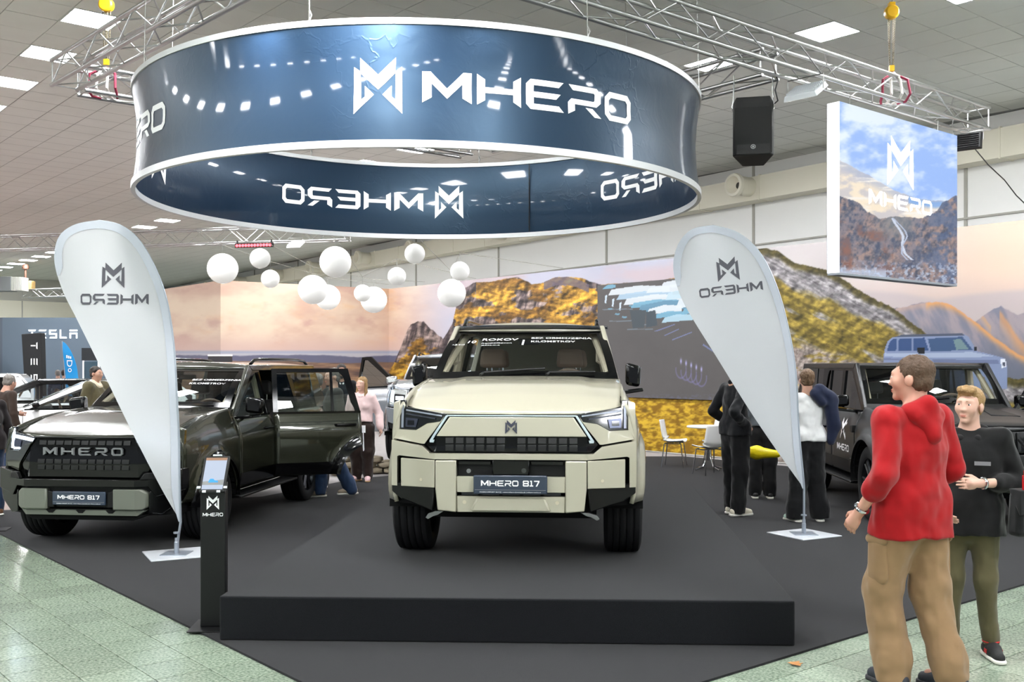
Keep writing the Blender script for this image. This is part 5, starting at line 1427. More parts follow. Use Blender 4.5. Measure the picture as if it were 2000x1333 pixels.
# ------------------------------------------------------------------ white hatchbacks of the neighbouring stand
hatch = dict(L=4.4, w=.87, R=.33, ra=.385, ya=.85, yr=3.48, sill=.30, zs=.78, zb=.98, lean=.06, flare=.03, ztop=[(.2,.80),(.5,.87),(1.2,.95)], hood=[(.05,.74),(.2,.82),(.5,.90),(1.0,.96),(1.3,.99)], hedge=.05, xh=(.72,.75),
             wb=(1.28,.98,.74), wt=(2.28,1.45,.56), zr=1.46, wr=.60, yr_end=4.0, B=2.35, Cc=3.2, D=3.7, yA=1.22, rail=False, crown=.04, mirror_size=(.09,.11), mirror_out=.0, tyre_w=.22, rim=m_rims, plan=(.35,.5))
m_wht = mat('white_paint', (232,233,234), .25, coat=1.0)
def hatchback(label, loc, rz, **kw):
    P = dict(hatch); P.update(kw); c = Car('hatchback', label, P, loc, rz, m_wht)
    z = P['hood'][0][1]
    c.front('front_core', [[(-.80,.28),(.80,.28),(.83,.6),(.80,.80),(.4,z-.02),(-.4,z-.02),(-.80,.80),(-.83,.6)]], m_dark, .07, .25, bevel=None)
    c.front('bumper', [[(-.84,.66),(.84,.66),(.80,.30),(-.80,.30)]], m_wht, -.02, .12)
    c.front('grille', [[(-.4,.52),(.4,.52),(.34,.34),(-.34,.34)]], m_gloss, -.03, .05)
    for g_ in (1, -1): c.front('headlight', [[(g_*.40,.72),(g_*.80,.80),(g_*.82,.70),(g_*.46,.66)] if g_ > 0 else [(-.46,.66),(-.82,.70),(-.80,.80),(-.40,.72)]], m_lens, .0, .06)
    return c
hatchback('white hatchback facing away from the green off-roader with price sheets on its window', (-10.6, 19.35, .0), math.radians(-66))
hatchback('white car with a black roof behind the white hatchback', (-12.9, 22.3, .0), math.radians(-64), roof_m=m_gloss, pillar_m=m_gloss)
suv3 = hatchback('white car with silver roof rails parked farthest behind the hatchbacks', (-16.6, 25.6, .0), math.radians(-72), rail=False, zr=1.56, side_glass=m_gld)
# ================================================================== people (bodies grown from a distance field, one continuous skin)
def net(Fv, o, h):
    """surface nets: zero level of a sampled field to verts and quads"""
    S = Fv < 0
    nx, ny, nz = Fv.shape
    c = [S[i:nx-1+i, j:ny-1+j, k:nz-1+k] for i in (0,1) for j in (0,1) for k in (0,1)]
    cnt = sum(x.astype(np.int8) for x in c); act = (cnt > 0) & (cnt < 8)
    I = np.argwhere(act); n = len(I); idm = -np.ones(act.shape, np.int32); idm[act] = np.arange(n)
    acc = np.zeros((n, 3)); num = np.zeros(n)
    cr = [(i,j,k) for i in (0,1) for j in (0,1) for k in (0,1)]
    val = {q: Fv[I[:,0]+q[0], I[:,1]+q[1], I[:,2]+q[2]] for q in cr}
    for a in cr:
        for ax in range(3):
            if a[ax]: continue
            b = list(a); b[ax] = 1; b = tuple(b)
            fa, fb = val[a], val[b]; m = (fa < 0) != (fb < 0)
            t = np.where(m, fa/np.where(np.abs(fa-fb) < 1e-9, 1, fa-fb), 0)
            p = np.array(a, float)[None]+t[:, None]*(np.array(b)-np.array(a))[None]
            acc[m] += p[m]; num[m] += 1
    V = (I+acc/num[:, None])*h+o
    Q = []
    for ax in range(3):
        sl0 = [slice(None)]*3; sl1 = [slice(None)]*3; sl0[ax] = slice(0, -1); sl1[ax] = slice(1, None)
        ch = S[tuple(sl0)] != S[tuple(sl1)]
        E = np.argwhere(ch); u, v = [(1,2),(2,0),(0,1)][ax]
        ok = (E[:,u] > 0) & (E[:,v] > 0) & (E[:,u] < Fv.shape[u]-1) & (E[:,v] < Fv.shape[v]-1); E = E[ok]
        def cell(du, dv):
            q = E.copy(); q[:,u] += du; q[:,v] += dv; return idm[q[:,0], q[:,1], q[:,2]]
        q = np.stack([cell(-1,-1), cell(0,-1), cell(0,0), cell(-1,0)], 1)
        ins = S[E[:,0], E[:,1], E[:,2]]
        q[~ins] = q[~ins][:, ::-1]
        Q.append(q)
    return V, np.concatenate(Q)
class Blob:
    def __init__(s, h=.012): s.h = h; s.p = []
    def cone(s, a, b, ra, rb=None, sq=(1,1,1), k=.02, op='u'): s.p.append(('c', np.array(a, float), np.array(b, float), ra, ra if rb is None else rb, np.array(sq, float), k, op, None)); return s
    def ell(s, c, r, k=.02, op='u', fr=None): s.p.append(('e', np.array(c, float), np.array(r, float), 0, 0, None, k, op, fr)); return s
    def plane(s, p, n, k=.004): s.p.append(('p', np.array(p, float), np.array(n, float), 0, 0, None, k, 'p', None)); return s
    def mesh(s, name, mats, parent, index=None, rough=0.0, rs=38.0):
        h = s.h; lo = np.full(3, 9.); hi = np.full(3, -9.); bb = []
        for (t, a, b, ra, rb, sq, k, op, fr) in s.p:
            if t == 'c': r = max(ra, rb)*sq.max(); l = np.minimum(a, b)-r; g = np.maximum(a, b)+r
            elif t == 'e':
                a_ = a if fr is None else fr[0]+fr[1]@a
                l = a_-b.max(); g = a_+b.max()
            else: l = g = None
            bb.append((l, g))
            if op == 'u': lo = np.minimum(lo, l); hi = np.maximum(hi, g)
        lo = lo-.04; hi = hi+.04
        n = np.ceil((hi-lo)/h).astype(int)+1
        Fv = np.full(n, .08)
        ax = [lo[i]+np.arange(n[i])*h for i in range(3)]
        for (t, a, b, ra, rb, sq, k, op, fr), (l, g) in zip(s.p, bb):
            if t == 'p':
                X, Y, Z = np.meshgrid(*ax, indexing='ij', sparse=True)
                d = (X-a[0])*b[0]+(Y-a[1])*b[1]+(Z-a[2])*b[2]
                Fv = np.maximum(Fv, d); continue
            m = .06+k
            i0 = np.maximum(0, np.floor((l-m-lo)/h).astype(int)); i1 = np.minimum(n, np.ceil((g+m-lo)/h).astype(int)+1)
            sl = tuple(slice(i0[i], i1[i]) for i in range(3))
            X, Y, Z = np.meshgrid(*[ax[i][sl[i]] for i in range(3)], indexing='ij')
            P = np.stack([X, Y, Z], -1)
            if t == 'c':
                q = (P-a)/sq; ba = (b-a)/sq; L2 = max(1e-9, ba@ba)
                tt = np.clip((q@ba)/L2, 0, 1); d = (np.linalg.norm(q-tt[..., None]*ba, axis=-1)-(ra+(rb-ra)*tt))*sq.min()
            else:
                q = P-a if fr is None else (P-fr[0])@fr[1]-a
                k0 = np.linalg.norm(q/b, axis=-1); k1 = np.linalg.norm(q/(b*b), axis=-1); d = np.where(k1 > 1e-9, k0*(k0-1)/np.maximum(k1, 1e-9), -b.min())
            f = Fv[sl]
            if op == 'u':
                hh = np.clip(.5+.5*(f-d)/k, 0, 1); Fv[sl] = f*(1-hh)+d*hh-k*hh*(1-hh)
            else:
                hh = np.clip(.5-.5*(f+d)/k, 0, 1); Fv[sl] = f*(1-hh)-d*hh+k*hh*(1-hh)
        V, Q = net(Fv, lo, h)
        if rough:
            for i in range(len(V)):
                q = Vector((V[i, 0]*rs, V[i, 1]*rs, V[i, 2]*rs*.45)); V[i] += np.array(noise.noise_vector(q))*rough+np.array(noise.noise_vector(q*2.3))*rough*.4
        me = bpy.data.meshes.new(name); me.from_pydata(V.tolist(), [], Q.tolist())
        if not isinstance(mats, (list, tuple)): mats = [mats]
        for mm in mats: me.materials.append(mm)
        if index is not None:
            cen = V[Q].mean(1); me.polygons.foreach_set('material_index', index(cen).astype(np.int32))
        me.shade_smooth()
        return link(name, me, parent)

def skin(tone): return mat('skin_%d_%d_%d' % tone, tuple(int(c*.90) for c in tone), .5, var=(25, .06))
def cloth(name, c, rough=.85, bump=(7, .7, .05, 1.2)): return mat(name, c, rough, bump=bump, var=(12, .10), sheen=.15, spec=.2)
m_eye = mat('eye_white', (236,234,230), .2); m_iris = mat('iris', (52,40,32), .2)
def frame(yaw=0, pitch=0, roll=0):
    return np.array((Matrix.Rotation(yaw, 3, 'Z') @ Matrix.Rotation(pitch, 3, 'X') @ Matrix.Rotation(roll, 3, 'Y')))
def person(label, loc, rz, H=1.75, J={}, top=None, top_m=None, hem=.86, sleeve=1.0, leg_m=None, leg=(.085,.06,.055), skirt=None, shoe_m=None, sole_m=None, hair_m=None, hair='short', tone=(214,168,146), head=(0,0,0), h=.012,
           hood=None, collar=None, girth=1.0, foot=(0,0), fem=False, curl=.6, beard=None, group=None, hip=1.0, puff=.0, scarf=None):
    s = H/1.75; r = thing('person', label, 'person', loc, rz, group)
    j = dict(sA=(-.185,0,1.42), eA=(-.25,.03,1.13), wA=(-.25,-.05,.88), sB=(.185,0,1.42), eB=(.25,.03,1.13), wB=(.25,-.05,.88),
             hA=(-.09,0,.92), kA=(-.10,-.015,.50), aA=(-.10,.02,.085), hB=(.09,0,.92), kB=(.10,-.015,.50), aB=(.10,.02,.085),
             pel=(0,0,.95), che=(0,0,1.28), nek=(0,.01,1.47), hd=(0,-.02,1.632))
    if fem:
        for q in ('sA','sB'): j[q] = (j[q][0]*.87, 0, 1.41)
    j.update(J); j = {k: np.array(v, float)*s for k, v in j.items()}
    G = girth*s; sk = skin(tone); lipm = mat('lip_%d' % tone[0], (int(tone[0]*.90), int(tone[1]*.74), int(tone[2]*.74)), .45)
    HR = frame(*head); HO = j['hd']; hf = (HO, HR); hs = s*1.0
    def hp(x, y, z): return HO+HR@(np.array((x, y, z))*hs)
    # ---- skin
    b = Blob(h); E = lambda c_, r_, k=.015, op='u': b.ell(np.array(c_)*hs, np.array(r_)*hs, k, op, hf)
    E((0,.022,.035), (.073,.092,.083)); E((0,-.028,0), (.060,.056,.078)); E((0,-.028,-.050), (.050,.058,.062)); E((0,-.070,-.096), (.024,.020,.020), .02)
    E((0,-.076,.034), (.050,.014,.012), .03); E((0,-.092,-.004), (.009,.012,.028), .014); E((0,-.101,-.025), (.015,.012,.010), .012)
    for q in (-1, 1):
        E((q*.076,.012,-.008), (.011,.024,.031), .006); E((q*.032,-.099,.011), (.017,.016,.008), .008, 's'); E((q*.038,-.062,-.018), (.024,.022,.026), .035)
    E((0,-.083,-.058), (.025,.012,.006), .006); E((0,-.080,-.069), (.022,.013,.007), .006)
    b.cone(hp(0,.03,-.06), j['nek']-np.array((0,0,.03)), .056*s, .062*s, k=.03)
    tq = (1, .64, 1)
    b.cone(j['pel'], j['che'], .135*G, .150*G, tq, .03)
    b.cone(j['che'], j['nek']-np.array((0,0,.05*s)), .13*G, .08*s, tq, .04)
    for q in 'AB':
        b.cone(j['nek']-np.array((0,0,.07*s)), j['s'+q], .055*s, .052*s, k=.03); b.cone(j['s'+q], j['e'+q], .048*G, .040*s); b.cone(j['e'+q], j['w'+q], .040*s, .026*s)
        b.cone(j['h'+q], j['k'+q], .075*G, .050*s, k=.03); b.cone(j['k'+q], j['a'+q], .048*s, .034*s)
        ft = math.radians(foot['AB'.index(q)]); fd = np.array((math.sin(ft), -math.cos(ft), 0))
        b.cone(j['a'+q]-np.array((0,0,.03*s)), j['a'+q]+fd*.13*s-np.array((0,0,.045*s)), .032*s, .024*s)
        # hand: palm, four fingers of unequal length and a thumb from the side of the palm
        f = j['w'+q]-j['e'+q]; f /= np.linalg.norm(f)
        inn = np.array((1. if q == 'A' else -1., -.25, 0)); nn = inn-f*(inn@f); nn /= np.linalg.norm(nn); ac = np.cross(f, nn)
        if (ac@np.array((0,-1,0.2))) < 0: ac = -ac
        w = j['w'+q]
        b.cone(w, w+f*.075*s, .026*s, .030*s, k=.012); b.cone(w+f*.05*s-ac*.022*s, w+f*.085*s-ac*.028*s, .016*s, .013*s, k=.01); b.cone(w+f*.05*s+ac*.018*s, w+f*.085*s+ac*.026*s, .016*s, .013*s, k=.01)
        for i, (o_, L) in enumerate(zip((.030,.0105,-.0095,-.029), (.066,.076,.072,.056))):
            p0 = w+(f*.085+ac*o_)*s; c1 = curl*.5; c2 = curl*1.3
            p1 = p0+(f*math.cos(c1)+nn*math.sin(c1))*L*.55*s; p2 = p1+(f*math.cos(c2)+nn*math.sin(c2))*L*.5*s
            b.cone(p0, p1, .0092*s, .0085*s, k=.003); b.cone(p1, p2, .0085*s, .0072*s, k=.003)
        t0 = w+(f*.025+ac*.026)*s; t1 = t0+(f*.030+ac*.022+nn*.012)*s; t2 = t1+(f*.032+ac*.004+nn*.012)*s
        b.cone(t0, t1, .013*s, .0105*s, k=.006); b.cone(t1, t2, .0100*s, .0085*s, k=.003)
    b.mesh('body', sk, r)
    if h < .0135:
        b = Blob(.0035); E = lambda c_, r_, k=.003, op='u': b.ell(np.array(c_)*hs, np.array(r_)*hs, k, op, hf)
        E((0,-.0905,-.0585), (.023,.0065,.0042)); E((0,-.0885,-.0675), (.019,.0075,.0050)); b.mesh('lips', lipm, r)
    for q in (-1, 1):
        e = MB(); sphere_pts(e, (0,0,0), (.0125*hs, .0115*hs, .0085*hs), 12, 8); o = e.build('eye', m_eye, r); o.location = hp(q*.031, -.0785, .011); o.rotation_euler = Matrix(HR.tolist()).to_euler()
        e2 = MB(); sphere_pts(e2, (0, -.0085*hs, 0), (.0058*hs, .0042*hs, .0058*hs), 10, 6); e2.build('iris', m_iris, o)
        e3 = Blob(.005 if h < .013 else .008); e3.cone(hp(q*.014,-.094,.031), hp(q*.046,-.082,.033), .004*hs, .003*hs); e3.mesh('eyebrow', hair_m, r)
    # ---- hair
    if hair != 'none':
        b = Blob(.0065 if h < .0135 else .012); E = lambda c_, r_, k=.012, op='u': b.ell(np.array(c_)*hs, np.array(r_)*hs, k, op, hf)
        E((0,.030,.045), (.083,.098,.086)); E((0,.055,-.01), (.074,.065,.070))
        if hair == 'quiff': E((.0,-.055,.105), (.062,.045,.030), .03)
        if hair == 'long':
            E((0,.05,-.06), (.080,.055,.10), .03)
            for q in (-1, 1): b.cone(hp(q*.072,.01,.02), hp(q*.082,.01,-.12), .020*hs, .024*hs, k=.02); b.cone(hp(q*.082,.01,-.12), hp(q*.078,-.02,-.20), .024*hs, .016*hs, k=.02)
        E((0,-.115,-.035), (.066,.085,.090), .012, 's')
        if hair != 'long':
            for q in (-1, 1): E((q*.085,.004,-.02), (.022,.030,.040), .008, 's')
            E((0,.08,-.115), (.1,.09,.05), .01, 's')
        b.mesh('hair', hair_m, r, rough=.009*hs if h < .0135 else 0)
    if beard:
        b = Blob(min(h, .010)); E = lambda c_, r_, k=.010, op='u': b.ell(np.array(c_)*hs, np.array(r_)*hs, k, op, hf)
        E((0,-.040,-.075), (.052,.056,.040)); E((0,-.075,-.10), (.028,.022,.024)); E((0,-.10,-.062), (.024,.022,.014), .008, 's'); b.mesh('beard', beard, r)
    # ---- upper garment
    if top:
        b = Blob(max(h, .011)); g = .022+puff
        wz = np.array((0,0,hem*s)); pel = j['pel']; lowc = pel.copy(); lowc[2] = hem*s-.05
        b.cone(lowc, pel+np.array((0,0,.05*s)), (.176*hip+puff)*G, (.160+puff)*G, (1,.74,1), .03)
        b.cone(pel+np.array((0,0,.05*s)), j['che'], (.156+puff)*G, (.168+puff)*G, (1,.70,1), .04)
        b.cone(j['che'], j['nek']-np.array((0,0,.05*s)), (.160+puff)*G, .085*s, (1,.70,1), .04)
        if fem:
            for q in (-1, 1): b.ell(j['che']+np.array((q*.07*s, -.085*s, -.01*s)), np.array((.065,.055,.065))*s, .03)
        for q in 'AB': b.cone(j['nek']-np.array((0,0,.06*s)), j['s'+q], .066*s, (.062+puff)*s, k=.03)
        if leg_m and hem < .98:
            for q in 'AB': hq = j['h'+q]; b.cone(hq+np.array((0,0,.06*s)), hq*.55+j['k'+q]*.45, (leg[0]+.034)*s, (leg[0]+.028)*s, k=.03)
        b.plane((0,0,hem*s), (0,0,-1))
        if collar is None: b.ell(j['nek']+np.array((0,-.01,.045*s)), np.array((.075,.075,.045))*s, .01, 's')
        for q in 'AB':
            b.cone(j['s'+q], j['e'+q], (.062+puff)*s, (.052+puff)*s, k=.03)
            if sleeve > .5:
                tt = (sleeve-.5)*2; e = j['e'+q]; w = j['w'+q]; en = e+(w-e)*tt
                b.cone(e, en, (.052+puff)*s, (.040+puff*.8)*s, k=.02)
                for m_ in (.3, .6, .85): pp = e+(en-e)*m_; b.cone(pp-(en-e)*.02, pp+(en-e)*.02, (.050+puff)*s-.004*m_, k=.015)
        ob = b.mesh(top, top_m, r, rough=.013*s if h < .0135 else 0, rs=9.0)
        if hood:
            b = Blob(max(h, .011)); nk = j['nek']
            b.cone(nk+np.array((-.09,.03,-.02))*s, nk+np.array((-.05,-.075,-.05))*s, .036*s, .03*s, k=.03); b.cone(nk+np.array((.09,.03,-.02))*s, nk+np.array((.05,-.075,-.05))*s, .036*s, .03*s, k=.03)
            b.cone(nk+np.array((-.085,.035,.0))*s, nk+np.array((0,.085,.035))*s, .036*s, .040*s, k=.03); b.cone(nk+np.array((.085,.035,.0))*s, nk+np.array((0,.085,.035))*s, .036*s, .040*s, k=.03)
            b.cone(nk+np.array((-.07,.08,-.03))*s, nk+np.array((0,.115,-.13))*s, .045*s, .03*s, k=.04); b.cone(nk+np.array((.07,.08,-.03))*s, nk+np.array((0,.115,-.13))*s, .045*s, .03*s, k=.04); b.cone(nk+np.array((0,.095,.0))*s, nk+np.array((0,.115,-.13))*s, .04*s, .035*s, k=.05)
            b.mesh('hood', top_m, r)
        if collar:
            b = Blob(.009); nk = j['nek']
            for q in (-1, 1): b.cone(nk+np.array((0,.055,.02))*s, nk+np.array((q*.062,.01,.015))*s, (.020+puff)*s, (.020+puff)*s, k=.02); b.cone(nk+np.array((q*.062,.01,.015))*s, nk+np.array((q*.022,-.075,-.045))*s, (.020+puff)*s, (.016+puff)*s, k=.02)
            b.mesh('collar', collar, r)
    # ---- trousers
    if leg_m:
        b = Blob(max(h, .011)); L0, L1, L2 = leg
        b.cone(j['pel']+np.array((0,0,.03*s)), j['pel']-np.array((0,0,.05*s)), .140*G*hip, .148*G*hip, (1,.72,1), .03)
        for q in 'AB':
            b.cone(j['h'+q]-np.array((0,0,.02)), j['k'+q], (L0+.012)*s, L1*s+.008, k=.035); b.cone(j['k'+q], j['a'+q]-np.array((0,0,.02*s)), L1*s+.008, L2*s, k=.03)
            for m_ in (.75, .88): pp = j['k'+q]*(1-m_)+j['a'+q]*m_; b.cone(pp, pp+np.array((0,.006,.01)), L2*s+.006, k=.02)
            pp = j['k'+q]; b.cone(pp+np.array((0,.01,.03)), pp+np.array((0,.01,.04)), L1*s+.014, k=.02)
        b.plane((0,0,.035*s), (0,0,-1)); b.plane((0,0,1.03*s), (0,0,1))
        b.mesh('trousers', leg_m, r, rough=.012*s if h < .0135 else 0, rs=10.0)
    # ---- shoes
    for i, q in enumerate('AB'):
        ft = math.radians(foot[i]); a = j['a'+q].copy(); a[2] = 0 if a[2] < .12*s else a[2]-.085*s
        fd = np.array((math.sin(ft), -math.cos(ft), 0)); up = np.array((0,0,1.))
        b = Blob(.009 if h < .013 else .012)
        b.cone(a-fd*.055*s+up*.052*s, a+fd*.05*s+up*.062*s, .042*s, .044*s, k=.02); b.cone(a+fd*.05*s+up*.055*s, a+fd*.155*s+up*.038*s, .044*s, .034*s, k=.03); b.cone(a-fd*.02*s+up*.06*s, a-fd*.01*s+up*.115*s, .045*s, .042*s, k=.02)
        b.plane(a+up*.016*s, -up); sh = b.mesh('shoe', shoe_m, r)
        b = Blob(.008 if h < .013 else .011); b.cone(a-fd*.06*s+up*.012*s, a+fd*.05*s+up*.012*s, .047*s, .046*s, k=.01); b.cone(a+fd*.05*s+up*.012*s, a+fd*.16*s+up*.012*s, .046*s, .040*s, k=.01)
        b.plane(a+up*.028*s, up); b.plane(a+up*.002*s, -up); b.mesh('sole', sole_m or mat('white_sole', (226,222,214), .6), sh)
    r['_s'] = s
    return r, j, s
HB = mat('hair_brown', (78,56,38), .6, bump=(90, .8, .01), var=(40, .25)); HD = mat('hair_dark', (40,31,27), .6, bump=(90, .8, .01), var=(40, .25)); HBL = mat('hair_blond', (150,118,76), .6, bump=(90, .8, .01), var=(40, .3)); HG = mat('hair_grey', (120,114,108), .6, bump=(90, .8, .01), var=(40, .25)); HLB = mat('hair_light_brown', (92,68,44), .6, bump=(90, .8, .01), var=(40, .3))
HR_ = mat('hair_auburn', (112,44,26), .55, bump=(90, .8, .01), var=(40, .25))
black_c = cloth('black_cotton', (22,22,24)); m_wsole = mat('white_sole', (226,222,214), .6)
GZ = .014
# man in the red hoodie, walking away and looking to the side
red_c = cloth('red_fleece', (150,6,14), .8)
pr_, jr, sr = person('person in a red hooded sweatshirt and beige cargo trousers walking past the platform', (2.24, 5.72, 0), math.radians(207), 1.84,
    dict(eB=(.275,.06,1.14), wB=(.285,-.10,.93), eA=(-.27,.02,1.14), wA=(-.20,-.19,1.02), kB=(.115,-.10,.50), aB=(.12,-.02,.085), kA=(-.10,.02,.50), aA=(-.10,.16,.11)),
    'sweatshirt', red_c, .80, .72, cloth('beige_cargo', (138,110,80), .85), (.105,.092,.088), None, mat('dark_shoe', (30,34,44), .6), mat('dark_sole', (40,40,44), .7), HB, 'short', (216,160,138), (.5,0,0), .0075, hood=True, girth=1.06, foot=(8,-6), puff=.016, hip=1.05)
for q, dx in (('B', 1), ('A', -1)):      # cargo pockets
    hip_ = jr['h'+q]; kn = jr['k'+q]; p = hip_*.42+kn*.58
    b = Blob(.010); b.cone(p+np.array((dx*.095,.0,.085)), p+np.array((dx*.095,.0,-.085)), .055, .058, (.45,1.25,1), .02); o = b.mesh('cargo_pocket', MATS['beige_cargo'], pr_)
    b = Blob(.010); b.cone(p+np.array((dx*.105,-.05,.115)), p+np.array((dx*.105,.05,.115)), .028, .028, (.6,1,1), .01); b.mesh('pocket_flap', MATS['beige_cargo'], o)
b = MB(); w_ = Vector(jr['wB']); f_ = (w_-Vector(jr['eB'])).normalized(); x_ = f_.orthogonal().normalized(); y_ = f_.cross(x_); b.tube([w_-f_*.03+(x_*math.cos(a)+y_*math.sin(a))*.034 for a in [i*math.pi/8 for i in range(16)]], .011, 8, closed=True); b.build('wristwatch', m_chrome, pr_)
b = MB(); b.tube([(.13,-.11,.80),(.15,-.125,.74),(.14,-.12,.70)], .01, 6); b.tube([(.15,-.125,.76),(.17,-.12,.70),(.15,-.12,.66)], .008, 6); b.build('key_ring', m_chrome, pr_)
# fair-haired one in a black hoodie
blk_h = cloth('black_fleece', (18,18,19), .85)
pk_, jk, skk = person('fair-haired person in a black hoodie and olive leggings standing with one forearm raised', (2.82, 6.32, 0), math.radians(-24), 1.655,
    dict(eB=(.30,.03,1.14), wB=(.06,-.21,1.15), eA=(-.25,.05,1.13), wA=(-.15,-.16,.98), kA=(-.10,-.02,.50), aA=(-.12,.0,.085), aB=(.13,.02,.085)), 'hoodie', blk_h, .80, .78, cloth('olive_knit', (84,78,54), .85), (.088,.062,.046), None,
    mat('black_knit_shoe', (20,19,20), .7, bump=(150, .5, .003)), None, HBL, 'quiff', (226,180,160), (-.35,0,.05), .0075, hood=True, girth=1.08, foot=(-22,18), puff=.012, hip=1.12)
for q, sg in (('A', -22), ('B', 18)):
    a = jk['a'+q]; ft = math.radians(sg); fd = np.array((math.sin(ft), -math.cos(ft), 0)); sd_ = np.array((fd[1], -fd[0], 0))
    b = MB()
    for e in (-1, 1): p = a+fd*.04+sd_*e*.0445+np.array((0,0,-.03)); b.hexa([tuple(p+fd*x+sd_*e*y+np.array((0,0,z))) for x, y, z in ((-.02,-.004,-.012),(.02,-.004,-.012),(.02,.004,-.012),(-.02,.004,-.012),(-.014,-.004,.014),(.024,-.004,.014),(.024,.004,.014),(-.014,.004,.014))])
    b.build('shoe_patch', mat('red_patch', (196,24,34), .6), pk_, recalc=True)
    b = MB(); p = a+np.array((0,0,.02)); b.tube([p+np.array((math.cos(t)*.046, math.sin(t)*.046, 0)) for t in [i*math.pi/8 for i in range(16)]], .006, 6, closed=True); b.build('shoe_piping', mat('red_patch', (196,24,34), .6), pk_)
b = MB(); w_ = Vector(jk['wB']); f_ = (w_-Vector(jk['eB'])).normalized(); x_ = f_.orthogonal().normalized(); y_ = f_.cross(x_); b.tube([w_-f_*.03+(x_*math.cos(a)+y_*math.sin(a))*.031 for a in [i*math.pi/8 for i in range(16)]], .009, 8, closed=True); b.build('bracelet', m_chrome, pk_)
b = MB(); b.slab([[(-.045,-.012),(.045,-.012),(.045,.012),(-.045,.012)]], lambda u, v: (.075+u, -.147*skk, 1.27*skk+v)); b.build('chest_tag', mat('tag_grey', (120,120,124), .6), pk_, angle=0)
bag = thing('shoulder_bag', 'black shoulder bag with a red bottle hanging at the side of the black hoodie', 'bag', (3.10, 6.10, .78), .3)
b = MB(); b.hexa([(-.15,-.055,.0),(.15,-.055,.0),(.15,.055,.0),(-.15,.055,.0),(-.14,-.045,.27),(.14,-.045,.27),(.14,.045,.27),(-.14,.045,.27)]); b.build('bag_body', black_c, bag, bevel=.03)
b = MB(); b.hexa([(-.145,-.062,.13),(.145,-.062,.13),(.145,-.052,.13),(-.145,-.052,.13),(-.14,-.055,.275),(.14,-.055,.275),(.14,.04,.28),(-.14,.04,.28)]); b.build('bag_flap', black_c, bag, bevel=.008)
b = MB(); b.cyl((-.07,-.03,.24), (-.07,-.03,.36), .026, n=14); b.cyl((-.07,-.03,.36), (-.07,-.03,.39), .018, n=12); b.build('red_bottle', mat('red_plastic', (180,22,30), .4), bag)
b = MB(); b.tube([(.13,.0,.26),(.12,.05,.40),(.05,.16,.56)], .012, 6); b.build('strap', black_c, bag)
# man in black beside the flag
person('person dressed in black with off-white sneakers standing hand on hip by the white flag', (2.66, 12.2, GZ), math.radians(112), 1.86,
    dict(eA=(-.30,.22,1.16), wA=(-.19,-.02,1.00), eB=(.27,.12,1.15), wB=(.22,-.14,1.0), kA=(-.09,-.01,.5), aA=(-.09,.03,.085), aB=(.10,-.03,.085)), 'shirt', cloth('black_shirt', (20,21,25), .8), .90, 1.0, cloth('black_trousers', (17,17,19), .85), (.10,.085,.082), None,
    mat('cream_sneaker', (222,214,196), .6), None, HD, 'short', (206,156,132), (.3,-.1,0), .012, collar=cloth('black_shirt', (20,21,25)), foot=(0,12), puff=.004)
person('long-haired person in a grey cardigan and black trousers behind the white flag', (3.36, 13.75, GZ), math.radians(172), 1.70,
    dict(eA=(-.24,.04,1.14), wA=(-.22,-.10,.98)), 'cardigan', cloth('grey_wool', (92,97,104), .9), 1.0, 1.0, cloth('black_trousers', (17,17,19), .85), (.105,.088,.085), None, mat('black_shoe', (24,24,26), .5), None, HB, 'long', (214,168,146), (0,0,0), .013, fem=True, puff=.014)
pw, jw, sw_ = person('person in a white t-shirt with a navy jacket over one shoulder facing the black off-roader', (3.38, 11.72, GZ), math.radians(188), 1.73,
    dict(eB=(.27,.02,1.14), wB=(.27,-.03,.90), eA=(-.25,-.06,1.16), wA=(-.16,-.24,1.12), aA=(-.14,.03,.085), aB=(.16,.02,.085)), 't_shirt', cloth('white_cotton', (226,226,226), .85), .93, .5, cloth('black_trousers', (17,17,19), .85), (.108,.100,.104), None,
    mat('green_white_sneaker', (150,176,162), .6), None, HLB, 'short', (216,166,142), (-.2,0,0), .012, foot=(-18,14), puff=.01)
b = Blob(.011); b.cone((-.10,.10,1.50), (-.27,.06,1.38), .075, .075, k=.03); b.cone((-.22,.10,1.40), (-.27,.11,1.10), .085, .075, (1,.8,1), k=.04); b.cone((-.27,.11,1.10), (-.24,.10,.92), .075, .05, (1,.7,1), k=.03); b.cone((-.20,-.10,1.40), (-.26,-.10,1.12), .06, .06, (1,.7,1), k=.03); b.cone((-.04,.12,1.46), (-.12,.13,1.36), .06, .05, k=.03)
jk_o = b.mesh('jacket', cloth('navy_fleece', (30,36,58), .9), None); prop(jk_o, 'navy hooded jacket slung over the shoulder of the white t-shirt', 'jacket'); jk_o.location = (3.38, 11.72, GZ); jk_o.rotation_euler = (0,0,math.radians(188))
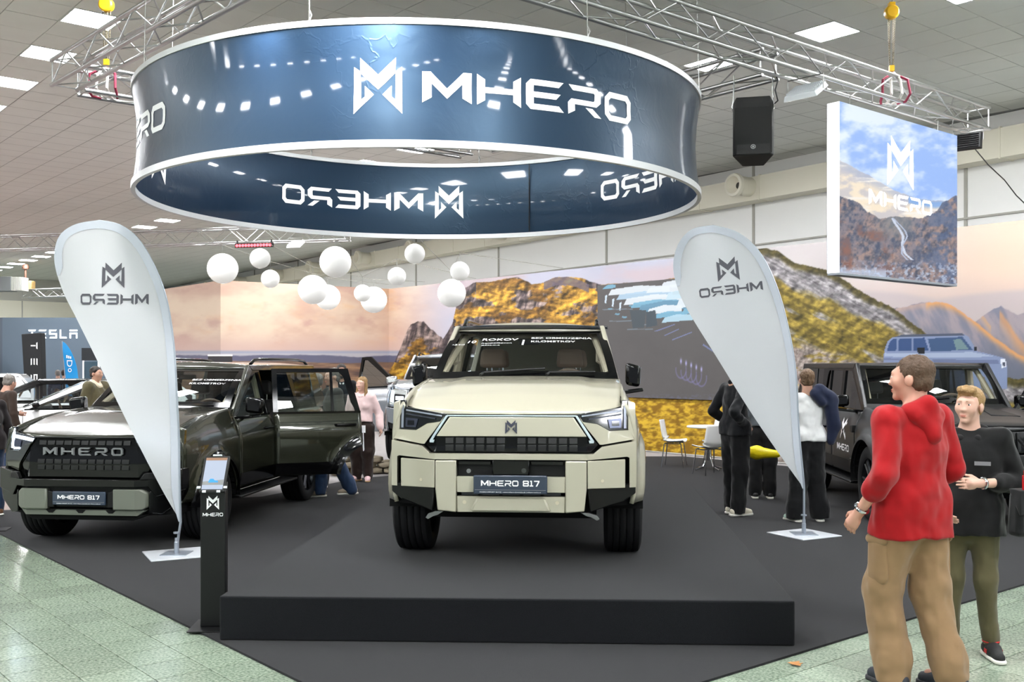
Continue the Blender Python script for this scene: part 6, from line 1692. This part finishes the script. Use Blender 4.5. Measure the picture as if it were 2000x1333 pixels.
# person in pink blouse
pp_, jp, sp_ = person('person in a pale pink blouse and dark brown trousers with a white lanyard', (-2.31, 15.75, GZ), math.radians(-4), 1.60,
    dict(eB=(.28,.05,1.14), wB=(.33,-.06,.90), eA=(-.24,.05,1.13), wA=(-.22,-.08,.92), aA=(-.09,.02,.085), aB=(.10,.0,.085)), 'blouse', cloth('pink_satin', (226,198,196), .55), 1.0, 1.0, cloth('brown_trousers', (42,30,26), .8), (.118,.108,.075), None,
    mat('pink_sneaker', (222,186,190), .6), mat('gum_sole', (196,160,120), .6), HBL, 'long', (230,184,164), (-.30,0,0), .0085, collar=cloth('pink_satin', (226,198,196)), fem=True, foot=(-30,10), puff=.016, hip=1.02)
b = MB(); b.box(.03,.10,-.205,-.200,.76,.87); b.build('badge', m_print, pp_, angle=0); b = MB(); b.tube([(.065,-.200,.76),(.068,-.185,.62),(.07,-.17,.50),(.062,-.17,.48),(.058,-.185,.62)], .007, 6); b.build('lanyard', m_print, pp_)
# people around the open doors
person('person in a dark suit with white shirt collar behind the pink blouse', (-2.93, 17.6, GZ), math.radians(12), 1.80, {}, 'jacket', cloth('charcoal_suit', (26,27,30), .8), .80, 1.0, cloth('charcoal_suit', (26,27,30), .8), (.09,.075,.07), None, mat('black_shoe', (24,24,26), .5), mat('dark_sole', (40,40,44), .7), HD, 'short', (206,158,134), (0,0,0), .014, collar=cloth('white_cotton', (226,226,226)), beard=HD)
person('person in blue jeans and tan sneakers walking behind the open green car door', (-2.42, 13.85, GZ), math.radians(-62), 1.74, dict(kA=(-.10,-.12,.51), aA=(-.10,-.16,.085), kB=(.10,.02,.50), aB=(.10,.22,.12)), 'jacket', cloth('grey_jacket', (72,70,66), .85), .82, 1.0, cloth('blue_denim', (44,62,92), .85), (.10,.085,.085), None,
    mat('tan_sneaker', (150,136,118), .7), None, HG, 'short', (216,170,148), (.2,0,0), .013, foot=(0,0), puff=.01)
person('bearded grey-haired person in a green shirt seen through the open car door window', (-3.12, 15.5, GZ), math.radians(30), 1.74, {}, 'shirt', cloth('green_cotton', (44,82,66), .85), .85, .6, cloth('dark_denim', (36,38,46), .85), (.10,.085,.08), None, mat('red_sneaker', (150,40,40), .6), None, HG, 'short', (216,168,146), (.5,0,0), .014, beard=HG, girth=1.15)
person('grey-haired person in a dark coat standing between the green and silver off-roaders', (-2.85, 14.95, GZ), math.radians(205), 1.66, {}, 'coat', cloth('dark_coat', (34,32,32), .85), .70, 1.0, cloth('dark_denim', (36,38,46), .85), (.10,.085,.08), None, mat('dark_shoe', (30,34,44), .6), None, HG, 'short', (216,170,148), (.3,0,0), .014, girth=1.1)
# people of the neighbouring stand
person('person in a brown suit jacket looking down beside the white hatchback', (-7.52, 15.2, GZ), math.radians(150), 1.66, dict(hd=(.02,-.09,1.60), eB=(.25,-.08,1.16), wB=(.10,-.26,1.12)), 'jacket', cloth('brown_tweed', (58,46,40), .85), .78, 1.0, cloth('blue_denim', (44,62,92), .85), (.095,.08,.075), None, mat('brown_shoe', (120,84,56), .5), None, HG, 'short', (210,160,138), (.2,.35,0), .013, girth=1.1)
person('auburn long-haired person at the tilted screen kiosk beside the aisle', (-6.18, 12.1, GZ), math.radians(-120), 1.62, {}, 'jumper', cloth('dark_jumper', (40,34,36), .85), .85, 1.0, cloth('blue_denim', (44,62,92), .85), (.095,.08,.075), None, mat('brown_shoe', (120,84,56), .5), None, HR_, 'long', (222,176,156), (0,0,0), .013, fem=True)
person('person in an olive jacket with a cream fleece collar passing behind the white flag', (-6.95, 17.1, GZ), math.radians(75), 1.76, dict(eA=(-.24,.05,1.14)), 'jacket', cloth('olive_jacket', (84,78,56), .85), .80, 1.0, cloth('dark_denim', (36,38,46), .85), (.095,.08,.075), None, mat('dark_shoe', (30,34,44), .6), None, HD, 'short', (208,160,136), (-.1,0,0), .012, collar=cloth('cream_fleece', (222,210,186), .95, (40, 1, .02)), puff=.03)
for k, (px, rz) in enumerate(((113, 200), (126, 150))):
    d = 31.0+k*.6
    person(('person in a dark blue jacket', 'person in a grey jacket')[k]+' far away beside the blue feather flag', ((px-1000)/F*d, d, 0), math.radians(rz), 1.66, {}, 'jacket', cloth(('far_blue', 'far_grey')[k], ((46,56,78), (92,88,88))[k], .85), .80, 1.0, cloth('dark_denim', (36,38,46), .85), (.095,.08,.075), None, mat('dark_shoe', (30,34,44), .6), None, (HG, HD)[k], 'short', (216,168,146), (0,0,0), .02)
for o in bpy.data.objects:
    if '_s' in o: del o['_s']
# ================================================================== flags, kiosks, furniture, stones, far stand
def flag_mat():
    m = bpy.data.materials.new('flag_fabric'); m.use_nodes = True; nt = m.node_tree; b = nt.nodes['Principled BSDF']
    b.inputs['Base Color'].default_value = (*lin((208,210,213)), 1); b.inputs['Roughness'].default_value = .38; b.inputs['Specular IOR Level'].default_value = .4
    t = nt.nodes.new('ShaderNodeBsdfTranslucent'); t.inputs[0].default_value = (.8,.82,.84,1)
    mx = nt.nodes.new('ShaderNodeMixShader'); mx.inputs[0].default_value = .35
    nt.links.new(b.outputs[0], mx.inputs[1]); nt.links.new(t.outputs[0], mx.inputs[2]); nt.links.new(mx.outputs[0], nt.nodes['Material Output'].inputs[0])
    return m
m_flag = flag_mat(); m_sleeve = mat('flag_sleeve', (178,184,194), .5); m_pole = mat('flag_pole', (176,184,196), .3, .6); m_ink = mat('flag_print', (72,72,80), .6)
def spline(P, n):
    out = []
    for i in range(len(P)-1):
        p0 = P[max(0, i-1)]; p1 = P[i]; p2 = P[i+1]; p3 = P[min(len(P)-1, i+2)]
        for k in range(n):
            t = k/n; out.append(tuple(.5*((2*p1[q])+(-p0[q]+p2[q])*t+(2*p0[q]-5*p1[q]+4*p2[q]-p3[q])*t*t+(-p0[q]+3*p1[q]-3*p2[q]+p3[q])*t**3) for q in (0,1)))
    out.append(P[-1]); return out
def teardrop(label, base_px, d, edge, back, emb, txt, rz=0.0):
    bx, by = base_px; o0 = Vector(((bx-1000)/F*d, d, 0.014)); k = d/F
    def uv(p): return ((p[0]-bx)*k, EYE+(HZ-p[1])*k-.014)
    r = thing('flag_banner', label, 'flag', o0, rz)
    E = spline([uv(p) for p in edge], 8); Bk = spline([uv(p) for p in back], 8)
    outline = E+Bk[1:]
    wav = lambda u, v: .03*math.sin(u*5+v*1.3)+.012*math.sin(v*7+u*9)
    zs = sorted(set([.3+.12*i for i in range(26)])); us = [min(p[0] for p in outline)+.12*i for i in range(12)]
    b = MB(); b.slab([outline], lambda u, v: (u, wav(u, v)*.6, v), lambda u, v: (u, wav(u, v)*.6+.003, v), us, zs); b.build('flag_cloth', m_flag, r, angle=50, recalc=True)
    # sleeve along the bent pole
    S_ = E+Bk[1:34]; n = len(S_); inner = []
    for i, p in enumerate(S_):
        q0 = S_[max(0, i-1)]; q1 = S_[min(n-1, i+1)]; t = Vector((q1[0]-q0[0], q1[1]-q0[1])).normalized(); w = .075*min(1, i/6+.25, (n-1-i)/5+.35)
        inner.append((p[0]-t.y*w, p[1]+t.x*w))
    q = MB(); vs_ = []; fs = []
    for p, i2 in zip(S_, inner): vs_ += [(p[0], wav(*p)*.6-.006, p[1]), (i2[0], wav(*i2)*.6-.006, i2[1])]
    for i in range(n-1): fs.append((2*i, 2*i+2, 2*i+3, 2*i+1))
    q.add(vs_, fs); q.build('pole_sleeve', m_sleeve, r, angle=60)
    b = MB(); pts = [(0,0,.06)]+[(p[0], wav(*p)*.6, p[1]) for p in E]; rad = [.014]+[.012-.008*i/len(E) for i in range(len(E))]
    b.tube(pts, rad, 8); b.build('pole', m_pole, r)
    b = MB(); b.lathe([(.001,.01),(.022,.01),(.022,.12),(.018,.125),(.018,.16),(.001,.16)], 16); b.build('pole_socket', m_pole, r); b = MB(); b.lathe([(.012,.20),(.03,.20),(.03,.215),(.012,.215)], 16); b.build('pole_collar', m_pole, r)
    b = MB(); b.box(-.12,.12,-.12,.12,.012,.018); b.build('socket_plate', m_pole, r, angle=0)
    b = MB(); b.box(-.27,.27,-.27,.27,0,.012); o = b.build('base_plate', mat('flag_base', (206,210,216), .35, .2), r, bevel=.003); o.rotation_euler = (0,0,math.radians(28))
    for nm, (ps, cx, cy, hgt, wid, ang, mir) in (('flag_emblem', emb), ('flag_lettering', txt)):
        u0, v0 = uv((cx, cy)); us_ = [p[0] for w_ in ps for p in w_]; mid = (min(us_)+max(us_))/2; sx = wid*k/(max(us_)-min(us_)); sy = hgt*k; ca, sa = math.cos(ang), math.sin(ang)
        if not isinstance(ps[0][0], tuple): pass
        def mp(u, v):
            x = (u-mid)*sx*(-1 if mir else 1); z = (v-.5)*sy; X, Z = x*ca-z*sa+u0, x*sa+z*ca+v0
            return (X, wav(X, Z)*.6-.005, Z)
        for gp in ([ps] if nm == 'flag_emblem' else [g_[1] for g_ in wd]):
            b = MB(); b.slab(gp, mp, None, [min(us_)+(max(us_)-min(us_))*i/10 for i in range(1, 10)], (.5,))
            if mir: b.f = [f[::-1] for f in b.f]
            b.build('flag_emblem' if nm == 'flag_emblem' else 'flag_letter', m_ink, r, angle=0)
allw = [p for ch, ps in wd for p in ps]
teardrop('white teardrop flag with dark emblem standing in front of the green off-roader', (345,1087), 9.62,
    [(352,1020),(349,900),(346,800),(340,690),(326,590),(304,525),(272,470),(235,440),(192,430)], [(192,430),(150,438),(120,460),(108,497),(112,535),(126,575),(150,622),(205,732),(262,850),(315,955),(352,1020)],
    (EMB, 221, 538, 50, 42, 0, False), (allw, 224, 585, 21, 130, 0, True), .0)
teardrop('white teardrop flag with dark emblem standing near the black off-roader', (1570,1048), 10.75,
    [(1571,955),(1562,850),(1554,720),(1536,620),(1512,545),(1482,490),(1442,455),(1392,440)], [(1392,440),(1352,448),(1326,474),(1315,515),(1321,555),(1342,605),(1400,700),(1462,800),(1520,885),(1571,955)],
    (EMB, 1421, 526, 47, 44, .10, False), (allw, 1428, 566, 18, 126, .13, True), .0)

# ---- screen kiosks
m_kb = mat('kiosk_black', (11,11,12), .4, spec=.35); m_scr = mat('tablet_glow', (30,34,40), .3, emit=(196,208,228), es=.8)
def kiosk(label, loc, rz, prints=True):
    r = thing('info_kiosk', label, 'kiosk', loc, rz)
    b = MB(); b.box(-.145,.105,-.17,.17,0,.008); b.build('base_plate', m_kb, r, bevel=.002)
    b = MB(); b.hexa([(-.083,-.04,.008),(.083,-.04,.008),(.083,.04,.008),(-.083,.04,.008),(-.083,-.04,.92),(.083,-.04,.92),(.083,.05,.98),(-.083,.05,.98)]); b.build('column', m_kb, r, bevel=.004)
    def tp(u, v, o=0.0): return (u, -.075+v*.62+o*.78, .915+v*.80-o*.62) if False else (u, -.07+v*.52-o*.85, .92+v*.85+o*.52)
    b = MB(); b.slab([[(-.085,0),(.085,0),(.095,.27),(-.075,.27)]], lambda u, v: tp(u, v, .012), lambda u, v: tp(u, v, -.012)); tab = b.build('tablet', m_black, r, bevel=.004, recalc=True)
    def pr(poly, m, nm, o): b = MB(); b.slab([poly], lambda u, v: tp(u, v, o)); b.build(nm, m, tab, angle=0)
    pr([(-.070,.018),(.070,.018),(.080,.255),(-.062,.255)], m_scr, 'display', .0135)
    pr([(-.062,.235),(.078,.235),(.080,.255),(-.062,.255)], mat('scr_brown', (120,90,70), .4, emit=(120,90,70), es=.6), 'display_banner', .0145)
    pr([(-.069,.05),(.071,.05),(.072,.09),(-.068,.075)], mat('scr_grey', (110,112,112), .4, emit=(110,112,112), es=.6), 'display_ground', .0145)
    pr([(-.03,.068),(.035,.068),(.034,.08),(.012,.084),(.002,.096),(-.018,.096),(-.026,.084)], mat('scr_blue', (40,120,180), .4, emit=(40,110,170), es=.7), 'display_car', .0155)
    for u, v in ((-.05,.0),(.045,.0),(-.088,.03),(.088,.03)): b = MB(); b.slab([[(u-.012,v-.006),(u+.012,v-.006),(u+.012,v+.010),(u-.012,v+.010)]], lambda a, c_: tp(a, c_, .018), lambda a, c_: tp(a, c_, .010)); b.build('clamp', mat('clear_clamp', (206,212,216), .3), tab, angle=0, recalc=True)
    b = MB(); b.slab([[(-.02,.268),(.04,.268),(.04,.278),(-.02,.278)]], lambda a, c_: tp(a, c_, .018), lambda a, c_: tp(a, c_, .0)); b.build('clamp', MATS['clear_clamp'], tab, angle=0, recalc=True)
    if prints:
        b = MB(); b.slab([[((u-.436)*.095, .80+v*.095) for u, v in p] for p in EMB], lambda u, v: (u, -.0415, v)); b.build('kiosk_emblem', m_print, r, angle=0)
        s_ = .135/ww
        for ch, ps in wd: b = MB(); b.slab([[(-.0675+u*s_, .755+v*.024) for u, v in p] for p in ps], lambda u, v: (u, -.0415, v)); b.build('kiosk_letter', m_print, r, angle=0)
    return r
kiosk('slim black tablet kiosk with white emblem beside the platform corner', (-2.03, 6.98, .014), math.radians(4))
kiosk('slim black tablet kiosk at the aisle edge beside the green off-roader', (-5.62, 11.05, .014), math.radians(-78), False)

# ---- white shell chairs and table
m_shell = mat('white_shell', (236,236,234), .35); 
def chair(label, loc, rz):
    r = thing('shell_chair', label, 'chair', loc, rz, 'white chairs at the small table')
    prof = [(-.21,.435),(-.19,.45),(-.08,.435),(.06,.43),(.15,.45),(.195,.52),(.215,.62),(.235,.74),(.25,.82)]
    b = MB()
    def f(u, v):
        t = v*(len(prof)-1); i = min(int(t), len(prof)-2); a = t-i; y = lerp(prof[i][0], prof[i+1][0], a); z = lerp(prof[i][1], prof[i+1][1], a)
        w = .22 if v < .55 else lerp(.22, .19, (v-.55)/.45); x = (u*2-1)*w
        e = (u*2-1)**2
        return (x, y-(.05*e if v > .5 else 0), z+(.035*e if v < .6 else 0))
    b.grid(f, 10, 24); o = b.build('shell', m_shell, r, angle=60); so = o.modifiers.new('sheet', 'SOLIDIFY'); so.thickness = .008
    pr = None
    for x, y in ((-.17,-.15),(.17,-.15),(-.17,.14),(.17,.14)):
        b = MB(); b.tube([(x*.75, y*.8, .425), (x, y, .41), (x*1.22, y*1.35, .0)], .010, 8); b.build('leg', m_chrome, r)
    b = MB(); b.tube([(-.17,-.15,.41),(-.17,.14,.41)], .009, 6); b.tube([(.17,-.15,.41),(.17,.14,.41)], .009, 6); b.tube([(-.17,0,.41),(.17,0,.41)], .009, 6); b.build('seat_frame', m_chrome, r)
    return r
chair('white shell chair standing sideways against the yellow grass of the mural', (2.86, 18.1, GZ), math.radians(72))
chair('white shell chair with its back towards the person dressed in black', (3.24, 16.75, GZ), math.radians(-158))
chair('white shell chair behind the round table, mostly hidden by the other chair', (3.62, 17.9, GZ), math.radians(-40))
tb = thing('round_table', 'small round white table on curved chrome legs between the chairs', 'table', (3.36, 17.5, GZ))
b = MB(); b.lathe([(.001,.72),(.36,.72),(.37,.73),(.37,.745),(.36,.75),(.001,.75)], 36); b.build('table_top', m_shell, tb)
b = MB(); b.cyl((0,0,.16), (0,0,.72), .03, n=14); b.build('column', m_chrome, tb)
for k in range(4):
    a = k*math.pi/2+.5; ca, sa = math.cos(a), math.sin(a); b = MB(); b.tube([(ca*.03,sa*.03,.5),(ca*.05,sa*.05,.2),(ca*.12,sa*.12,.06),(ca*.28,sa*.28,.012)], .013, 8); b.build('leg', m_chrome, tb)

# ---- piled stones under the silver off-roader
m_stone = mat('field_stone', (156,144,124), .85, bump=(14, 1.0, .02), var=(6, .28))
random.seed(11)
def stone(p, r, label, rz):
    bm = bmesh.new(); bmesh.ops.create_icosphere(bm, subdivisions=3, radius=1)
    sd = Vector((random.random()*9, random.random()*9, random.random()*9))
    for v in bm.verts:
        n = noise.noise(v.co*1.1+sd)*.28+noise.noise(v.co*2.7+sd)*.10; c_ = v.co*(1+n)
        c_ = Vector([max(-.82, min(.82, x)) for x in c_]); v.co = Vector((c_.x*r[0], c_.y*r[1], c_.z*r[2]))
    me = bpy.data.meshes.new('stone'); bm.to_mesh(me); bm.free(); me.materials.append(m_stone); me.shade_smooth()
    o = link('stone', me); o.location = p; o.rotation_euler = (0,0,rz); prop(o, label, 'stone', 'stones piled under the silver off-roader'); return o
courses = [(.05, (-2.82,-2.54,-2.26,-1.98,-1.70,-1.42)), (.145, (-2.66,-2.38,-2.10,-1.82,-1.56)), (.24, (-2.78,-2.52,-2.26)), (.335, (-2.66,-2.40)), (.43, (-2.53,))]
names = ('pale flat stone in the bottom course of the pile', 'pale stone in the second course of the pile', 'rounded stone in the third course of the pile', 'grey stone in the fourth course beside the raised wheel', 'single stone crowning the pile')
for ri, (z, xs) in enumerate(courses):
    for x in xs:
        for dy in ((0, .31) if ri < 2 else (0,)):
            stone((x, 16.92+dy, GZ+z), (.150, .145, .058), 'stone in the rear row of the pile' if dy else names[ri], random.uniform(-.12,.12))
for z, xs in ((.05, (-.66,-.38,-.10,.18)), (.145, (-.52,-.24,.04))):
    for x in xs: stone((x, 17.05, GZ+z), (.150, .16, .058), 'stone of the second pile under the far front wheel', random.uniform(-.12,.12))
for x, y, w, lb_ in ((-3.12,16.62,.17,'large pale stone lying apart from the pile'), (-2.84,16.55,.10,'small pale stone between the pile and the large loose stone')): stone((x, y, GZ+.09), (w, .13, .11), lb_, .3)

# ---- neighbouring stand: grey wall with lettering, flags, display stand
gw = thing('display_wall', 'tall blue-grey display wall with white lettering at the far end of the hall', 'display wall', (-21.85, 43.9, 0))
b = MB(); b.box(0,8.2,0,.5,0,3.86); b.build('wall_panel', mat('slate_panel', (92,106,120), .6), gw, angle=0)
b = MB(); b.box(-.35,-.0,.0,.6,0,3.86); b.build('return_panel', mat('slate_panel_dark', (82,92,104), .6), gw, angle=0)
W, tw = word('TeSLA', .5)
for ch, ps in W:
    b = MB(); b.slab(ps, lambda u, v: (1.12+u*(2.1/tw), -.03, 2.97+v*.37), lambda u, v: (1.12+u*(2.1/tw), -.001, 2.97+v*.37)); b.build('letter', mat('lit_sign', (255,255,255), .4, emit=(240,248,255), es=1.2), gw, angle=0)
lo_ = thing('display_counter', 'low dark display panel at the edge of the blue-grey wall', 'display panel', (-22.6, 42.6, 0)); b = MB(); b.box(0,.95,0,.4,0,2.35); b.build('panel', mat('dark_panel', (60,66,74), .6), lo_, angle=0)
fl = thing('column_banner', 'black upright fabric banner with white vertical letters', 'banner', ((63-1000)/F*30, 30, 0), .0)
b = MB(); b.hexa([(-.20,-.03,.9),(.32,-.03,.9),(.32,.25,.9),(-.20,.25,.9),(-.30,-.05,2.72),(.27,-.03,2.76),(.27,.25,2.76),(-.30,.25,2.72)]); b.build('banner_cloth', mat('black_banner', (20,21,24), .7), fl, angle=0, bevel=.02)
b = MB(); b.cyl((0,.1,0), (0,.1,1.0), .05, n=10); b.lathe([(.001,0),(.3,0),(.3,.03),(.001,.04)], 20, 'z', (0,.1,0)); b.build('banner_foot', m_black, fl)
for i, chn in enumerate(('T', 'e', 'S')):
    w_, ps = GLY[chn]; zc = 2.38-i*.47; b = MB(); b.slab(ps, lambda u, v: (-.02+v*.20, -.055, zc-(u-w_/2)*.16)); b.f = [f[::-1] for f in b.f]; b.build('letter', m_print, fl, angle=0)
bf = thing('feather_flag', 'bright blue feather flag with white lettering beside the black banner', 'flag', ((140-1000)/F*30.5, 30.5, 0))
b = MB(); ol = [(-.28,2.52)]+[(-.28+.46*math.sin(t*1.45)**.9, 2.52-1.02*t**1.35) for t in [i/10 for i in range(1, 11)]]+[(.22,1.3),(.21,.9),(-.14,.9)]
b.slab([ol], lambda u, v: (u, .02*math.sin(v*5), v), lambda u, v: (u, .02*math.sin(v*5)+.004, v), (), [1.1+.2*i for i in range(8)]); b.build('flag_cloth', mat('sky_blue_cloth', (20,146,214), .6), bf, angle=50, recalc=True)
b = MB(); b.tube([(-.12,0,0),(-.16,0,.9),(-.285,0,2.53)], .014, 6); b.lathe([(.001,0),(.22,0),(.22,.02),(.001,.03)], 16, 'z', (-.12,0,0)); b.build('pole', m_pole, bf)
for chn, z_, w_ in (('D', 1.98, .22), ('o', 1.73, .13)):
    P_, tw = text_polys(chn); b = MB(); b.slab(P_, lambda u, v: (-.13+(1.98-z_)*.14+v*.17, -.03, z_-u/tw*w_)); b.f = [f[::-1] for f in b.f]; b.build('letter', m_print, bf, angle=0)
for k in range(3): b = MB(); b.box(-.15+k*.055, -.11+k*.055, -.031, -.029, 2.02-k*.01, 2.11-k*.02); b.build('printed_stripe', m_print, bf, angle=0)
ds = thing('display_stand', 'white framed display stand with a black picture header', 'display stand', ((178-1000)/F*27, 27, 0))
for x in (-.20, .20): b = MB(); b.box(x-.02,x+.02,-.02,.02,0,2.25); b.build('post', m_white, ds, angle=0)
b = MB(); b.box(-.24,.30,-.03,.0,1.93,2.26); b.build('picture_header', mat('header_black', (26,30,36), .4), ds, angle=0)
b = MB(); b.box(-.18,.18,-.01,.01,.6,1.9); b.build('glass_panel', glass('stand_glass', (.5,.62,.66), .1), ds, angle=0)
for z in (.9, 1.3): b = MB(); b.box(-.18,.18,-.12,.12,z,z+.02); b.build('shelf', m_white, ds, angle=0)
wb_ = thing('wall_washer', 'dark strip light with a white top standing by the foot of the sunset mural', 'light bar', ((430-1000)/F*24, 24, 0))
b = MB(); b.box(-.27,.27,-.06,.06,1.88,2.02); b.build('housing', mat('bar_black2', (40,36,40), .5), wb_, bevel=.008); b = MB(); b.box(-.27,.27,-.06,.06,2.02,2.05); b.build('diffuser', mat('bar_top', (240,240,240), .4, emit=(255,250,240), es=1.5), wb_, angle=0)
for x in (-.2, .2): b = MB(); b.cyl((x,0,0), (x,0,1.88), .02, n=8); b.build('post', m_black, wb_)
# yellow roll held behind the flag
yb = thing('yellow_bag', 'bright yellow rolled plastic bag held beside the white t-shirt', 'bag', at(1487, 886, 12.9))
b = Blob(.010); b.cone((-.20,0,.02), (-.06,0,.01), .05, .085, (1,.8,1), .02); b.cone((-.06,0,.01), (.20,0,-.01), .080, .045, (1,.8,1), .03); b.cone((-.24,0,.04), (-.17,0,.02), .07, .045, (1,.7,1), .02); b.mesh('bag_film', mat('yellow_plastic', (240,216,20), .3, bump=(20, .6, .01)), yb)
# dry leaves on the tiles
m_leaf = mat('dry_leaf', (176,122,70), .8)
for i, (px, py, sz, rz) in enumerate(((1553,1300,.05,.4),(1494,1294,.035,1.6),(1440,1308,.02,.9))):
    p = ground(px, py, 0); b = MB(); ol = [(0,-1),(.35,-.6),(.8,-.5),(.55,-.1),(.9,.3),(.4,.35),(0,1),(-.4,.35),(-.9,.3),(-.55,-.1),(-.8,-.5),(-.35,-.6)]
    b.slab([[(x*sz, y*sz) for x, y in ol]], lambda u, v: (u, v, .004+.25*abs(u)+abs(v)*.1), lambda u, v: (u, v, .003+.25*abs(u)+abs(v)*.1)); o = b.build('dry_leaf', m_leaf, None, angle=0); o.location = p; o.rotation_euler = (0,0,rz)
    prop(o, ('largest curled brown leaf lying on the floor tiles', 'middle-sized brown leaf lying on the floor tiles', 'smallest brown leaf scrap at the carpet edge')[i], 'leaf', 'dry leaves on the floor tiles')
